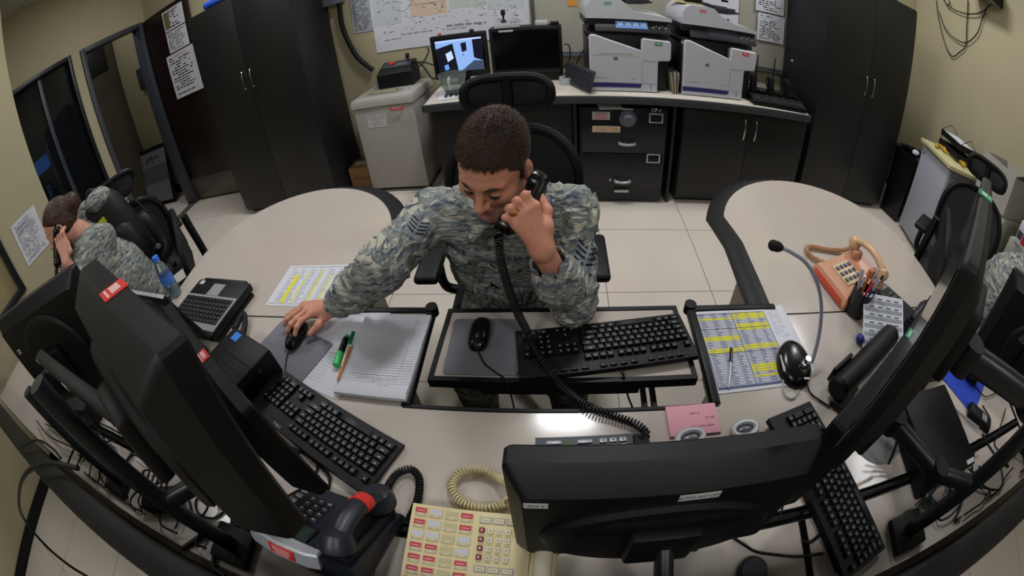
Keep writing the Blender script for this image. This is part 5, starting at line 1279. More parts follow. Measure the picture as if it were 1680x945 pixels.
# jacket
jk = Field((-.72, .68, .50), (.22, 1.40, 1.16), .0045)
jk.chain([(-.155, 1.20, .56), (-.155, 1.15, .72), (-.155, 1.07, .90)], [.150, .155, .130], .05)
for sx, sh in ((-1, shR), (1, shL)):
    jk.chain([(-.155 + sx * .07, 1.20, .56), (-.155 + sx * .075, 1.14, .72), (-.155 + sx * .085, 1.06, .90), (sh + NECK) / 2 + V3((0, .0, -.035))], [.115, .122, .112, .075], .05)
jk.chain([NECK + V3((0, .0, -.03)), shR], [.072, .070], .04); jk.chain([NECK + V3((0, .0, -.03)), shL], [.072, .070], .04)
cR = elR * .14 + wrR * .86; cL = elL * .24 + wrL * .76
jk.chain([shR, elR * .9 + V3((0, 0, 0)) + shR * .1, elR, elR * .5 + wrR * .5, cR], [.072, .063, .060, .058, .047], .03)
jk.chain([shL, elL * .85 + shL * .15, elL, elL * .5 + wrL * .5, cL], [.070, .062, .050, .056, .047], .03)
jk.ripple(.007, .12, 11); jk.ripple(.002, .06, 5)
# openings at cuffs and neck
for a, b_, r_ in ((cR, wrR, .036), (cL, wrL, .037)):
    d = (b_ - a) / np.linalg.norm(b_ - a); jk.cap(a - d * .02, a + d * .12, r_, r_ * 1.05, .004, 's')
jk.cap(NECK + V3((0, -.012, -.02)), SH, .056, .062, .008, 's')
jacket = field_obj('jacket', jk, M_CAMO, person)
# collar
cf = Field((-.30, .84, .93), (.02, 1.16, 1.14), .0035)
ring = [NECK + V3((.082 * math.sin(a), -.012 - .074 * math.cos(a), .022 + .030 * -math.cos(a) * .8)) for a in [2 * PI * i / 20 + .16 for i in range(20)]][:-0 or None]
for a, b_ in zip(ring[:-1], ring[1:]): cf.cap(a, b_, .012, .012, .006); cf.cap(a + V3((0, 0, -.016)), b_ + V3((0, 0, -.016)), .013, .013, .006)
for s in (-1, 1):
    p0 = NECK + V3((s * .02, -.088, -.004)); cf.cap(p0, p0 + V3((s * .05, -.012, -.048)), .010, .010, .010); cf.cap(p0 + V3((s * .042, .022, .012)), p0 + V3((s * .05, -.012, -.048)), .009, .009, .010)
cf.ripple(.002, .04, 2); field_obj('collar', cf, M_CAMO, person)
# trousers and boots
tf = Field((-.48, .62, .02), (.22, 1.42, .70), .007)
knR, knL = V3((-.27, .80, .575)), V3((.02, .80, .575)); hp = V3((-.155, 1.20, .53))
for s, kn in ((-1, knR), (1, knL)): tf.chain([hp + V3((s * .08, 0, 0)), kn, kn + V3((s * .02, .08, -.40))], [.110, .078, .058], .03)
tf.cap(hp + V3((-.06, .02, .0)), hp + V3((.06, .02, 0)), .14, .14, .04); tf.ripple(.007, .07, 8); field_obj('trousers', tf, M_CAMOD, person)
for s, kn in ((-1, knR), (1, knL)):
    bf = Field(kn + V3((-.14, -.16, -.58)), kn + V3((.14, .22, -.30)), .006); a = kn + V3((s * .02, .08, -.36)); bf.chain([a, (a[0], a[1] + .01, .07)], [.052, .05], .02); bf.cap((a[0], a[1] + .01, .055), (a[0] + s * .02, a[1] - .15, .045), .046, .04, .02)
    ob = field_obj('boot', bf, mat('boot_suede', '#5d5648', .8, noise=.1), person)
# badges laid on the cloth
from mathutils.bvhtree import BVHTree
def drape(parent_ob, name, px, size, poly_lists, mats, up=(0, 0, 1), off=.0022, rot=0):
    me = parent_ob.data; bvh = BVHTree.FromPolygons([v.co for v in me.vertices], [tuple(p.vertices) for p in me.polygons])
    hit, nor, _, _ = bvh.ray_cast(CO, ray(*px))
    if hit is None: return
    n = -ray(*px).normalized() * .6 + nor * .4; n.normalize(); x = Vector(up).cross(n).normalized(); y = n.cross(x); x, y = x * math.cos(R(rot)) + y * math.sin(R(rot)), y * math.cos(R(rot)) - x * math.sin(R(rot))
    mb = MB()
    for mi, polys, lift in poly_lists:
        for V, Fc in polys:
            out = []
            for p in V:
                q = hit + x * p[0] * size + y * p[1] * size; h2, n2, _, _ = bvh.ray_cast(q + n * .08, -n)
                if h2 is None or (h2 - q).length > .05: h2 = bvh.find_nearest(q)[0]
                out.append(h2 + n * (off + lift))
            mb.add(out, Fc, None, mi)
    return mb.build(name, mats, person if parent_ob is jacket else parent_ob.parent)
def gridpoly(w, h, nx=10, ny=4): return ([(-w / 2 + w * i / nx, -h / 2 + h * j / ny, 0) for j in range(ny + 1) for i in range(nx + 1)], [(j * (nx + 1) + i, j * (nx + 1) + i + 1, (j + 1) * (nx + 1) + i + 1, (j + 1) * (nx + 1) + i) for j in range(ny) for i in range(nx)])
def textpoly(s, k): V, Fc = text_geo(s); return ([(p.x * k, p.y * k, 0) for p in V], Fc)
M_TAPEC = mat('tape_cloth', '#7b8286', .85, noise=.1); M_THREAD = mat('thread_dark', '#15171f', .8)
drape(jacket, 'name_tape', (750, 408), 1, [(0, [gridpoly(.115, .026)], 0), (1, [textpoly('PRICE', .026)], .003)], [M_TAPEC, M_THREAD], rot=-14)
drape(jacket, 'service_tape', (862, 424), 1, [(0, [gridpoly(.115, .026)], 0), (1, [textpoly('US AIR FORCE', .019)], .003)], [M_TAPEC, M_THREAD], rot=4)
def camo_flap(px, rot, w=.125, h=.055):
    drape(jacket, 'pocket_flap', px, 1, [(0, [gridpoly(w, h, 8, 4)], .001)], [M_CAMO], rot=rot, off=.004)
camo_flap((757, 440), -12); camo_flap((862, 458), 4)
drape(jacket, 'front_placket', (806, 450), 1, [(0, [gridpoly(.045, .20, 3, 10)], .001)], [M_CAMO], rot=-3, off=.0035)
def chevrons():
    out = []
    for k in range(4):
        y = .030 - k * .018
        for s in (-1, 1):
            V = []; Fc = []
            for i in range(5):
                x = .004 + .036 * i / 4; yy = y + .016 * (i / 4) ** 1.3; V += [(s * x, yy, 0), (s * x, yy + .008, 0)]
            for i in range(4): q = (2 * i, 2 * i + 2, 2 * i + 3, 2 * i + 1); Fc.append(q if s > 0 else q[::-1])
            out.append((V, Fc))
    return out
drape(jacket, 'rank_patch', (683, 375), .62, [(0, [gridpoly(.088, .085, 8, 8)], 0), (1, chevrons(), .0012)], [M_TAPEC, M_THREAD], rot=-52)
drape(jacket, 'rank_patch', (962, 424), .8, [(0, [gridpoly(.088, .085, 8, 8)], 0), (1, chevrons(), .0012)], [M_TAPEC, M_THREAD], rot=-18)
# handset and its coiled cord
hM = frame(tuple((earP + mouP) / 2), tuple(hx), tuple(np.cross(hx, -(V3((1, 0, 0)) * .45 + V3(ray(860, 330)) * -.55))))
t = thing('telephone_handset', "black handset held between the soldier's ear and hand", 'handset', None)
Lh = float(np.linalg.norm(mouP - earP)); hsd = (SH + SF * .05 - (earP + mouP) / 2); hsd -= hx * (hsd @ hx); hsd /= np.linalg.norm(hsd)
hM = frame(tuple((earP + mouP) / 2), tuple(hx), tuple(np.cross(-hsd, hx))); t.matrix_world = hM
mb = MB(); mb.tube([(-Lh * .52, 0, .012), (-Lh * .36, 0, .020), (0, 0, .026), (Lh * .36, 0, .020), (Lh * .52, 0, .012)], [.022, .025, .022, .025, .023], 14, flat=.8)
mb.build('grip', M_BLACK2, t)
for s in (-1, 1):
    mb = MB(); mb.lathe([(.001, -.012), (.027, -.012), (.030, -.004), (.027, .014), (.001, .019)], 20, M=mloc(s * Lh * .46, 0, .004)); mb.build('earpiece' if s < 0 else 'mouthpiece', M_BLACK2, t)
mb = MB(); mb.tube([(-Lh * .30, 0, .043), (-Lh * .12, 0, .046)], .006, 8, flat=.3); mb.build('red_label', M_PINKRED, t)
mb = MB(); cp_ = [tuple(mouP + hx * .02), V3(dist(818, 392, .90)), V3(dist(822, 430, .93)), V3(dist(835, 475, .98)), V3(dist(850, 515, 1.03)), V3(onZ(866, 545, TZ + .045)), V3(onZ(885, 585, TZ + .036)), V3(onZ(905, 615, TZ + .022)), V3(onZ(935, 646, DESK + .005)), V3(onZ(968, 668, DESK + .016)), V3(onZ(1010, 684, DESK + .012)), V3(onZ(1045, 697, DESK + .012)), V3(onZ(1060, 712, DESK + .016)), V3(onZ(1050, 722, DESK + .02))]
mb.coil(cp_, .0085, .0026, .0078, 5, 9); single('coiled_cord', "long black coiled cord from the soldier's handset across the tray to the desk", 'cord', mb, M_RUB)
# ================================================================== office chairs
def office_chair(label, M, head=True, arms=(-1, 1), back_h=1.0, seat_z=.47, mesh_m=None, wide=.25):
    t = thing('office_chair', label, 'chair', M)
    mb = MB(); mb.box((0, -.02, seat_z), (.48, .46, .07), .03, seg=3); mb.build('seat', mat('seat_fabric', '#17181b', .85, noise=.15, nscale=200), t)
    mb = MB(); zc = back_h - .22
    ring = [(wide * math.copysign(abs(math.cos(a)) ** .75, math.cos(a)), .26 + .035 * math.sin(a) + .03 * math.cos(a) ** 2 * -1, zc + .24 * math.copysign(abs(math.sin(a)) ** .8, math.sin(a))) for a in [2 * PI * i / 40 for i in range(40)]]
    mb.tube(ring, .019, 8, closed=True); bk = mb.build('backrest', M_BLACK, t)
    mb = MB(); n = 12
    V = []; Fc = []
    for j in range(6):
        k = j / 5
        for p in ring: V.append((p[0] * k, .30 * (1 - k) + p[1] * k, zc + (p[2] - zc) * k))
    for j in range(5):
        for i in range(40): Fc.append((j * 40 + i, j * 40 + (i + 1) % 40, (j + 1) * 40 + (i + 1) % 40, (j + 1) * 40 + i))
    mb.add(V, Fc); mb.build('mesh_panel', mesh_m or M_MESH, bk)
    mb = MB(); mb.tube(spl([(0, .10, seat_z - .03), (0, .30, seat_z), (0, .36, zc - .1), (0, .345, back_h + (.13 if head else -.02))], 6), .022, 8); mb.build('spine', M_BLACK, t)
    if head:
        hz = back_h + .155; mb = MB()
        ring2 = [(.155 * math.copysign(abs(math.cos(a)) ** .55, math.cos(a)), .30 + .02 * math.cos(a) ** 2 * -1.5, hz + .062 * math.copysign(abs(math.sin(a)) ** .7, math.sin(a))) for a in [2 * PI * i / 36 for i in range(36)]]
        mb.tube(ring2, .017, 8, closed=True); mb.tube([(0, .30, hz - .062), (0, .305, hz + .062)], .02, 8); hd = mb.build('headrest', M_BLACK, t)
        mb = MB(); V = [(0, .31, hz)] + ring2; mb.add(V, [(0, i + 1, (i + 1) % 36 + 1) for i in range(36)]); mb.build('mesh_panel', mesh_m or M_MESH, hd)
    for s in arms:
        mb = MB(); mb.tube(spl([(s * .22, .06, seat_z - .02), (s * .29, .05, seat_z + .02), (s * .29, .03, seat_z + .18)], 5), .02, 8); mb.box((s * .29, -.02, seat_z + .20), (.09, .25, .035), .016, seg=3); mb.build('armrest', M_BLACK, t)
    mb = MB(); mb.cyl((0, 0, .10), (0, 0, seat_z - .03), .028, n=14); mb.build('column', M_BLACK, t)
    for k in range(5):
        a = 2 * PI * k / 5 + .3; mb = MB(); mb.tube([(0, 0, .10), (.28 * math.cos(a), .28 * math.sin(a), .075)], [.026, .016], 8); lg = mb.build('base_leg', M_BLACK, t)
        mb = MB(); mb.cyl((.28 * math.cos(a) - .018 * math.sin(a), .28 * math.sin(a) + .018 * math.cos(a), .03), (.28 * math.cos(a) + .018 * math.sin(a), .28 * math.sin(a) - .018 * math.cos(a), .03), .03, n=12); mb.build('caster', M_BLACK, lg)
    return t
office_chair('black mesh office chair with headrest behind the man at the desk', yawM((-.165, 1.22, 0), 0), back_h=1.02)
office_chair('low black office chair the woman on the phone sits on', yawM((-2.03, 1.08, 0), -36), head=False, back_h=.92)
office_chair('empty black office chair with headrest behind the woman, backpack on its back', yawM((-2.60, 1.47, 0), -120), back_h=1.02)
office_chair('black office chair the man at the right edge sits on', yawM((1.98, .93, 0), 42), head=False, back_h=.95)
office_chair('black mesh office chair with headrest before the small fridge and cartons', yawM((2.34, 1.32, 0), -60), back_h=.98, mesh_m=mat('grey_mesh', '#2a2c2f', .8, noise=.3, nscale=400))

# ================================================================== big monitors in the foreground
def big_monitor(label, p_near, p_far, ztop, h, wall_depth=.055, label_mi=None, lab_pos=None, bulge=True, tilt=0, name='computer_monitor', oval=(.34, .36), labels=()):
    """screen face stands on the line p_near..p_far, backwards is to the right of that direction when flip"""
    a, b_ = Vector((*p_near, ztop - h)), Vector((*p_far, ztop - h)); x = (b_ - a).normalized(); w = (b_ - a).length
    M = frame((a + b_) / 2, x, (0, 0, 1)).copy()
    # local: X along, Y up, Z = x cross up  (turned into X along, Z up)
    y = Vector((-x.y, x.x, 0))                                     # 90 deg left of x in plan
    M = Matrix(((x.x, y.x, 0, (a.x + b_.x) / 2), (x.y, y.y, 0, (a.y + b_.y) / 2), (0, 0, 1, ztop - h), (0, 0, 0, 1))) @ mloc(0, 0, h) @ mrot(tilt) @ mloc(0, 0, -h)
    t = thing(name, label, 'monitor', M)
    def rr(w_, z0, z1, yy, r_=.012):
        pts = []
        for cx, cz, a0 in ((w_ / 2 - r_, z1 - r_, 0), (-w_ / 2 + r_, z1 - r_, 90), (-w_ / 2 + r_, z0 + r_, 180), (w_ / 2 - r_, z0 + r_, 270)): pts += [(p[0], yy, p[1]) for p in arc(cx, cz, r_, a0, a0 + 90, 3)]
        return pts
    d = wall_depth
    mb = MB(); mb.loft([rr(w - .006, .003, h - .003, .0, .01), rr(w, 0, h, -.004), rr(w, 0, h, -d * .45), rr(w - .008, .004, h - .004, -d * .55), rr(w - .05, .055, h - .035, -d)][::-1]); mb.build('housing', M_MON, t, 28)
    mb = MB(); mb.box((0, .0005, h / 2 + .006), (w - .036, .002, h - .05)); mb.build('screen', M_GLASSD, t)
    if bulge:
        el = lambda rx, rz, yy: [(rx * math.cos(2 * PI * i / 40), yy, h * .46 + rz * math.sin(2 * PI * i / 40)) for i in range(40)]
        ox, oz = oval; mb = MB(); mb.loft([el(w * ox, h * oz, -d * .8), el(w * ox, h * oz, -d - .004), el(w * ox * .95, h * oz * .93, -d - .011), el(w * ox * .9, h * oz * .86, -d - .012)][::-1]); bl = mb.build('back_bulge', M_MON, t, 28)
        for i in range(14):
            xx = -w * ox * .7 + w * ox * 1.4 * i / 13
            mb = MB(); 
        mb = MB()
        for i in range(9):
            zz = h * .46 + h * oz * (.30 + .055 * i); hw = w * ox * .86 * math.sqrt(max(0, 1 - (.34 + .06 * i) ** 2)) * .9
            mb.tube([(-hw, -d - .0125, zz), (hw, -d - .0125, zz)], .0013, 5)
        mb.build('vent_slats', M_BLACK2, bl)
    mb = MB(); mb.box((0, -d - .022, h * .46), (.11, .03, .11), .008); mb.build('mount_plate', M_BLACK, t)
    for (lx, lz, lw, lh, m1, m2, tx) in labels:
        mb = MB(); Mx = mloc(lx, (-d * .55 - .0015 if lz > h - .045 else -d - .0015), lz) @ mrot(90, 0, 0) 
        if lz >= h:                                                # lies on the top edge
            Mx = mloc(lx, -d * .24, h + .0008)
        elif lz > h - .045: Mx = mloc(lx, -d * .80, lz) @ mrot(90 - 50, 0, 0)
        mb.box((0, 0, 0), (lw, lh, .0012), M=Mx)
        if tx: mb.text(tx, (0, 0, .0011), lh * .62, M=Mx, mi=1)
        else: mb.rect(-lw * .36, -lh * .14, lw * .30, lh * .26, .0011, 1, M=Mx); mb.rect(-lw * .40, -lh * .36, lw * .40, -lh * .26, .0011, 1, M=Mx)
        mb.build('label_sticker', [m1, m2], t)
    return t, M
PALE = mat('label_pale', '#d9b0a8', .5)
GPALE = mat('label_mint', '#9ad0b0', .5)
# x direction chosen so that local +Y (90 deg left of it) is the screen side
big_monitor('black monitor seen from behind at the bottom centre with two white tags', (-.072, .262), (.392, .262), 1.10, .315, .065, tilt=-6, labels=((-.188, .262, .032, .014, M_TAPE, M_INK, 'BCS 8'), (.03, .268, .06, .016, M_TAPE, M_INK, 'BLDG 407 OPS'),), oval=(.40, .34))
big_monitor('black monitor with green sticker on its edge, right of the microphone', (.378, .236), (.822, .478), 1.148, .30, .055, labels=((.05, .31, .035, .02, M_GREEN, GPALE, None),), oval=(.30, .34))
big_monitor('black monitor with red sticker on its edge, in front of the laptop', (-.86, .478), (-.44, .254), 1.148, .30, .055, labels=((.045, .31, .035, .022, M_RED, PALE, None),), oval=(.30, .34))
big_monitor('thick raised monitor with red sticker at the left, nearest to the laptop lid', (-.640, .272), (-.272, .148), 1.427, .295, .07, tilt=-9, labels=((.00, .34, .038, .036, M_RED, PALE, None),), oval=(.40, .38))
big_monitor('raised monitor with green sticker at the right, before the mesh chair', (.316, .168), (.660, .380), 1.475, .28, .036, bulge=False, labels=((.06, .33, .03, .024, M_GREEN, GPALE, None),), oval=(.36, .36))
big_monitor('black monitor back with round bulge at the far left by the wall', (-1.176, .435), (-1.655, .205), 1.32, .36, .06, labels=((-.10, .335, .035, .012, M_TAPE, M_INK, None), (.20, .30, .014, .014, M_TAPE, M_INK, None)), oval=(.32, .42), tilt=0) if False else None
big_monitor('black monitor back with round bulge at the far left by the wall', (-1.655, .205), (-1.176, .435), 1.32, .39, .06, labels=((-.04, .30, .05, .016, M_TAPE, M_INK, None), (-.20, .27, .02, .018, M_TAPE, M_INK, None)), oval=(.32, .42))
big_monitor('black monitor back with grey tag at the far right by the seated man', (1.30, .50), (1.60, .16), 1.22, .34, .055, labels=((-.08, .21, .06, .035, M_LGREY, M_INK, None),), oval=(.30, .36))
# ------------------------------------------------------------------ monitor mounts
M_ARM = mat('arm_grey', '#1b1d21', .4, .2, noise=.1)
def mount(label, base, pole_h, arms, foot=(.12, .10)):
    t = thing('monitor_arm', label, 'mount', mloc(*base))
    mb = MB(); mb.box((0, 0, .012), (foot[0], foot[1], .022), .006); mb.build('clamp_base', M_BLACK, t)
    mb = MB(); mb.cyl((0, 0, .02), (0, 0, pole_h), .02, n=16); mb.build('pole', M_ARM, t)
    for pts in arms:
        P = [Vector(p) - Vector(base) for p in pts]
        for a, b_ in zip(P, P[1:]):
            mb = MB(); Mx, L = along(a, b_); mb.box((L / 2, 0, 0), (L + .03, .042, .028), .012, M=Mx, seg=3); ar = mb.build('arm_segment', M_ARM, t)
            mb = MB(); mb.cyl((b_.x, b_.y, b_.z - .024), (b_.x, b_.y, b_.z + .024), .022, n=18); mb.build('joint', M_BLACK, ar)
    return t
DZ = DESK + .0012
mount('black mount with a short column holding the middle monitor', (.17, .085, DZ), .17, [[(.17, .085, .90), (.165, .165, .94)]], (.10, .08))
mount('black two-tier mount with pole holding the left pair of monitors', (-.72, .07, DZ), .62, [[(-.72, .07, 1.0), (-.62, .16, 1.0), (-.60, .275, 1.0)]])
mount('black two-tier mount with tall grey column holding the right pair of monitors', (.86, .075, DZ), .66, [[(.86, .075, 1.0), (.74, .14, 1.0), (.66, .28, 1.0)], [(.86, .075, 1.31), (.66, .09, 1.31), (.52, .195, 1.31)]])
mount('black mount holding the far left monitor with the round back', (-1.28, .085, DZ), .45, [[(-1.28, .085, 1.12), (-1.34, .16, 1.13), (-1.37, .23, 1.13)]])
mount('black mount with jointed arm at the far right below the grey tag', (1.72, .09, DZ), .36, [[(1.72, .09, 1.06), (1.50, .20, 1.06), (1.425, .30, 1.06)]])
t = thing('mount_crossbar', 'slim black crossbar with white tags between the left monitors', 'mount', None)
a, b_ = onZ(66, 584, 1.285), onZ(206, 690, 1.285); Mx, L = along(a, b_); t.matrix_world = Mx
mb = MB(); mb.box((L / 2, 0, 0), (L, .022, .03), .006); mb.build('bar', M_BLACK, t)
for k, f in enumerate((.02, .50)):
    mb = MB(); mb.box((L * f, 0, .0155), (.035 if k else .012, .012, .0012)); mb.build('label_sticker', M_TAPE, t)
# ------------------------------------------------------------------ left group: laptop, bottle, box, headset
t = thing('laptop', 'open black laptop seen from behind its lid on the left wing', 'laptop', yawM((-1.275, .835, DESK + .016), 180 - 6))
mb = MB(); mb.box((0, 0, .018), (.335, .27, .034), .006); mb.box((0, -.132, .018), (.28, .03, .036), .008); mb.build('base', M_BLACK, t)
mb = MB(); mb.box((0, .035, .0355), (.325, .165, .002)); mb.build('keyboard_deck', M_LGREY, t)
for j in range(6):
    for i in range(14):
        mb = MB(); mb.box((-.142 + i * .0218, -.025 + j * .0205, .0385), (.0195, .018, .004), .001)
        if j: mb.rect(-.145 + i * .0218, -.026 + j * .0205, -.141 + i * .0218, -.021 + j * .0205, .0407, 1)
        kb_ = mb.build('key', [M_KEY, MATS['key_legend']], t)
mb = MB(); mb.box((0, -.085, .0358), (.075, .055, .0016)); mb.box((0, -.055, .0358), (.08, .012, .003)); mb.build('touchpad', M_LGREY, t)
mb = MB(); mb.box((.13, -.115, .0355), (.03, .022, .001)); mb.build('maker_sticker', M_TAPE, t)
lid = MB(); ML = mloc(0, .135, .034) @ mrot(-14); lid.box((0, .008, .125), (.335, .016, .25), .005, M=ML); ld_ = lid.build('lid', M_BLACK, t)
mb = MB(); mb.box((0, -.0005, .128), (.31, .002, .215), M=ML); mb.build('screen', M_GLASSD, ld_)
mb = MB(); mb.box((0, .008, .2495), (.33, .013, .003), M=ML); mb.build('silver_edge', M_SILVER, ld_)
for x, z, w_ in ((.11, .215, .05), (-.03, .222, .06), (-.12, .195, .07)):
    mb = MB(); mb.box((x, .0165, z), (w_, .001, .018), M=ML); mb.build('lid_sticker', mat('sticker_grey', '#4c4f55', .5), ld_)
mb = MB(); mb.loft([[(x, y, z) for x, y in ((-.17, -.12), (.17, -.12), (.17, .12), (-.17, .12))] for z in (0, .014)]); single('docking_stand', 'black docking stand under the open laptop', 'stand', mb, M_BLACK, yawM((-1.275, .835, DESK + .001), 174))
bp2 = onZ(294, 484, DESK)
t = thing('water_bottle', 'clear water bottle with blue cap and label behind the laptop lid', 'bottle', mloc(bp2.x - .02, bp2.y + .0, DESK + .001))
mb = MB(); mb.lathe([(.028, 0), (.033, .006), (.033, .06), (.031, .065), (.033, .07), (.033, .13), (.028, .155), (.015, .185), (.0145, .2), (.001, .2)], 24); mb.build('bottle_body', mat('clear_pet', '#cfe0ea', .05, trans=.92, ior=1.2), t)
mb = MB(); mb.lathe([(.0335, .072), (.034, .074), (.034, .118), (.0335, .12)], 24, cap=False); mb.build('label', mat('bottle_label', '#3a6fc0', .4, noise=.25, nscale=60), t)
mb = MB(); mb.lathe([(.016, .190), (.0165, .192), (.0165, .212), (.014, .215), (.001, .215)], 20); mb.build('cap', mat('cap_blue', '#3d7be0', .4), t)
p = onZ(365, 605, DESK + .05)
t = thing('card_reader_box', 'black desktop box with blue sticker right of the left monitors', 'device', yawM((-.905, .575, DESK + .001), -22))
mb = MB(); mb.box((0, 0, .05), (.21, .165, .10), .008); mb.build('housing', M_BLACK, t)
mb = MB(); mb.box((.02, .0, .1008), (.16, .002, .001)); mb.box((.04, -.035, .1008), (.11, .001, .001)); mb.build('lid_seam', M_BLACK2, t)
mb = MB(); mb.box((-.055, .055, .1012), (.035, .03, .001)); mb.build('blue_sticker', mat('sticker_blue', '#3676cf', .4), t)
mb = MB(); mb.box((.106, -.02, .05), (.002, .09, .05), .001); mb.build('slot', M_GLASSD, t)
mb = MB(); mb.tube(spl([onZ(x, y, z) for x, y, z in ((385, 540, .78), (399, 515, .765), (402, 530, .763), (396, 552, .763), (384, 568, .768), (366, 580, .79))], 8), .011, 8); single('cable', 'thick black padded cable loop between laptop and black desktop box', 'cable', mb, M_RUB)
t = thing('headset', 'small black headset on the wing edge beside the water bottle', 'headset', mloc(*onZ(287, 437, DESK + .01)))
mb = MB(); mb.sphere((0, 0, .014), (.02, .014, .02), 14); mb.build('ear_cushion', M_RUB, t)
mb = MB(); mb.tube(spl([(0, 0, .03), (-.04, .03, .035), (-.08, .03, .012), (-.07, 0, .0)], 6), .0035, 6); mb.build('headband', M_DGREY, t)
keyboard('dark keyboard between the left monitors and the crossbar', yawM((-1.02, .50, DESK + .002), 180 - 28), None, False)
t = thing('power_strip', 'black power strip with white tag behind the far left monitors', 'power strip', yawM((-1.24, .36, DESK + .001), 62))
mb = MB(); mb.box((0, 0, .022), (.30, .06, .044), .006); mb.build('housing', M_BLACK, t)
for k in range(4):
    mb = MB(); mb.box((-.1 + k * .06, 0, .0445), (.034, .034, .002), .001); mb.build('socket', M_DGREY, t)
mb = MB(); mb.box((.12, 0, .0448), (.03, .02, .001)); mb.build('tag', M_TAPE, t)
t = thing('tube_bottle', 'pale round bottle lying by the black power strip', 'bottle', None)
a, b_ = onZ(112, 650, .80), onZ(126, 595, .80); Mx, L = along(a, b_); t.matrix_world = Mx
mb = MB(); mb.tube([(0, 0, 0), (.01, 0, 0), (L * .8, 0, 0), (L * .92, 0, 0), (L, 0, 0)], [.02, .026, .026, .018, .010], 16); mb.build('body', mat('pale_grey', '#8f8d80', .5), t)
mb = MB(); mb.cyl((L, 0, 0), (L + .02, 0, 0), .011, n=12); mb.build('cap', M_LGREY, t)
# ------------------------------------------------------------------ right group
keyboard('dark keyboard lying lengthwise under the right monitors', yawM((.632, .262, DESK + .0105), -75 + 180), None, True)
t = thing('desktop_computer', 'flat black desktop computer with white tag lying behind the right monitors', 'computer', yawM((1.045, .29, DESK + .001), 1))
mb = MB(); mb.box((0, 0, .045), (.24, .28, .085), .006); mb.build('case', M_BLACK, t)
mb = MB(); mb.box((.095, -.1408, .06), (.045, .001, .016)); mb.box((.09, -.128, .0878), (.045, .014, .001)); mb.build('asset_tag', M_TAPE, t)
mb = MB()
for k in range(7): mb.box((-.09 + .02 * k, -.1405, .03), (.012, .001, .012))
mb.build('rear_ports', M_LGREY, t)
mb = MB(); mb.lathe([(.001, 0), (.10, 0), (.10, .003), (.001, .0032)], 40); single('round_pad', 'round pale grey pad beside the flat black desktop computer', 'pad', mb, mat('pad_pale', '#77787a', .6), mloc(.86, .385, DESK + .001))
padq('mouse_pad', 'blue mouse pad at the right in front of the seated man', [(1.39, .33), (1.58, .43), (1.44, .66), (1.25, .56)], DESK, M_BLUE)
mouse('black mouse on the blue mouse pad', yawM((1.46, .485, DESK + .0055), 205), [tuple(onZ(x, y, DESK + .008)) for x, y in ((1600, 632), (1612, 648), (1622, 650), (1640, 640))])
t = thing('power_adapter', 'black power adapter lying beside the blue mouse pad', 'adapter', yawM((*onZ(1602, 690, DESK)[:2], DESK + .001), -48))
mb = MB(); mb.box((0, 0, .016), (.13, .055, .03), .007); mb.build('body', M_BLACK, t)
mb = MB(); mb.box((.02, 0, .0315), (.03, .03, .0008)); mb.build('print', M_LGREY, t)
mb = MB(); mb.box((0, 0, .02), (.07, .05, .04), .008); single('hub_box', 'small black hub box behind the speaker bar', 'device', mb, M_BLACK, yawM((*onZ(1510, 628, DESK)[:2], DESK + .001), 20))
# ------------------------------------------------------------------ loose cables
def cable(label, pts, r_=.004, m=None):
    grp = {'knotted black cable on the rear': 'knotted cables at the far right', 'thin black cable in the tangle': 'tangled cables at the far left', 'strand of the dark': 'strands of the cable bundle', 'knotted black cable behind': 'knotted cables behind the speaker bar'}
    mb = MB(); mb.tube(spl(pts, 6), r_, 6); return single('cable', label, 'cable', mb, m or M_RUB, None, next((v for k_, v in grp.items() if label.startswith(k_)), 'loose cables'))
def Zs(z, *pp): return [onZ(x, y, z if len(q) < 1 else q[0]) for x, y, *q in pp]
cable('cable looping below the left keyboard', Zs(DESK + .006, (472, 733), (500, 745), (525, 765), (540, 785), (536, 805), (515, 815)))
cable('thin cable crossing under the left keyboard loop', Zs(DESK + .005, (505, 730), (520, 760), (510, 790), (470, 815)), .003)
cable('thick black cable bundle running across the desk left of the silver-edged phone', Zs(DESK + .008, (300, 900), (345, 872), (400, 860), (440, 862)), .008)
cable('thick black cable sweeping down in front of the silver-edged phone', Zs(DESK + .008, (425, 858), (385, 880), (355, 905), (352, 930), (370, 945)), .007)
cable('coiled loop of thin cable on the bare desk at the lower left', Zs(DESK + .005, (335, 815), (360, 812), (368, 835), (350, 850), (325, 842), (322, 820), (345, 808), (375, 825), (380, 860)), .0035)
cable('second loose loop of thin cable at the lower left', Zs(DESK + .006, (310, 822), (318, 850), (330, 872), (360, 875), (385, 850), (395, 815)), .0035)
for k in range(6):
    x = 222 + 9 * k
    cable('%s of the row of thin cables hanging down behind the left monitors' % ('leftmost', 'second from the left', 'third from the left', 'third from the right', 'second from the right', 'rightmost')[k], [onZ(x + 14, 775, .92), onZ(x + 6, 800, .84), onZ(x + 4 * k - 8, 822, DESK + .02), onZ(x + 3 * k, 838, DESK + .006)], .003)
cable('thick cable curving over the black ledge at the lower left', [onZ(128, 768, 1.06), onZ(80, 760, 1.075), onZ(45, 775, 1.06), onZ(32, 805, .96), onZ(36, 845, .8), onZ(70, 890, .62), onZ(110, 925, .5), onZ(150, 950, .4)], .008)
cable('cable curling along the ledge beside the left mount', [onZ(30, 735, 1.06), onZ(60, 722, 1.07), onZ(85, 735, 1.065), onZ(100, 752, 1.06)], .004)
cable('pale cable looped behind the slim crossbar', [onZ(x, y, z) for x, y, z in ((108, 655, .80), (105, 685, .78), (120, 695, .76), (145, 692, .76), (158, 675, .78))], .0035, MATS['cable_pale'])
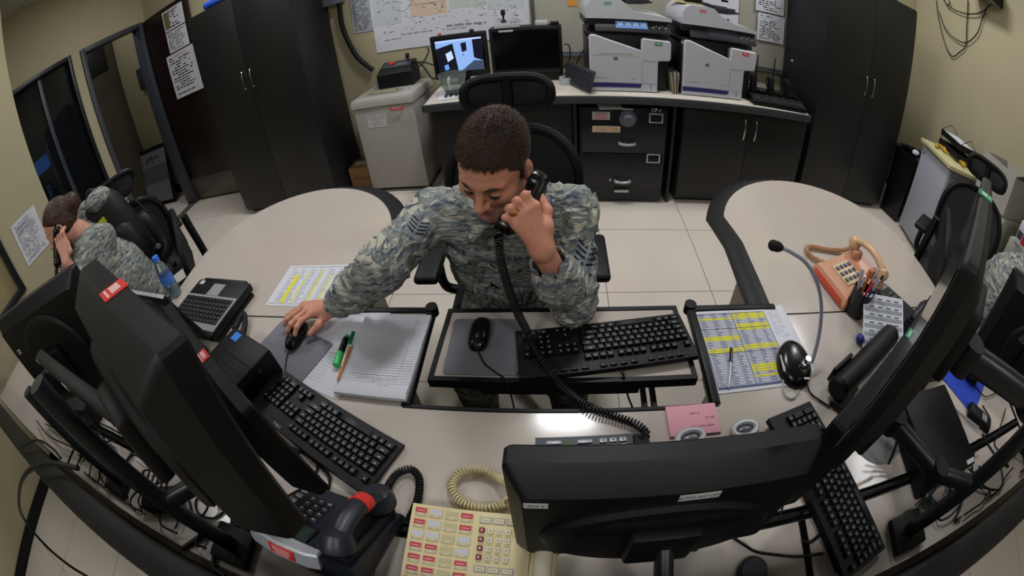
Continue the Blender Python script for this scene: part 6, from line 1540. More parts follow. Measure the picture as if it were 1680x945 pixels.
for k in range(5): cable('thin black cable in the tangle between the far left mount and the ledge', [onZ(60 + 14 * k, 690 + 5 * k, .76), onZ(80 + 16 * k, 715 - 8 * k, .78 + .02 * k), onZ(120 + 18 * k, 735 + 6 * k, .77), onZ(150 + 15 * k, 760 + 14 * k, .76)], .0035)
cable('cable wandering over the desk right of the middle monitor', Zs(DESK + .005, (1150, 868), (1185, 872), (1215, 890), (1240, 905), (1270, 910), (1310, 913), (1350, 908)), .0035)
cable('short cable end left of the middle mount', Zs(DESK + .006, (1010, 878), (985, 888), (965, 892)), .004)
cable('red cable strap under the left end of the middle monitor', Zs(DESK + .006, (906, 882), (908, 895), (916, 910)), .004, M_PINKRED)
cable('thin cable dropping beside the dark keyboard', Zs(DESK + .005, (1283, 810), (1284, 830), (1280, 845)), .003)
cable('cable bent at the left end of the dark keyboard', Zs(DESK + .006, (1316, 886), (1330, 890), (1345, 878), (1352, 868)), .0035)
for k in range(8):
    a0 = onZ(1462 + 4 * k, 715 + 3 * k, .80 + .012 * (k % 3)); cable('strand of the dark cable bundle by the flat desktop computer', [a0, onZ(1505 + 3 * k, 745 + 2 * k, .79), onZ(1530 + 2 * k, 775 + k, .78), onZ(1532 - 2 * k + 4, 800, .77), onZ(1508 + 5 * k, 830 + 3 * (k % 4), .755)], .0032, mat('cable_green_grey', '#1d2b2c', .5))
cable('black cable hanging from the right mount before the round pad', [onZ(1480, 640, 1.02), onZ(1476, 690, .95), onZ(1470, 730, .86), onZ(1458, 760, .78)], .005)
cable('grey flat cable crossing beside the desktop computer', Zs(DESK + .012, (1500, 655), (1525, 640), (1545, 642), (1560, 665), (1590, 690), (1605, 702)), .0045, M_LGREY)
cable('cable loop at the far right under the jointed arm', Zs(DESK + .006, (1612, 665), (1625, 690), (1618, 715), (1604, 722)), .003)
cable('cable running from the power adapter to the rail', Zs(DESK + .006, (1612, 712), (1625, 735), (1640, 755), (1655, 765)), .004)
cable('thin cable rising at the far right edge of the desk', Zs(DESK + .006, (1650, 670), (1640, 705), (1632, 730), (1650, 748)), .003)
for k in range(3): cable('knotted black cable behind the speaker bar', Zs(DESK + .02, (1515 + 6 * k, 590 + 8 * k), (1535, 598 + 7 * k), (1548, 592 + 10 * k), (1536, 612 + 5 * k), (1515, 615 + 6 * k)), .005)
# dark gear and cable tangles on the rear strip
t = thing('network_box', 'black network box with a row of small ports below the far left monitor', 'device', yawM((-1.83, .30, DESK + .001), 12))
mb = MB(); mb.box((0, 0, .05), (.42, .24, .10), .006); mb.build('housing', M_BLACK, t)
for k in range(6):
    mb = MB(); mb.box((-.15 + k * .06, -.1205, .05), (.03, .002, .02)); mb.build('port', M_DGREY, t)
t = thing('power_brick', 'black power brick on the rear strip beside the left mount', 'adapter', yawM((-1.02, .10, DESK + .0012), 20))
mb = MB(); mb.box((0, 0, .022), (.16, .07, .042), .008); mb.build('body', M_BLACK, t)
t = thing('docking_box', 'black docking box with small red light between far left mount and laptop', 'device', yawM((-1.48, .46, DESK + .001), 24))
mb = MB(); mb.box((0, 0, .04), (.24, .17, .08), .006); mb.build('housing', M_BLACK, t)
mb = MB(); mb.box((.06, -.0855, .05), (.03, .002, .012)); mb.build('red_mark', M_RED, t)
rt = random.Random(21)
def tangle(label, x0, x1, y0, y1, n, r_=.0034):
    for k in range(n):
        x, y = rt.uniform(x0, x1), rt.uniform(y0, y1); P = []
        a = rt.uniform(0, 6.28)
        for i in range(7):
            P.append((min(x1, max(x0, x)), min(y1, max(y0, y)), DESK + .006 + .004 * (k % 4) + rt.uniform(0, .012))); a += rt.uniform(-1.3, 1.3); x += .075 * math.cos(a); y += .055 * math.sin(a)
        cable(label, P, r_)
tangle('thin black cable in the tangle between the far left mount and the ledge', -1.62, -.80, .03, .20, 16)
tangle('thin black cable in the tangle between the far left mount and the ledge', -1.65, -1.1, .24, .40, 9)
tangle('knotted black cable on the rear strip at the far right', 1.0, 1.68, .03, .20, 12)
# grommets in the desk
for k, (px, py, lb) in enumerate(((1138, 898, 'round black grommet in the rear desk right of the middle mount'), (370, 824, 'small black grommet in the desk beside the cable loops'))):
    p = onZ(px, py, DESK); mb = MB(); mb.lathe([(.011, 0), (.011, .003), (.008, .004), (.001, .002)], 20); single('cable_grommet', lb, 'grommet', mb, M_BLACK2, mloc(p.x, p.y, DESK + .0006))
p = onZ(1232, 940, DESK); mb = MB(); mb.lathe([(.035, 0), (.035, .01), (.028, .018), (.001, .02)], 28); single('puck', 'round dark puck at the very bottom edge of the picture', 'device', mb, M_DGREY, mloc(p.x, p.y, DESK + .001))

# ================================================================== right corner
t = thing('mini_fridge', 'pale grey small fridge with a cream top by the right wall', 'fridge', yawM((3.12, 2.37, .002), 90 - 14))
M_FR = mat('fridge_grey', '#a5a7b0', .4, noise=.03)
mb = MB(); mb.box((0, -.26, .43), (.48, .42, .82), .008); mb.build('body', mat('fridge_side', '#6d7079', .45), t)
mb = MB(); mb.box((0, -.025, .43), (.48, .05, .80), .012); dr = mb.build('door', M_FR, t)
t_fr = t
mb = MB(); mb.box((.19, .002, .77), (.012, .008, .022), .002); mb.build('maker_badge', M_INK, dr)
mb = MB(); mb.box((0, -.235, .862), (.54, .52, .035), .004); mb.build('top_board', mat('cream_board', '#c0b98a', .5, noise=.04), t)
for c in (dr, *[o for o in t.children if o is not dr]): pass
t.matrix_world = yawM((3.13, 2.37, .002), 90 - 14 + 180) @ mrot(0, 0, 0) @ Matrix.Diagonal((1, -1, 1, 1)) if False else yawM((3.13, 2.37, .002), -(90 + 14) + 180 - 0) @ Matrix.Identity(4)
FT = .885
def banana(label, p, yaw, s=1, group='yellow bananas on the fridge'):
    mb = MB(); pts = [(.085 * math.cos(a) * s, .085 * math.sin(a) * s - .06, .018) for a in [R(20 + 140 * i / 12) for i in range(13)]]
    mb.tube(pts, [.004, .010, .015, .017, .018, .0185, .0185, .0185, .018, .017, .014, .008, .004], 8); return single('banana', label, 'fruit', mb, mat('banana_yellow', '#b9952f', .5, noise=.15, nscale=40), yawM(p, yaw))
bq = onZ(1560, 252, FT + .02)
for k, (px, py, yw, lb) in enumerate(((1541, 240, 10, 'banana at the left front of the bunch on the fridge'), (1552, 246, 40, 'banana in the middle of the bunch on the fridge'), (1562, 252, 75, 'banana at the back of the bunch on the fridge'), (1573, 262, 110, 'banana at the right end of the bunch on the fridge'), (1583, 270, 20, 'single brighter banana at the near corner of the fridge top'))):
    p = onZ(px, py, FT + .02); banana(lb, (p.x, p.y, FT), yw)
bk = onX(1572, 228, 3.42)
t = thing('letter_tray', 'black wire letter tray with papers on the fridge', 'tray', yawM((3.46, 2.38, FT), 76))
def wire(pts, r_=.003): 
    mb = MB(); mb.tube(pts, r_, 6); return mb
for z in (.02, .11):
    mb = MB()
    q = [(-.17, -.12, z), (.17, -.12, z), (.17, .12, z), (-.17, .12, z), (-.17, -.12, z)]; mb.tube(q, .004, 6); q2 = [(x, y, z + .045) for x, y, _ in q]; mb.tube(q2, .004, 6); mb.box((0, 0, z - .002), (.34, .24, .002))
    for c_, d_ in (((0, -.12, z + .02), (.34, .002, .042)), ((0, .12, z + .02), (.34, .002, .042)), ((-.17, 0, z + .02), (.002, .24, .042)), ((.17, 0, z + .02), (.002, .24, .042))): mb.box(c_, d_)
    mb.build('mesh_tier', mat('wire_black', '#14151a', .5), t)
for s in (-1, 1):
    mb = MB(); mb.tube([(s * .17, -.10, 0), (s * .17, -.10, .17), (s * .17, 0, .23), (s * .17, .10, .17), (s * .17, .10, 0)], .004, 6); mb.build('wire_frame', MATS['wire_black'], t)
mb = MB(); sheet(mb, .29, .2, .045); single('paper_stack', 'papers lying in the upper wire tray on the fridge', 'paper', mb, PAPM, yawM((3.46, 2.38, FT + .114), 76))
t = thing('waste_bin', 'tall black waste bin with liner between right cabinet and fridge', 'bin', yawM((3.28, 2.78, .002), 10))
mb = MB(); mb.loft([[(x * s_, y * s_, z) for x, y in ((-.14, -.14), (.14, -.14), (.14, .14), (-.14, .14))] for z, s_ in ((0, .85), (.64, 1.0), (.66, 1.02), (.66, .94), (.3, .86))]); mb.build('body', M_BLACK2, t)
mb = MB(); mb.tube(spl([(-.14, -.14, .66), (0, -.15, .68), (.14, -.14, .655), (.15, 0, .68), (.14, .14, .66), (0, .15, .675), (-.14, .14, .66)], 4, ), .018, 6); mb.build('liner', mat('bin_liner', '#17181c', .3), t)
mb = MB(); mb.sphere((0, 0, .03), (.045, .04, .03), 10); single('crumpled_paper', 'crumpled white paper on top of the waste bin', 'paper', mb, M_PAPER, mloc(3.25, 2.72, .665))
t = thing('broom', 'broom pole with green grip leaning between the right cabinet and the wall', 'broom', None)
a, b_ = Vector((3.35, 3.2, .03)), Vector((3.60, 3.42, 1.46)); Mx, L = along(a, b_); t.matrix_world = Mx
mb = MB(); mb.tube([(0, 0, 0), (L * .95, 0, 0)], .012, 10); mb.build('pole', M_LGREY, t)
mb = MB(); mb.tube([(L * .70, 0, 0), (L * .82, 0, 0)], .018, 10); mb.build('green_grip', mat('broom_green', '#2f5a3a', .6), t)
mb = MB(); mb.tube([(L * .93, 0, 0), (L, 0, 0)], .015, 10); mb.build('end_cap', M_BLACK, t)
def carton(label, c, d, yaw, m, z0, name='carton', open_=False, prints=None):
    t = thing(name, label, 'box', yawM((c[0], c[1], z0), yaw)); w, dp, h = d
    mb = MB()
    if open_:
        for cc, dd_ in (((0, 0, .006), (w, dp, .008)), ((-w / 2 + .004, 0, h / 2), (.008, dp, h)), ((w / 2 - .004, 0, h / 2), (.008, dp, h)), ((0, -dp / 2 + .004, h / 2), (w - .016, .008, h)), ((0, dp / 2 - .004, h / 2), (w - .016, .008, h))): mb.box(cc, dd_)
    else: mb.box((0, 0, h / 2), (w, dp, h), .003)
    mb.build('carton_body', m, t)
    if open_:
        mb = MB(); Mx = mloc(w / 2, 0, h) @ mrot(0, -35, 0); mb.box((.09, 0, .0), (.18, dp - .01, .006), M=Mx); mb.build('flap', mat('flap_brown', '#5a4136', .8), t)
    for (fx, fz, fw, fh, m2) in (prints or []):
        mb = MB(); mb.box((fx, -dp / 2 - .0008, fz), (fw, .0014, fh)); mb.build('print', m2, t)
    return t
M_WC = mat('white_carton', '#a6a29a', .8, noise=.05)
carton('large white carton on the floor by the right wall, lowest of its stack', (3.50, 1.72), (.40, .50, .42), -90, M_WC, .002)
carton('second white carton of the stack by the right wall', (3.50, 1.72), (.38, .48, .40), -88, M_WC, .424, prints=[(0, .25, .14, .02, M_PINKRED), (0, .2, .14, .05, M_LGREY)])
carton('open white carton with brown flap topmost of the stack by the right wall', (3.50, 1.74), (.38, .48, .34), -90, M_WC, .826, open_=True)
carton('low white carton next to the stack by the right wall', (3.42, 1.22), (.38, .40, .45), -90, M_WC, .002)
carton('pale carton upon the low white one by the right wall', (3.42, 1.22), (.36, .36, .33), -88, M_WC, .454)
carton('white carton with big red print by the right wall', (3.36, 1.25), (.22, .26, .17), -80, M_PAPER, .786, prints=[(.0, .085, .10, .12, mat('print_red', '#b8242a', .5)), (-.08, .07, .05, .06, M_INK)])
# thing with hanging cables on the right wall
t = thing('wall_bracket', 'black equipment bracket high on the right wall with hanging cables', 'bracket', mloc(3.75, 2.42, 2.52))
mb = MB(); mb.box((-.14, 0, 0), (.28, .34, .16), .01); mb.build('housing', M_BLACK, t)
mb = MB(); mb.box((-.14, -.0, -.085), (.26, .30, .008)); mb.build('base_plate', M_LGREY, t)
for k, (lb, pp) in enumerate((('long cable loop hanging lowest on the right wall', [(1536, 0), (1540, 30), (1550, 70), (1562, 92), (1575, 85), (1584, 75), (1586, 45), (1588, 0)]), ('wide cable loop hanging from the wall bracket', [(1541, 20), (1550, 45), (1565, 62), (1585, 70), (1603, 55), (1612, 30), (1620, 12)]), ('small cable loop high on the right wall', [(1548, 0), (1556, 9), (1570, 18), (1590, 23), (1610, 20), (1628, 5)]), ('tiny dark cable loop at the top of the right wall', [(1549, 0), (1555, 9), (1558, 5), (1557, 0)]))):
    mb = MB(); mb.tube(spl([onX(x, y, 3.725 - .006 * k) for x, y in pp], 8), .006, 6); single('cable', lb, 'cable', mb, M_RUB)
# ================================================================== left corner
fl = onY(262, 300, 3.66)
t = thing('framed_map', 'large framed picture map leaning on the floor in the corridor', 'picture', frame((-5.30, 3.57, .004), (1, 0, 0), (0, .22, .80)))
mb = MB()
for c, d in (((0, .02, 0), (1.0, .05, .03)), ((0, .80, 0), (1.0, .05, .03)), ((-.475, .41, 0), (.05, .73, .03)), ((.475, .41, 0), (.05, .73, .03))): mb.box(c, d, .004)
mb.build('frame', M_BLACK, t)
mb = MB(); mb.box((0, .41, -.002), (.92, .75, .012)); mb.rect(-.44, .32, .44, .56, .0045, 1); 
for k in range(60): x, y = random.uniform(-.42, .40), random.uniform(.08, .74); mb.rect(x, y, x + random.uniform(.01, .05), y + .008, .0052, 2)
for k in range(6): x = random.uniform(-.3, .2); mb.tube(spl([(x, .6, .005), (x + .1, .68, .005), (x + .2, .60 + random.uniform(-.05, .1), .005)], 4), .005, 4, mi=3)
mb.build('print', [mat('print_lilac', '#77757e', .6), mat('print_mauve', '#5e5862', .6), M_INK, mat('print_dark', '#33313a', .6)], t)
c_ = onX(160, 95, -5.49); mb = MB(); mb.box((0, 0, 0), (.36, .42, .02), .003); single('notice_board', 'black notice board high on the corridor wall', 'board', mb, mat('board_black', '#0d0e10', .6, noise=.2), wallMX(-5.488, 3.5, 2.42, 1))
mb = MB(); mb.box((0, 0, 0), (.23, .31, .01), .002); single('wall_sign', 'small dark grey sign on the corridor end wall', 'sign', mb, mat('sign_grey', '#2b2d33', .6), wallM(onY(234, 128, 3.83).x, 3.832, onY(234, 128, 3.83).z))
t = thing('office_display', 'small lit blue display seen through the dark window', 'monitor', mloc(*onX(70, 270, -5.5)))
mb = MB(); mb.box((-.02, 0, 0), (.03, .26, .22), .005); mb.build('housing', M_BLACK, t)
mb = MB(); mb.box((-.003, 0, 0), (.004, .23, .18)); mb.build('screen', mat('far_screen', '#3b7de0', .4, emit='#4f9bff', estr=1.6), t)
mb = MB(); mb.box((0, 0, 0), (.004, .2, .10)); single('office_paper', 'pale card, faint glow in its colour, above the lit display behind the dark window', 'paper', mb, mat('far_card_glow', '#8d90a8', .6, emit='#8d90a8', estr=.12), mloc(*onX(61, 244, -5.5)))  # card glows faintly by itself so it shows in the dark office
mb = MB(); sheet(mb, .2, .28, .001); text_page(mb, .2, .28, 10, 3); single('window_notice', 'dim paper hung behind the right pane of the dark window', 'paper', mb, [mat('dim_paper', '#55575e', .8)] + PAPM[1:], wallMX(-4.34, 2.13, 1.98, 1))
# calendar on the near wall
t_ = wallMX(XN + .003, 1.0, 1.235, 1, -2)
def cal(mb, w, h):
    for k in range(5): mb.rect(-.10, .125 - k * .016, .02, .131 - k * .016, .0013, 3)
    for k in range(3): mb.tube(spl([(-.08 + .05 * k, -.02, .0014), (-.05 + .05 * k, -.06, .0014), (-.09 + .06 * k, -.10, .0014)], 4), .0016, 4, mi=3)
    mb.rect(.08, -.02, .095, -.015, .0013, 2); mb.rect(.07, -.12, .08, -.112, .0013, 1); mb.rect(-.05, -.145, -.04, -.137, .0013, 1)
pinned('white printed chart pinned on the near left wall beside the woman', t_, .27, .33, 26, 3, cal)
# atop the tall cabinets
t = thing('folded_bag', 'bright blue bag with cream patch on top of the left tall cabinet', 'bag', yawM((-2.52, 3.0, 2.022), 5))
mb = MB(); mb.box((0, 0, .035), (.34, .16, .07), .025, seg=3); mb.build('bag_body', mat('bag_blue', '#1f49b0', .6), t)
mb = MB(); mb.box((.06, -.079, .042), (.09, .004, .035), .001); mb.build('cream_patch', M_CREAM, t)
mb = MB(); mb.box((0, 0, .02), (.12, .10, .04), .004); single('carton', 'small white carton beside the blue bag on the left tall cabinet', 'box', mb, M_PAPER, yawM((-2.23, 3.0, 2.022), 0))
mb = MB(); mb.box((0, 0, .016), (.26, .10, .032), .004); single('binder', 'white and dark binder lying on top of the right tall cabinet', 'binder', mb, M_LGREY, yawM((2.70, 2.92, 1.972), 8))
# radios in their charger
CM = yawM((1.60, 2.79, CT), -3)
t = thing('radio_charger', 'black multi-bay radio charger at the right end of the counter', 'charger', CM)
mb = MB(); mb.loft([[(x, y, z) for x, y, z in r_] for r_ in ([(-.22, -.10, 0), (.22, -.10, 0), (.22, .12, 0), (-.22, .12, 0)], [(-.22, -.10, .035), (.22, -.10, .035), (.22, .12, .085), (-.22, .12, .085)])]); mb.build('housing', M_BLACK, t)
for k in range(6):
    mb = MB(); mb.box((-.18 + k * .072, .04, .072), (.056, .06, .03), .004); mb.build('bay', M_BLACK2, t)
    mb = MB(); mb.box((-.18 + k * .072, -.06, .046), (.04, .03, .004), .001); mb.build('bay_light', M_DGREY, t)
for k, (bx, lb) in enumerate(((-.18, 'leftmost handheld radio in the charger'), (-.036, 'middle handheld radio in the charger'), (.108, 'rightmost handheld radio with pale antenna tip in the charger'))):
    q = thing('handheld_radio', lb, 'radio', CM @ mloc(bx, .045, .075) @ mrot(-6, 0, 2 + 3 * k))
    mb = MB(); mb.box((0, 0, .055), (.05, .035, .12), .008); mb.build('body', M_BLACK, q)
    mb = MB(); mb.tube([(.015, 0, .11), (.017, .0, .14), (.03, 0, .27)], [.008, .007, .004], 8); mb.build('antenna', M_RUB, q)
    mb = MB(); mb.cyl((-.012, 0, .112), (-.012, 0, .13), .008, n=12); mb.build('knob', M_DGREY, q)
    if k == 2: mb = MB(); mb.sphere((.0305, 0, .275), .009, 10); mb.build('antenna_tip', M_TAPE, q)
    mb = MB(); mb.tube(spl([(-.02, -.018, .10), (-.05, -.03, .12), (-.06, -.03, .07), (-.04, -.03, .03)], 5), .004, 6); mb.build('cord', M_RUB, q)
# keyboard standing against the printer
kk = thing('computer_keyboard', 'slim grey keyboard standing on edge against the left printer', 'keyboard', frame((.165, 2.735, CT + .085), (.10, .02, .002), (0, 0, 1)) if False else Matrix.Translation((.155, 2.86, CT + .002)) @ mrot(0, 0, -68) @ mrot(74, 0, 0))
mb = MB(); mb.box((0, .082, .010), (.40, .15, .018), .005); mb.build('case', M_DGREY, kk)
mb = MB()
for j in range(5):
    for i in range(15): mb.box((-.176 + i * .0252, .025 + j * .026, .021), (.022, .022, .004))
mb.build('key_field', mat('key_dim', '#2a2d33', .5), kk)

# ================================================================== woman on the phone at the left
def simple_person(label, Hc, face, neck, hips, shR_, shL_, armL, armR, fem, hair_fn, h=.0055, sk=None, knees=None):
    F, Uv, S = face; lo = np.min([Hc - .2, hips - .3, armL[-1] - .2, armR[-1] - .2], 0); hi = np.max([Hc + .2, hips + .3, armL[-1] + .2, armR[-1] + .2], 0)
    f = Field(lo, hi, h); Lf, Bf = head(f, Hc, F, Uv, S, .95 if fem else 1.0, fem, neck=neck)
    f.chain([neck, hips * .4 + neck * .6], [.06, .08], .03); 
    for sh, arm in ((shL_, armL), (shR_, armR)):
        f.chain([neck, sh] + arm[:2], [.05, .04, .033, .024], .02)
        w, hd = arm[1], arm[2]; d = (hd - w) / max(1e-6, np.linalg.norm(hd - w)); sd = np.cross(d, V3((0, 0, 1))) if abs(d[2]) < .9 else np.cross(d, V3((1, 0, 0))); sd /= np.linalg.norm(sd); nz = np.cross(sd, d)
        for i in range(4):
            k0 = w + d * .085 + sd * (.030 - .020 * i); f.cap(w, k0, .018, .011, .014); finger(f, [k0, k0 + d * (.036 - .004 * (i == 3)) + nz * .006, k0 + d * .055 - nz * .010 + V3((0, 0, 0)), k0 + d * (.060 - .006 * (i == 3)) - nz * .026], .0088, .0072, .004)
        tb_ = w + d * .03 + sd * .030; finger(f, [w + d * .01, tb_ + sd * .012, tb_ + d * .04 + sd * .014], .012, .008, .008)
    def loc2(P): q = P - Hc; return q @ S, q @ F, q @ Uv
    def lp2(P): s, fw, u = loc2(P); return .7 * (fw > .066) * (1 - ss(np.abs(s), .015, .022)) * ss(u, -.079, -.074) * (1 - ss(u, -.057, -.052))
    p = field_obj('person', f, sk or M_SKINW, None, {'lips': lp2}); tag(p, label, 'person')
    hair_fn(p, Lf, Bf)
    j = Field(np.minimum(lo, hips - .3), hi, .007)
    ax = S * .08
    for s in (-1, 0, 1): j.chain([hips + s * ax, hips * .5 + neck * .5 + s * ax * 1.05, neck + V3((0, 0, -.09)) + s * ax], [.12, .125, .095], .05)
    for sh, arm in ((shL_, armL), (shR_, armR)):
        j.chain([neck + V3((0, 0, -.03)), sh], [.065, .062], .04); c = arm[0] * .2 + arm[1] * .8; j.chain([sh, arm[0], arm[0] * .5 + arm[1] * .5, c], [.063, .054, .050, .042], .03); d = (arm[1] - c); d /= np.linalg.norm(d); j.cap(c - d * .02, c + d * .1, .031, .032, .004, 's')
    j.cap(neck + V3((0, 0, -.015)), Hc, .052, .06, .008, 's'); j.ripple(.007, .08, 4); field_obj('jacket', j, M_CAMO, p)
    tr = Field(np.min([hips, knees[0], knees[1]], 0) - V3((.2, .2, .62)), np.max([hips, knees[0], knees[1]], 0) + .22, .011)
    tr.cap(hips - ax, hips + ax, .13, .13, .04)
    for s, kn in zip((-1, 1), knees): tr.chain([hips + s * ax, kn, kn + V3((0, .03, -.42))], [.105, .075, .05], .03)
    tr.ripple(.006, .08, 2); field_obj('trousers', tr, M_CAMOD, p)
    return p, Lf
WF = face_frame(36, 16, 4); WH = D3(99, 370, 2.22)
def w_hair(p, Lf, Bf):
    F, Uv, S = WF; f = Field(WH - .24, WH + .24, .005); nn = lambda v: v / np.linalg.norm(v)
    f.ell(Lf(0, -.018, .038), (.079, .100, .090), Bf, .01, cut=[(Lf(0, .01, .030), nn(.9 * F - Uv))]); f.ell(Lf(0, -.02, -.02), (.075, .085, .06), Bf, .02, cut=[(Lf(0, -.02, 0), F)]); f.ell(Lf(0, -.125, .02), (.052, .045, .05), Bf, .02)
    f.ripple(.003, .018, 3); field_obj('hair', f, M_HAIRW, p)
    for s in (-1, 1):
        mb = MB(); mb.sphere(tuple(Lf(s * .031, .0785, -.001)), .0132, 12); mb.build('eye', M_EYE, p)
        mb = MB(); mb.tube([tuple(Lf(s * .014, .094, .0215)), tuple(Lf(s * .03, .092, .026)), tuple(Lf(s * .047, .078, .022))], .0022, 6); mb.build('eyebrow', M_HAIRW, p)
wn = V3((-2.02, .845, 1.185)); wh = V3((-2.04, 1.08, .56)); wsL = V3((-1.905, .90, 1.115)); wsR = V3((-2.17, .78, 1.115))
whand = D3(101, 398, 2.10); wwr = D3(109, 430, 2.08); wel = V3((-1.90, .72, .90))
pw, wL = simple_person('woman in camouflage uniform at the left, seen in profile, holding a phone', WH, WF, wn, wh, wsR, wsL, [wel, wwr, whand], [V3((-2.38, .70, .88)), V3((-2.45, .50, .80)), V3((-2.46, .40, .79))], True, w_hair, knees=(V3((-2.35, .66, .52)), V3((-2.12, .58, .52))))
t = thing('telephone_handset', 'black phone handset the woman at the left holds to her ear', 'handset', None)
a, b_ = V3(wL(.105, .0, .0)), D3(94, 431, 2.12); Mx, L = along(a, b_); t.matrix_world = Mx
mb = MB(); mb.tube([(-.02, 0, 0), (.02, 0, .008), (L * .5, 0, .014), (L - .02, 0, .008), (L + .01, 0, 0)], [.018, .02, .016, .02, .02], 10); mb.build('grip', M_BLACK2, t)
for s in (0, 1):
    mb = MB(); mb.sphere((s * L, 0, -.004), (.024, .024, .018), 12); mb.build('mouthpiece' if s else 'earpiece', M_BLACK2, t)
mb = MB(); mb.coil([tuple(b_), tuple(D3(92, 455, 2.12)), tuple(D3(91, 480, 2.12)), tuple(V3((-2.0, .50, .80)))], .010, .003, .010, 5, 8); single('coiled_cord', "black coiled cord hanging from the woman's phone", 'cord', mb, M_RUB)
# backpack, cap and jacket on her chair, black bag by it
BPM = frame(tuple(D3(200, 372, 2.52) + V3((0, 0, -.22))), (.75, -.62, -.12), (.0, .1, 1))
t = thing('backpack', "black backpack with neon yellow strips on the woman's chair", 'backpack', Matrix.Translation(D3(200, 372, 2.50) + V3((0, 0, -.24))) @ mrot(0, -10, 52))
mb = MB(); rings = []
for z, s_ in ((0, .80), (.03, .96), (.15, 1.02), (.30, 1.0), (.40, .90), (.46, .68), (.485, .35)): rings.append([(.15 * s_ * math.copysign(abs(math.cos(a)) ** .7, math.cos(a)), .10 * s_ * math.copysign(abs(math.sin(a)) ** .7, math.sin(a)), z) for a in [2 * PI * k / 28 for k in range(28)]])
mb.loft(rings); mb.build('main_bag', mat('nylon_black', '#0f1013', .6, noise=.2, nscale=60, bump=.3, bscale=60), t, 60)
mb = MB(); rings = [[(.115 * s_ * math.copysign(abs(math.cos(a)) ** .7, math.cos(a)), -.095 + .05 * s_ * math.copysign(abs(math.sin(a)) ** .7, math.sin(a)), z) for a in [2 * PI * k / 24 for k in range(24)]] for z, s_ in ((.04, .8), (.07, 1), (.24, 1), (.28, .6))]; mb.loft(rings); mb.build('front_pocket', MATS['nylon_black'], t, 60)
M_NEON = mat('neon_yellow', '#b7c21e', .5, emit=None)
mb = MB(); mb.box((-.03, -.104, .36), (.09, .012, .035), .003); mb.build('neon_strip', M_NEON, t)
mb = MB(); mb.box((-.165, -.05, .20), (.02, .035, .12), .005); mb.build('side_strip', M_NEON, t)
mb = MB(); mb.tube(spl([(-.05, .0, .48), (0, 0, .53), (.05, 0, .48)], 5), .010, 8); mb.build('grab_handle', MATS['nylon_black'], t)
cf_ = Field(D3(163, 330, 2.45) - .2, D3(163, 330, 2.45) + .2, .006); c0 = D3(161, 328, 2.45)
cf_.ell(c0, (.085, .085, .06), None, .02); cf_.ell(c0 + V3((-.07, -.05, -.05)), (.075, .065, .014), None, .02); cf_.ripple(.004, .05, 1)
o_ = field_obj('patrol_cap', cf_, M_CAMO); tag(o_, "camouflage cap hung on the woman's chair above the jacket", 'cap')
jf = Field(D3(158, 385, 2.5) - .35, D3(158, 385, 2.5) + .35, .008); c1 = D3(158, 372, 2.5); jf.chain([c1 + V3((-.02, 0, .10)), c1, c1 + V3((.02, .04, -.22))], [.06, .085, .09], .04); jf.ripple(.012, .06, 3)
o_ = field_obj('hung_jacket', jf, M_CAMO); tag(o_, "camouflage jacket hung over the woman's chair behind the backpack", 'jacket')
t = thing('shoulder_bag', "black shoulder bag hanging at the right side of the woman's chair", 'bag', Matrix.Translation(D3(240, 385, 2.75) + V3((0, 0, -.14))) @ mrot(0, 0, 40))
mb = MB(); mb.loft([[(.10 * s_ * math.copysign(abs(math.cos(a)) ** .6, math.cos(a)), .07 * s_ * math.copysign(abs(math.sin(a)) ** .6, math.sin(a)), z) for a in [2 * PI * k / 24 for k in range(24)]] for z, s_ in ((0, .8), (.03, 1), (.22, 1), (.27, .7), (.28, .3))]); mb.build('bag_body', MATS['nylon_black'], t, 60)
mb = MB(); mb.lathe([(.018, 0), (.018, .004), (.001, .005)], 16, M=mloc(.06, -.068, .06) @ mrot(90)); mb.build('clip', M_TAPE, t)
mb = MB(); mb.tube(spl([(-.09, 0, .25), (0, 0, .40), (.09, 0, .25)], 6), .008, 8, flat=.4); mb.build('strap', MATS['nylon_black'], t)
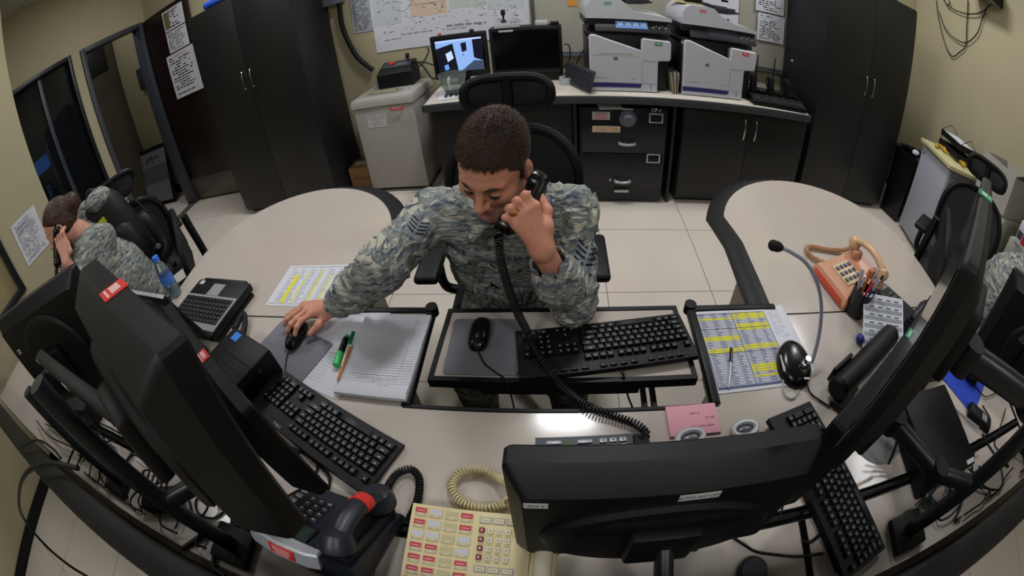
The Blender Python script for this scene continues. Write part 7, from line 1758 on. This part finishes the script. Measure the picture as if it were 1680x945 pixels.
# man at the right edge
MF = face_frame(-42, 12, 0); MH = V3((2.28, .55, 1.30))
def m_hair(p, Lf, Bf):
    f = hair_field(MH, MF[0], MF[1], MF[2], Lf, Bf, .005); field_obj('hair', f, M_HAIR, p)
mn = V3((2.18, .63, 1.15)); mh = V3((1.98, .93, .56))
simple_person('man in camouflage uniform cut off by the right edge of the picture', MH, MF, mn, mh, V3((1.98, .60, 1.05)), V3((2.28, .80, 1.05)), [V3((2.45, .62, .84)), V3((2.50, .40, .80)), V3((2.48, .30, .79))], [V3((1.86, .44, .84)), V3((2.02, .28, .80)), V3((2.12, .22, .79))], False, m_hair, knees=(V3((2.12, .55, .52)), V3((2.30, .68, .52))))

mb = MB(); mb.box((0, 0, .07), (.16, .14, .14), .003); mb.box((0, -.071, .10), (.15, .001, .03), mi=1); p = onZ(1447, 322, 0); single('cardboard_box', 'small box with a red band on the floor between right cabinet and waste bin', 'box', mb, [M_LGREY, M_PINKRED], yawM((3.09, 3.12, .002), 10))
# repeats share a group
GROUPS = {'computer_monitor': 'monitors mounted along the front desks', 'monitor_arm': 'monitor mounts on the rear desk strip', 'computer_keyboard': 'computer keyboards', 'computer_mouse': 'computer mice', 'mouse_pad': 'mouse pads',
          'office_chair': 'office chairs', 'desk_phone': 'black desk phones', 'coiled_cord': 'coiled phone cords', 'telephone_handset': 'phone handsets in use', 'pen': 'pens in the black cup', 'carton': 'white cartons by the right wall', 'paper_notice': 'pinned paper notices',
          'handheld_radio': 'radios in the charger', 'banana': 'bananas on the fridge', 'pamphlet': 'pamphlets between the printers', 'office_printer': 'printers on the counter', 'tall_cabinet': 'tall cabinets', 'desk_wing': 'rounded desk wings', 'desk': 'desks', 'rear_desk': 'rear desk strips',
          'mounting_rail': 'mounting rails', 'paper_sheet': 'loose paper sheets', 'cable': 'loose cables', 'sticky_note': 'sticky notes', 'cable_grommet': 'cable grommets', 'clip_device': 'silver clip devices', 'person': 'people in camouflage uniform', 'cardboard_box': 'boxes on the floor'}
tops = [o for o in SC.objects if o.parent is None and o.get('label') and 'group' not in o.keys()]
for o in tops:
    b_ = o.name.split('.')[0]
    if b_ in GROUPS and sum(1 for q in SC.objects if q.parent is None and q.name.split('.')[0] == b_) > 1: o['group'] = GROUPS[b_]
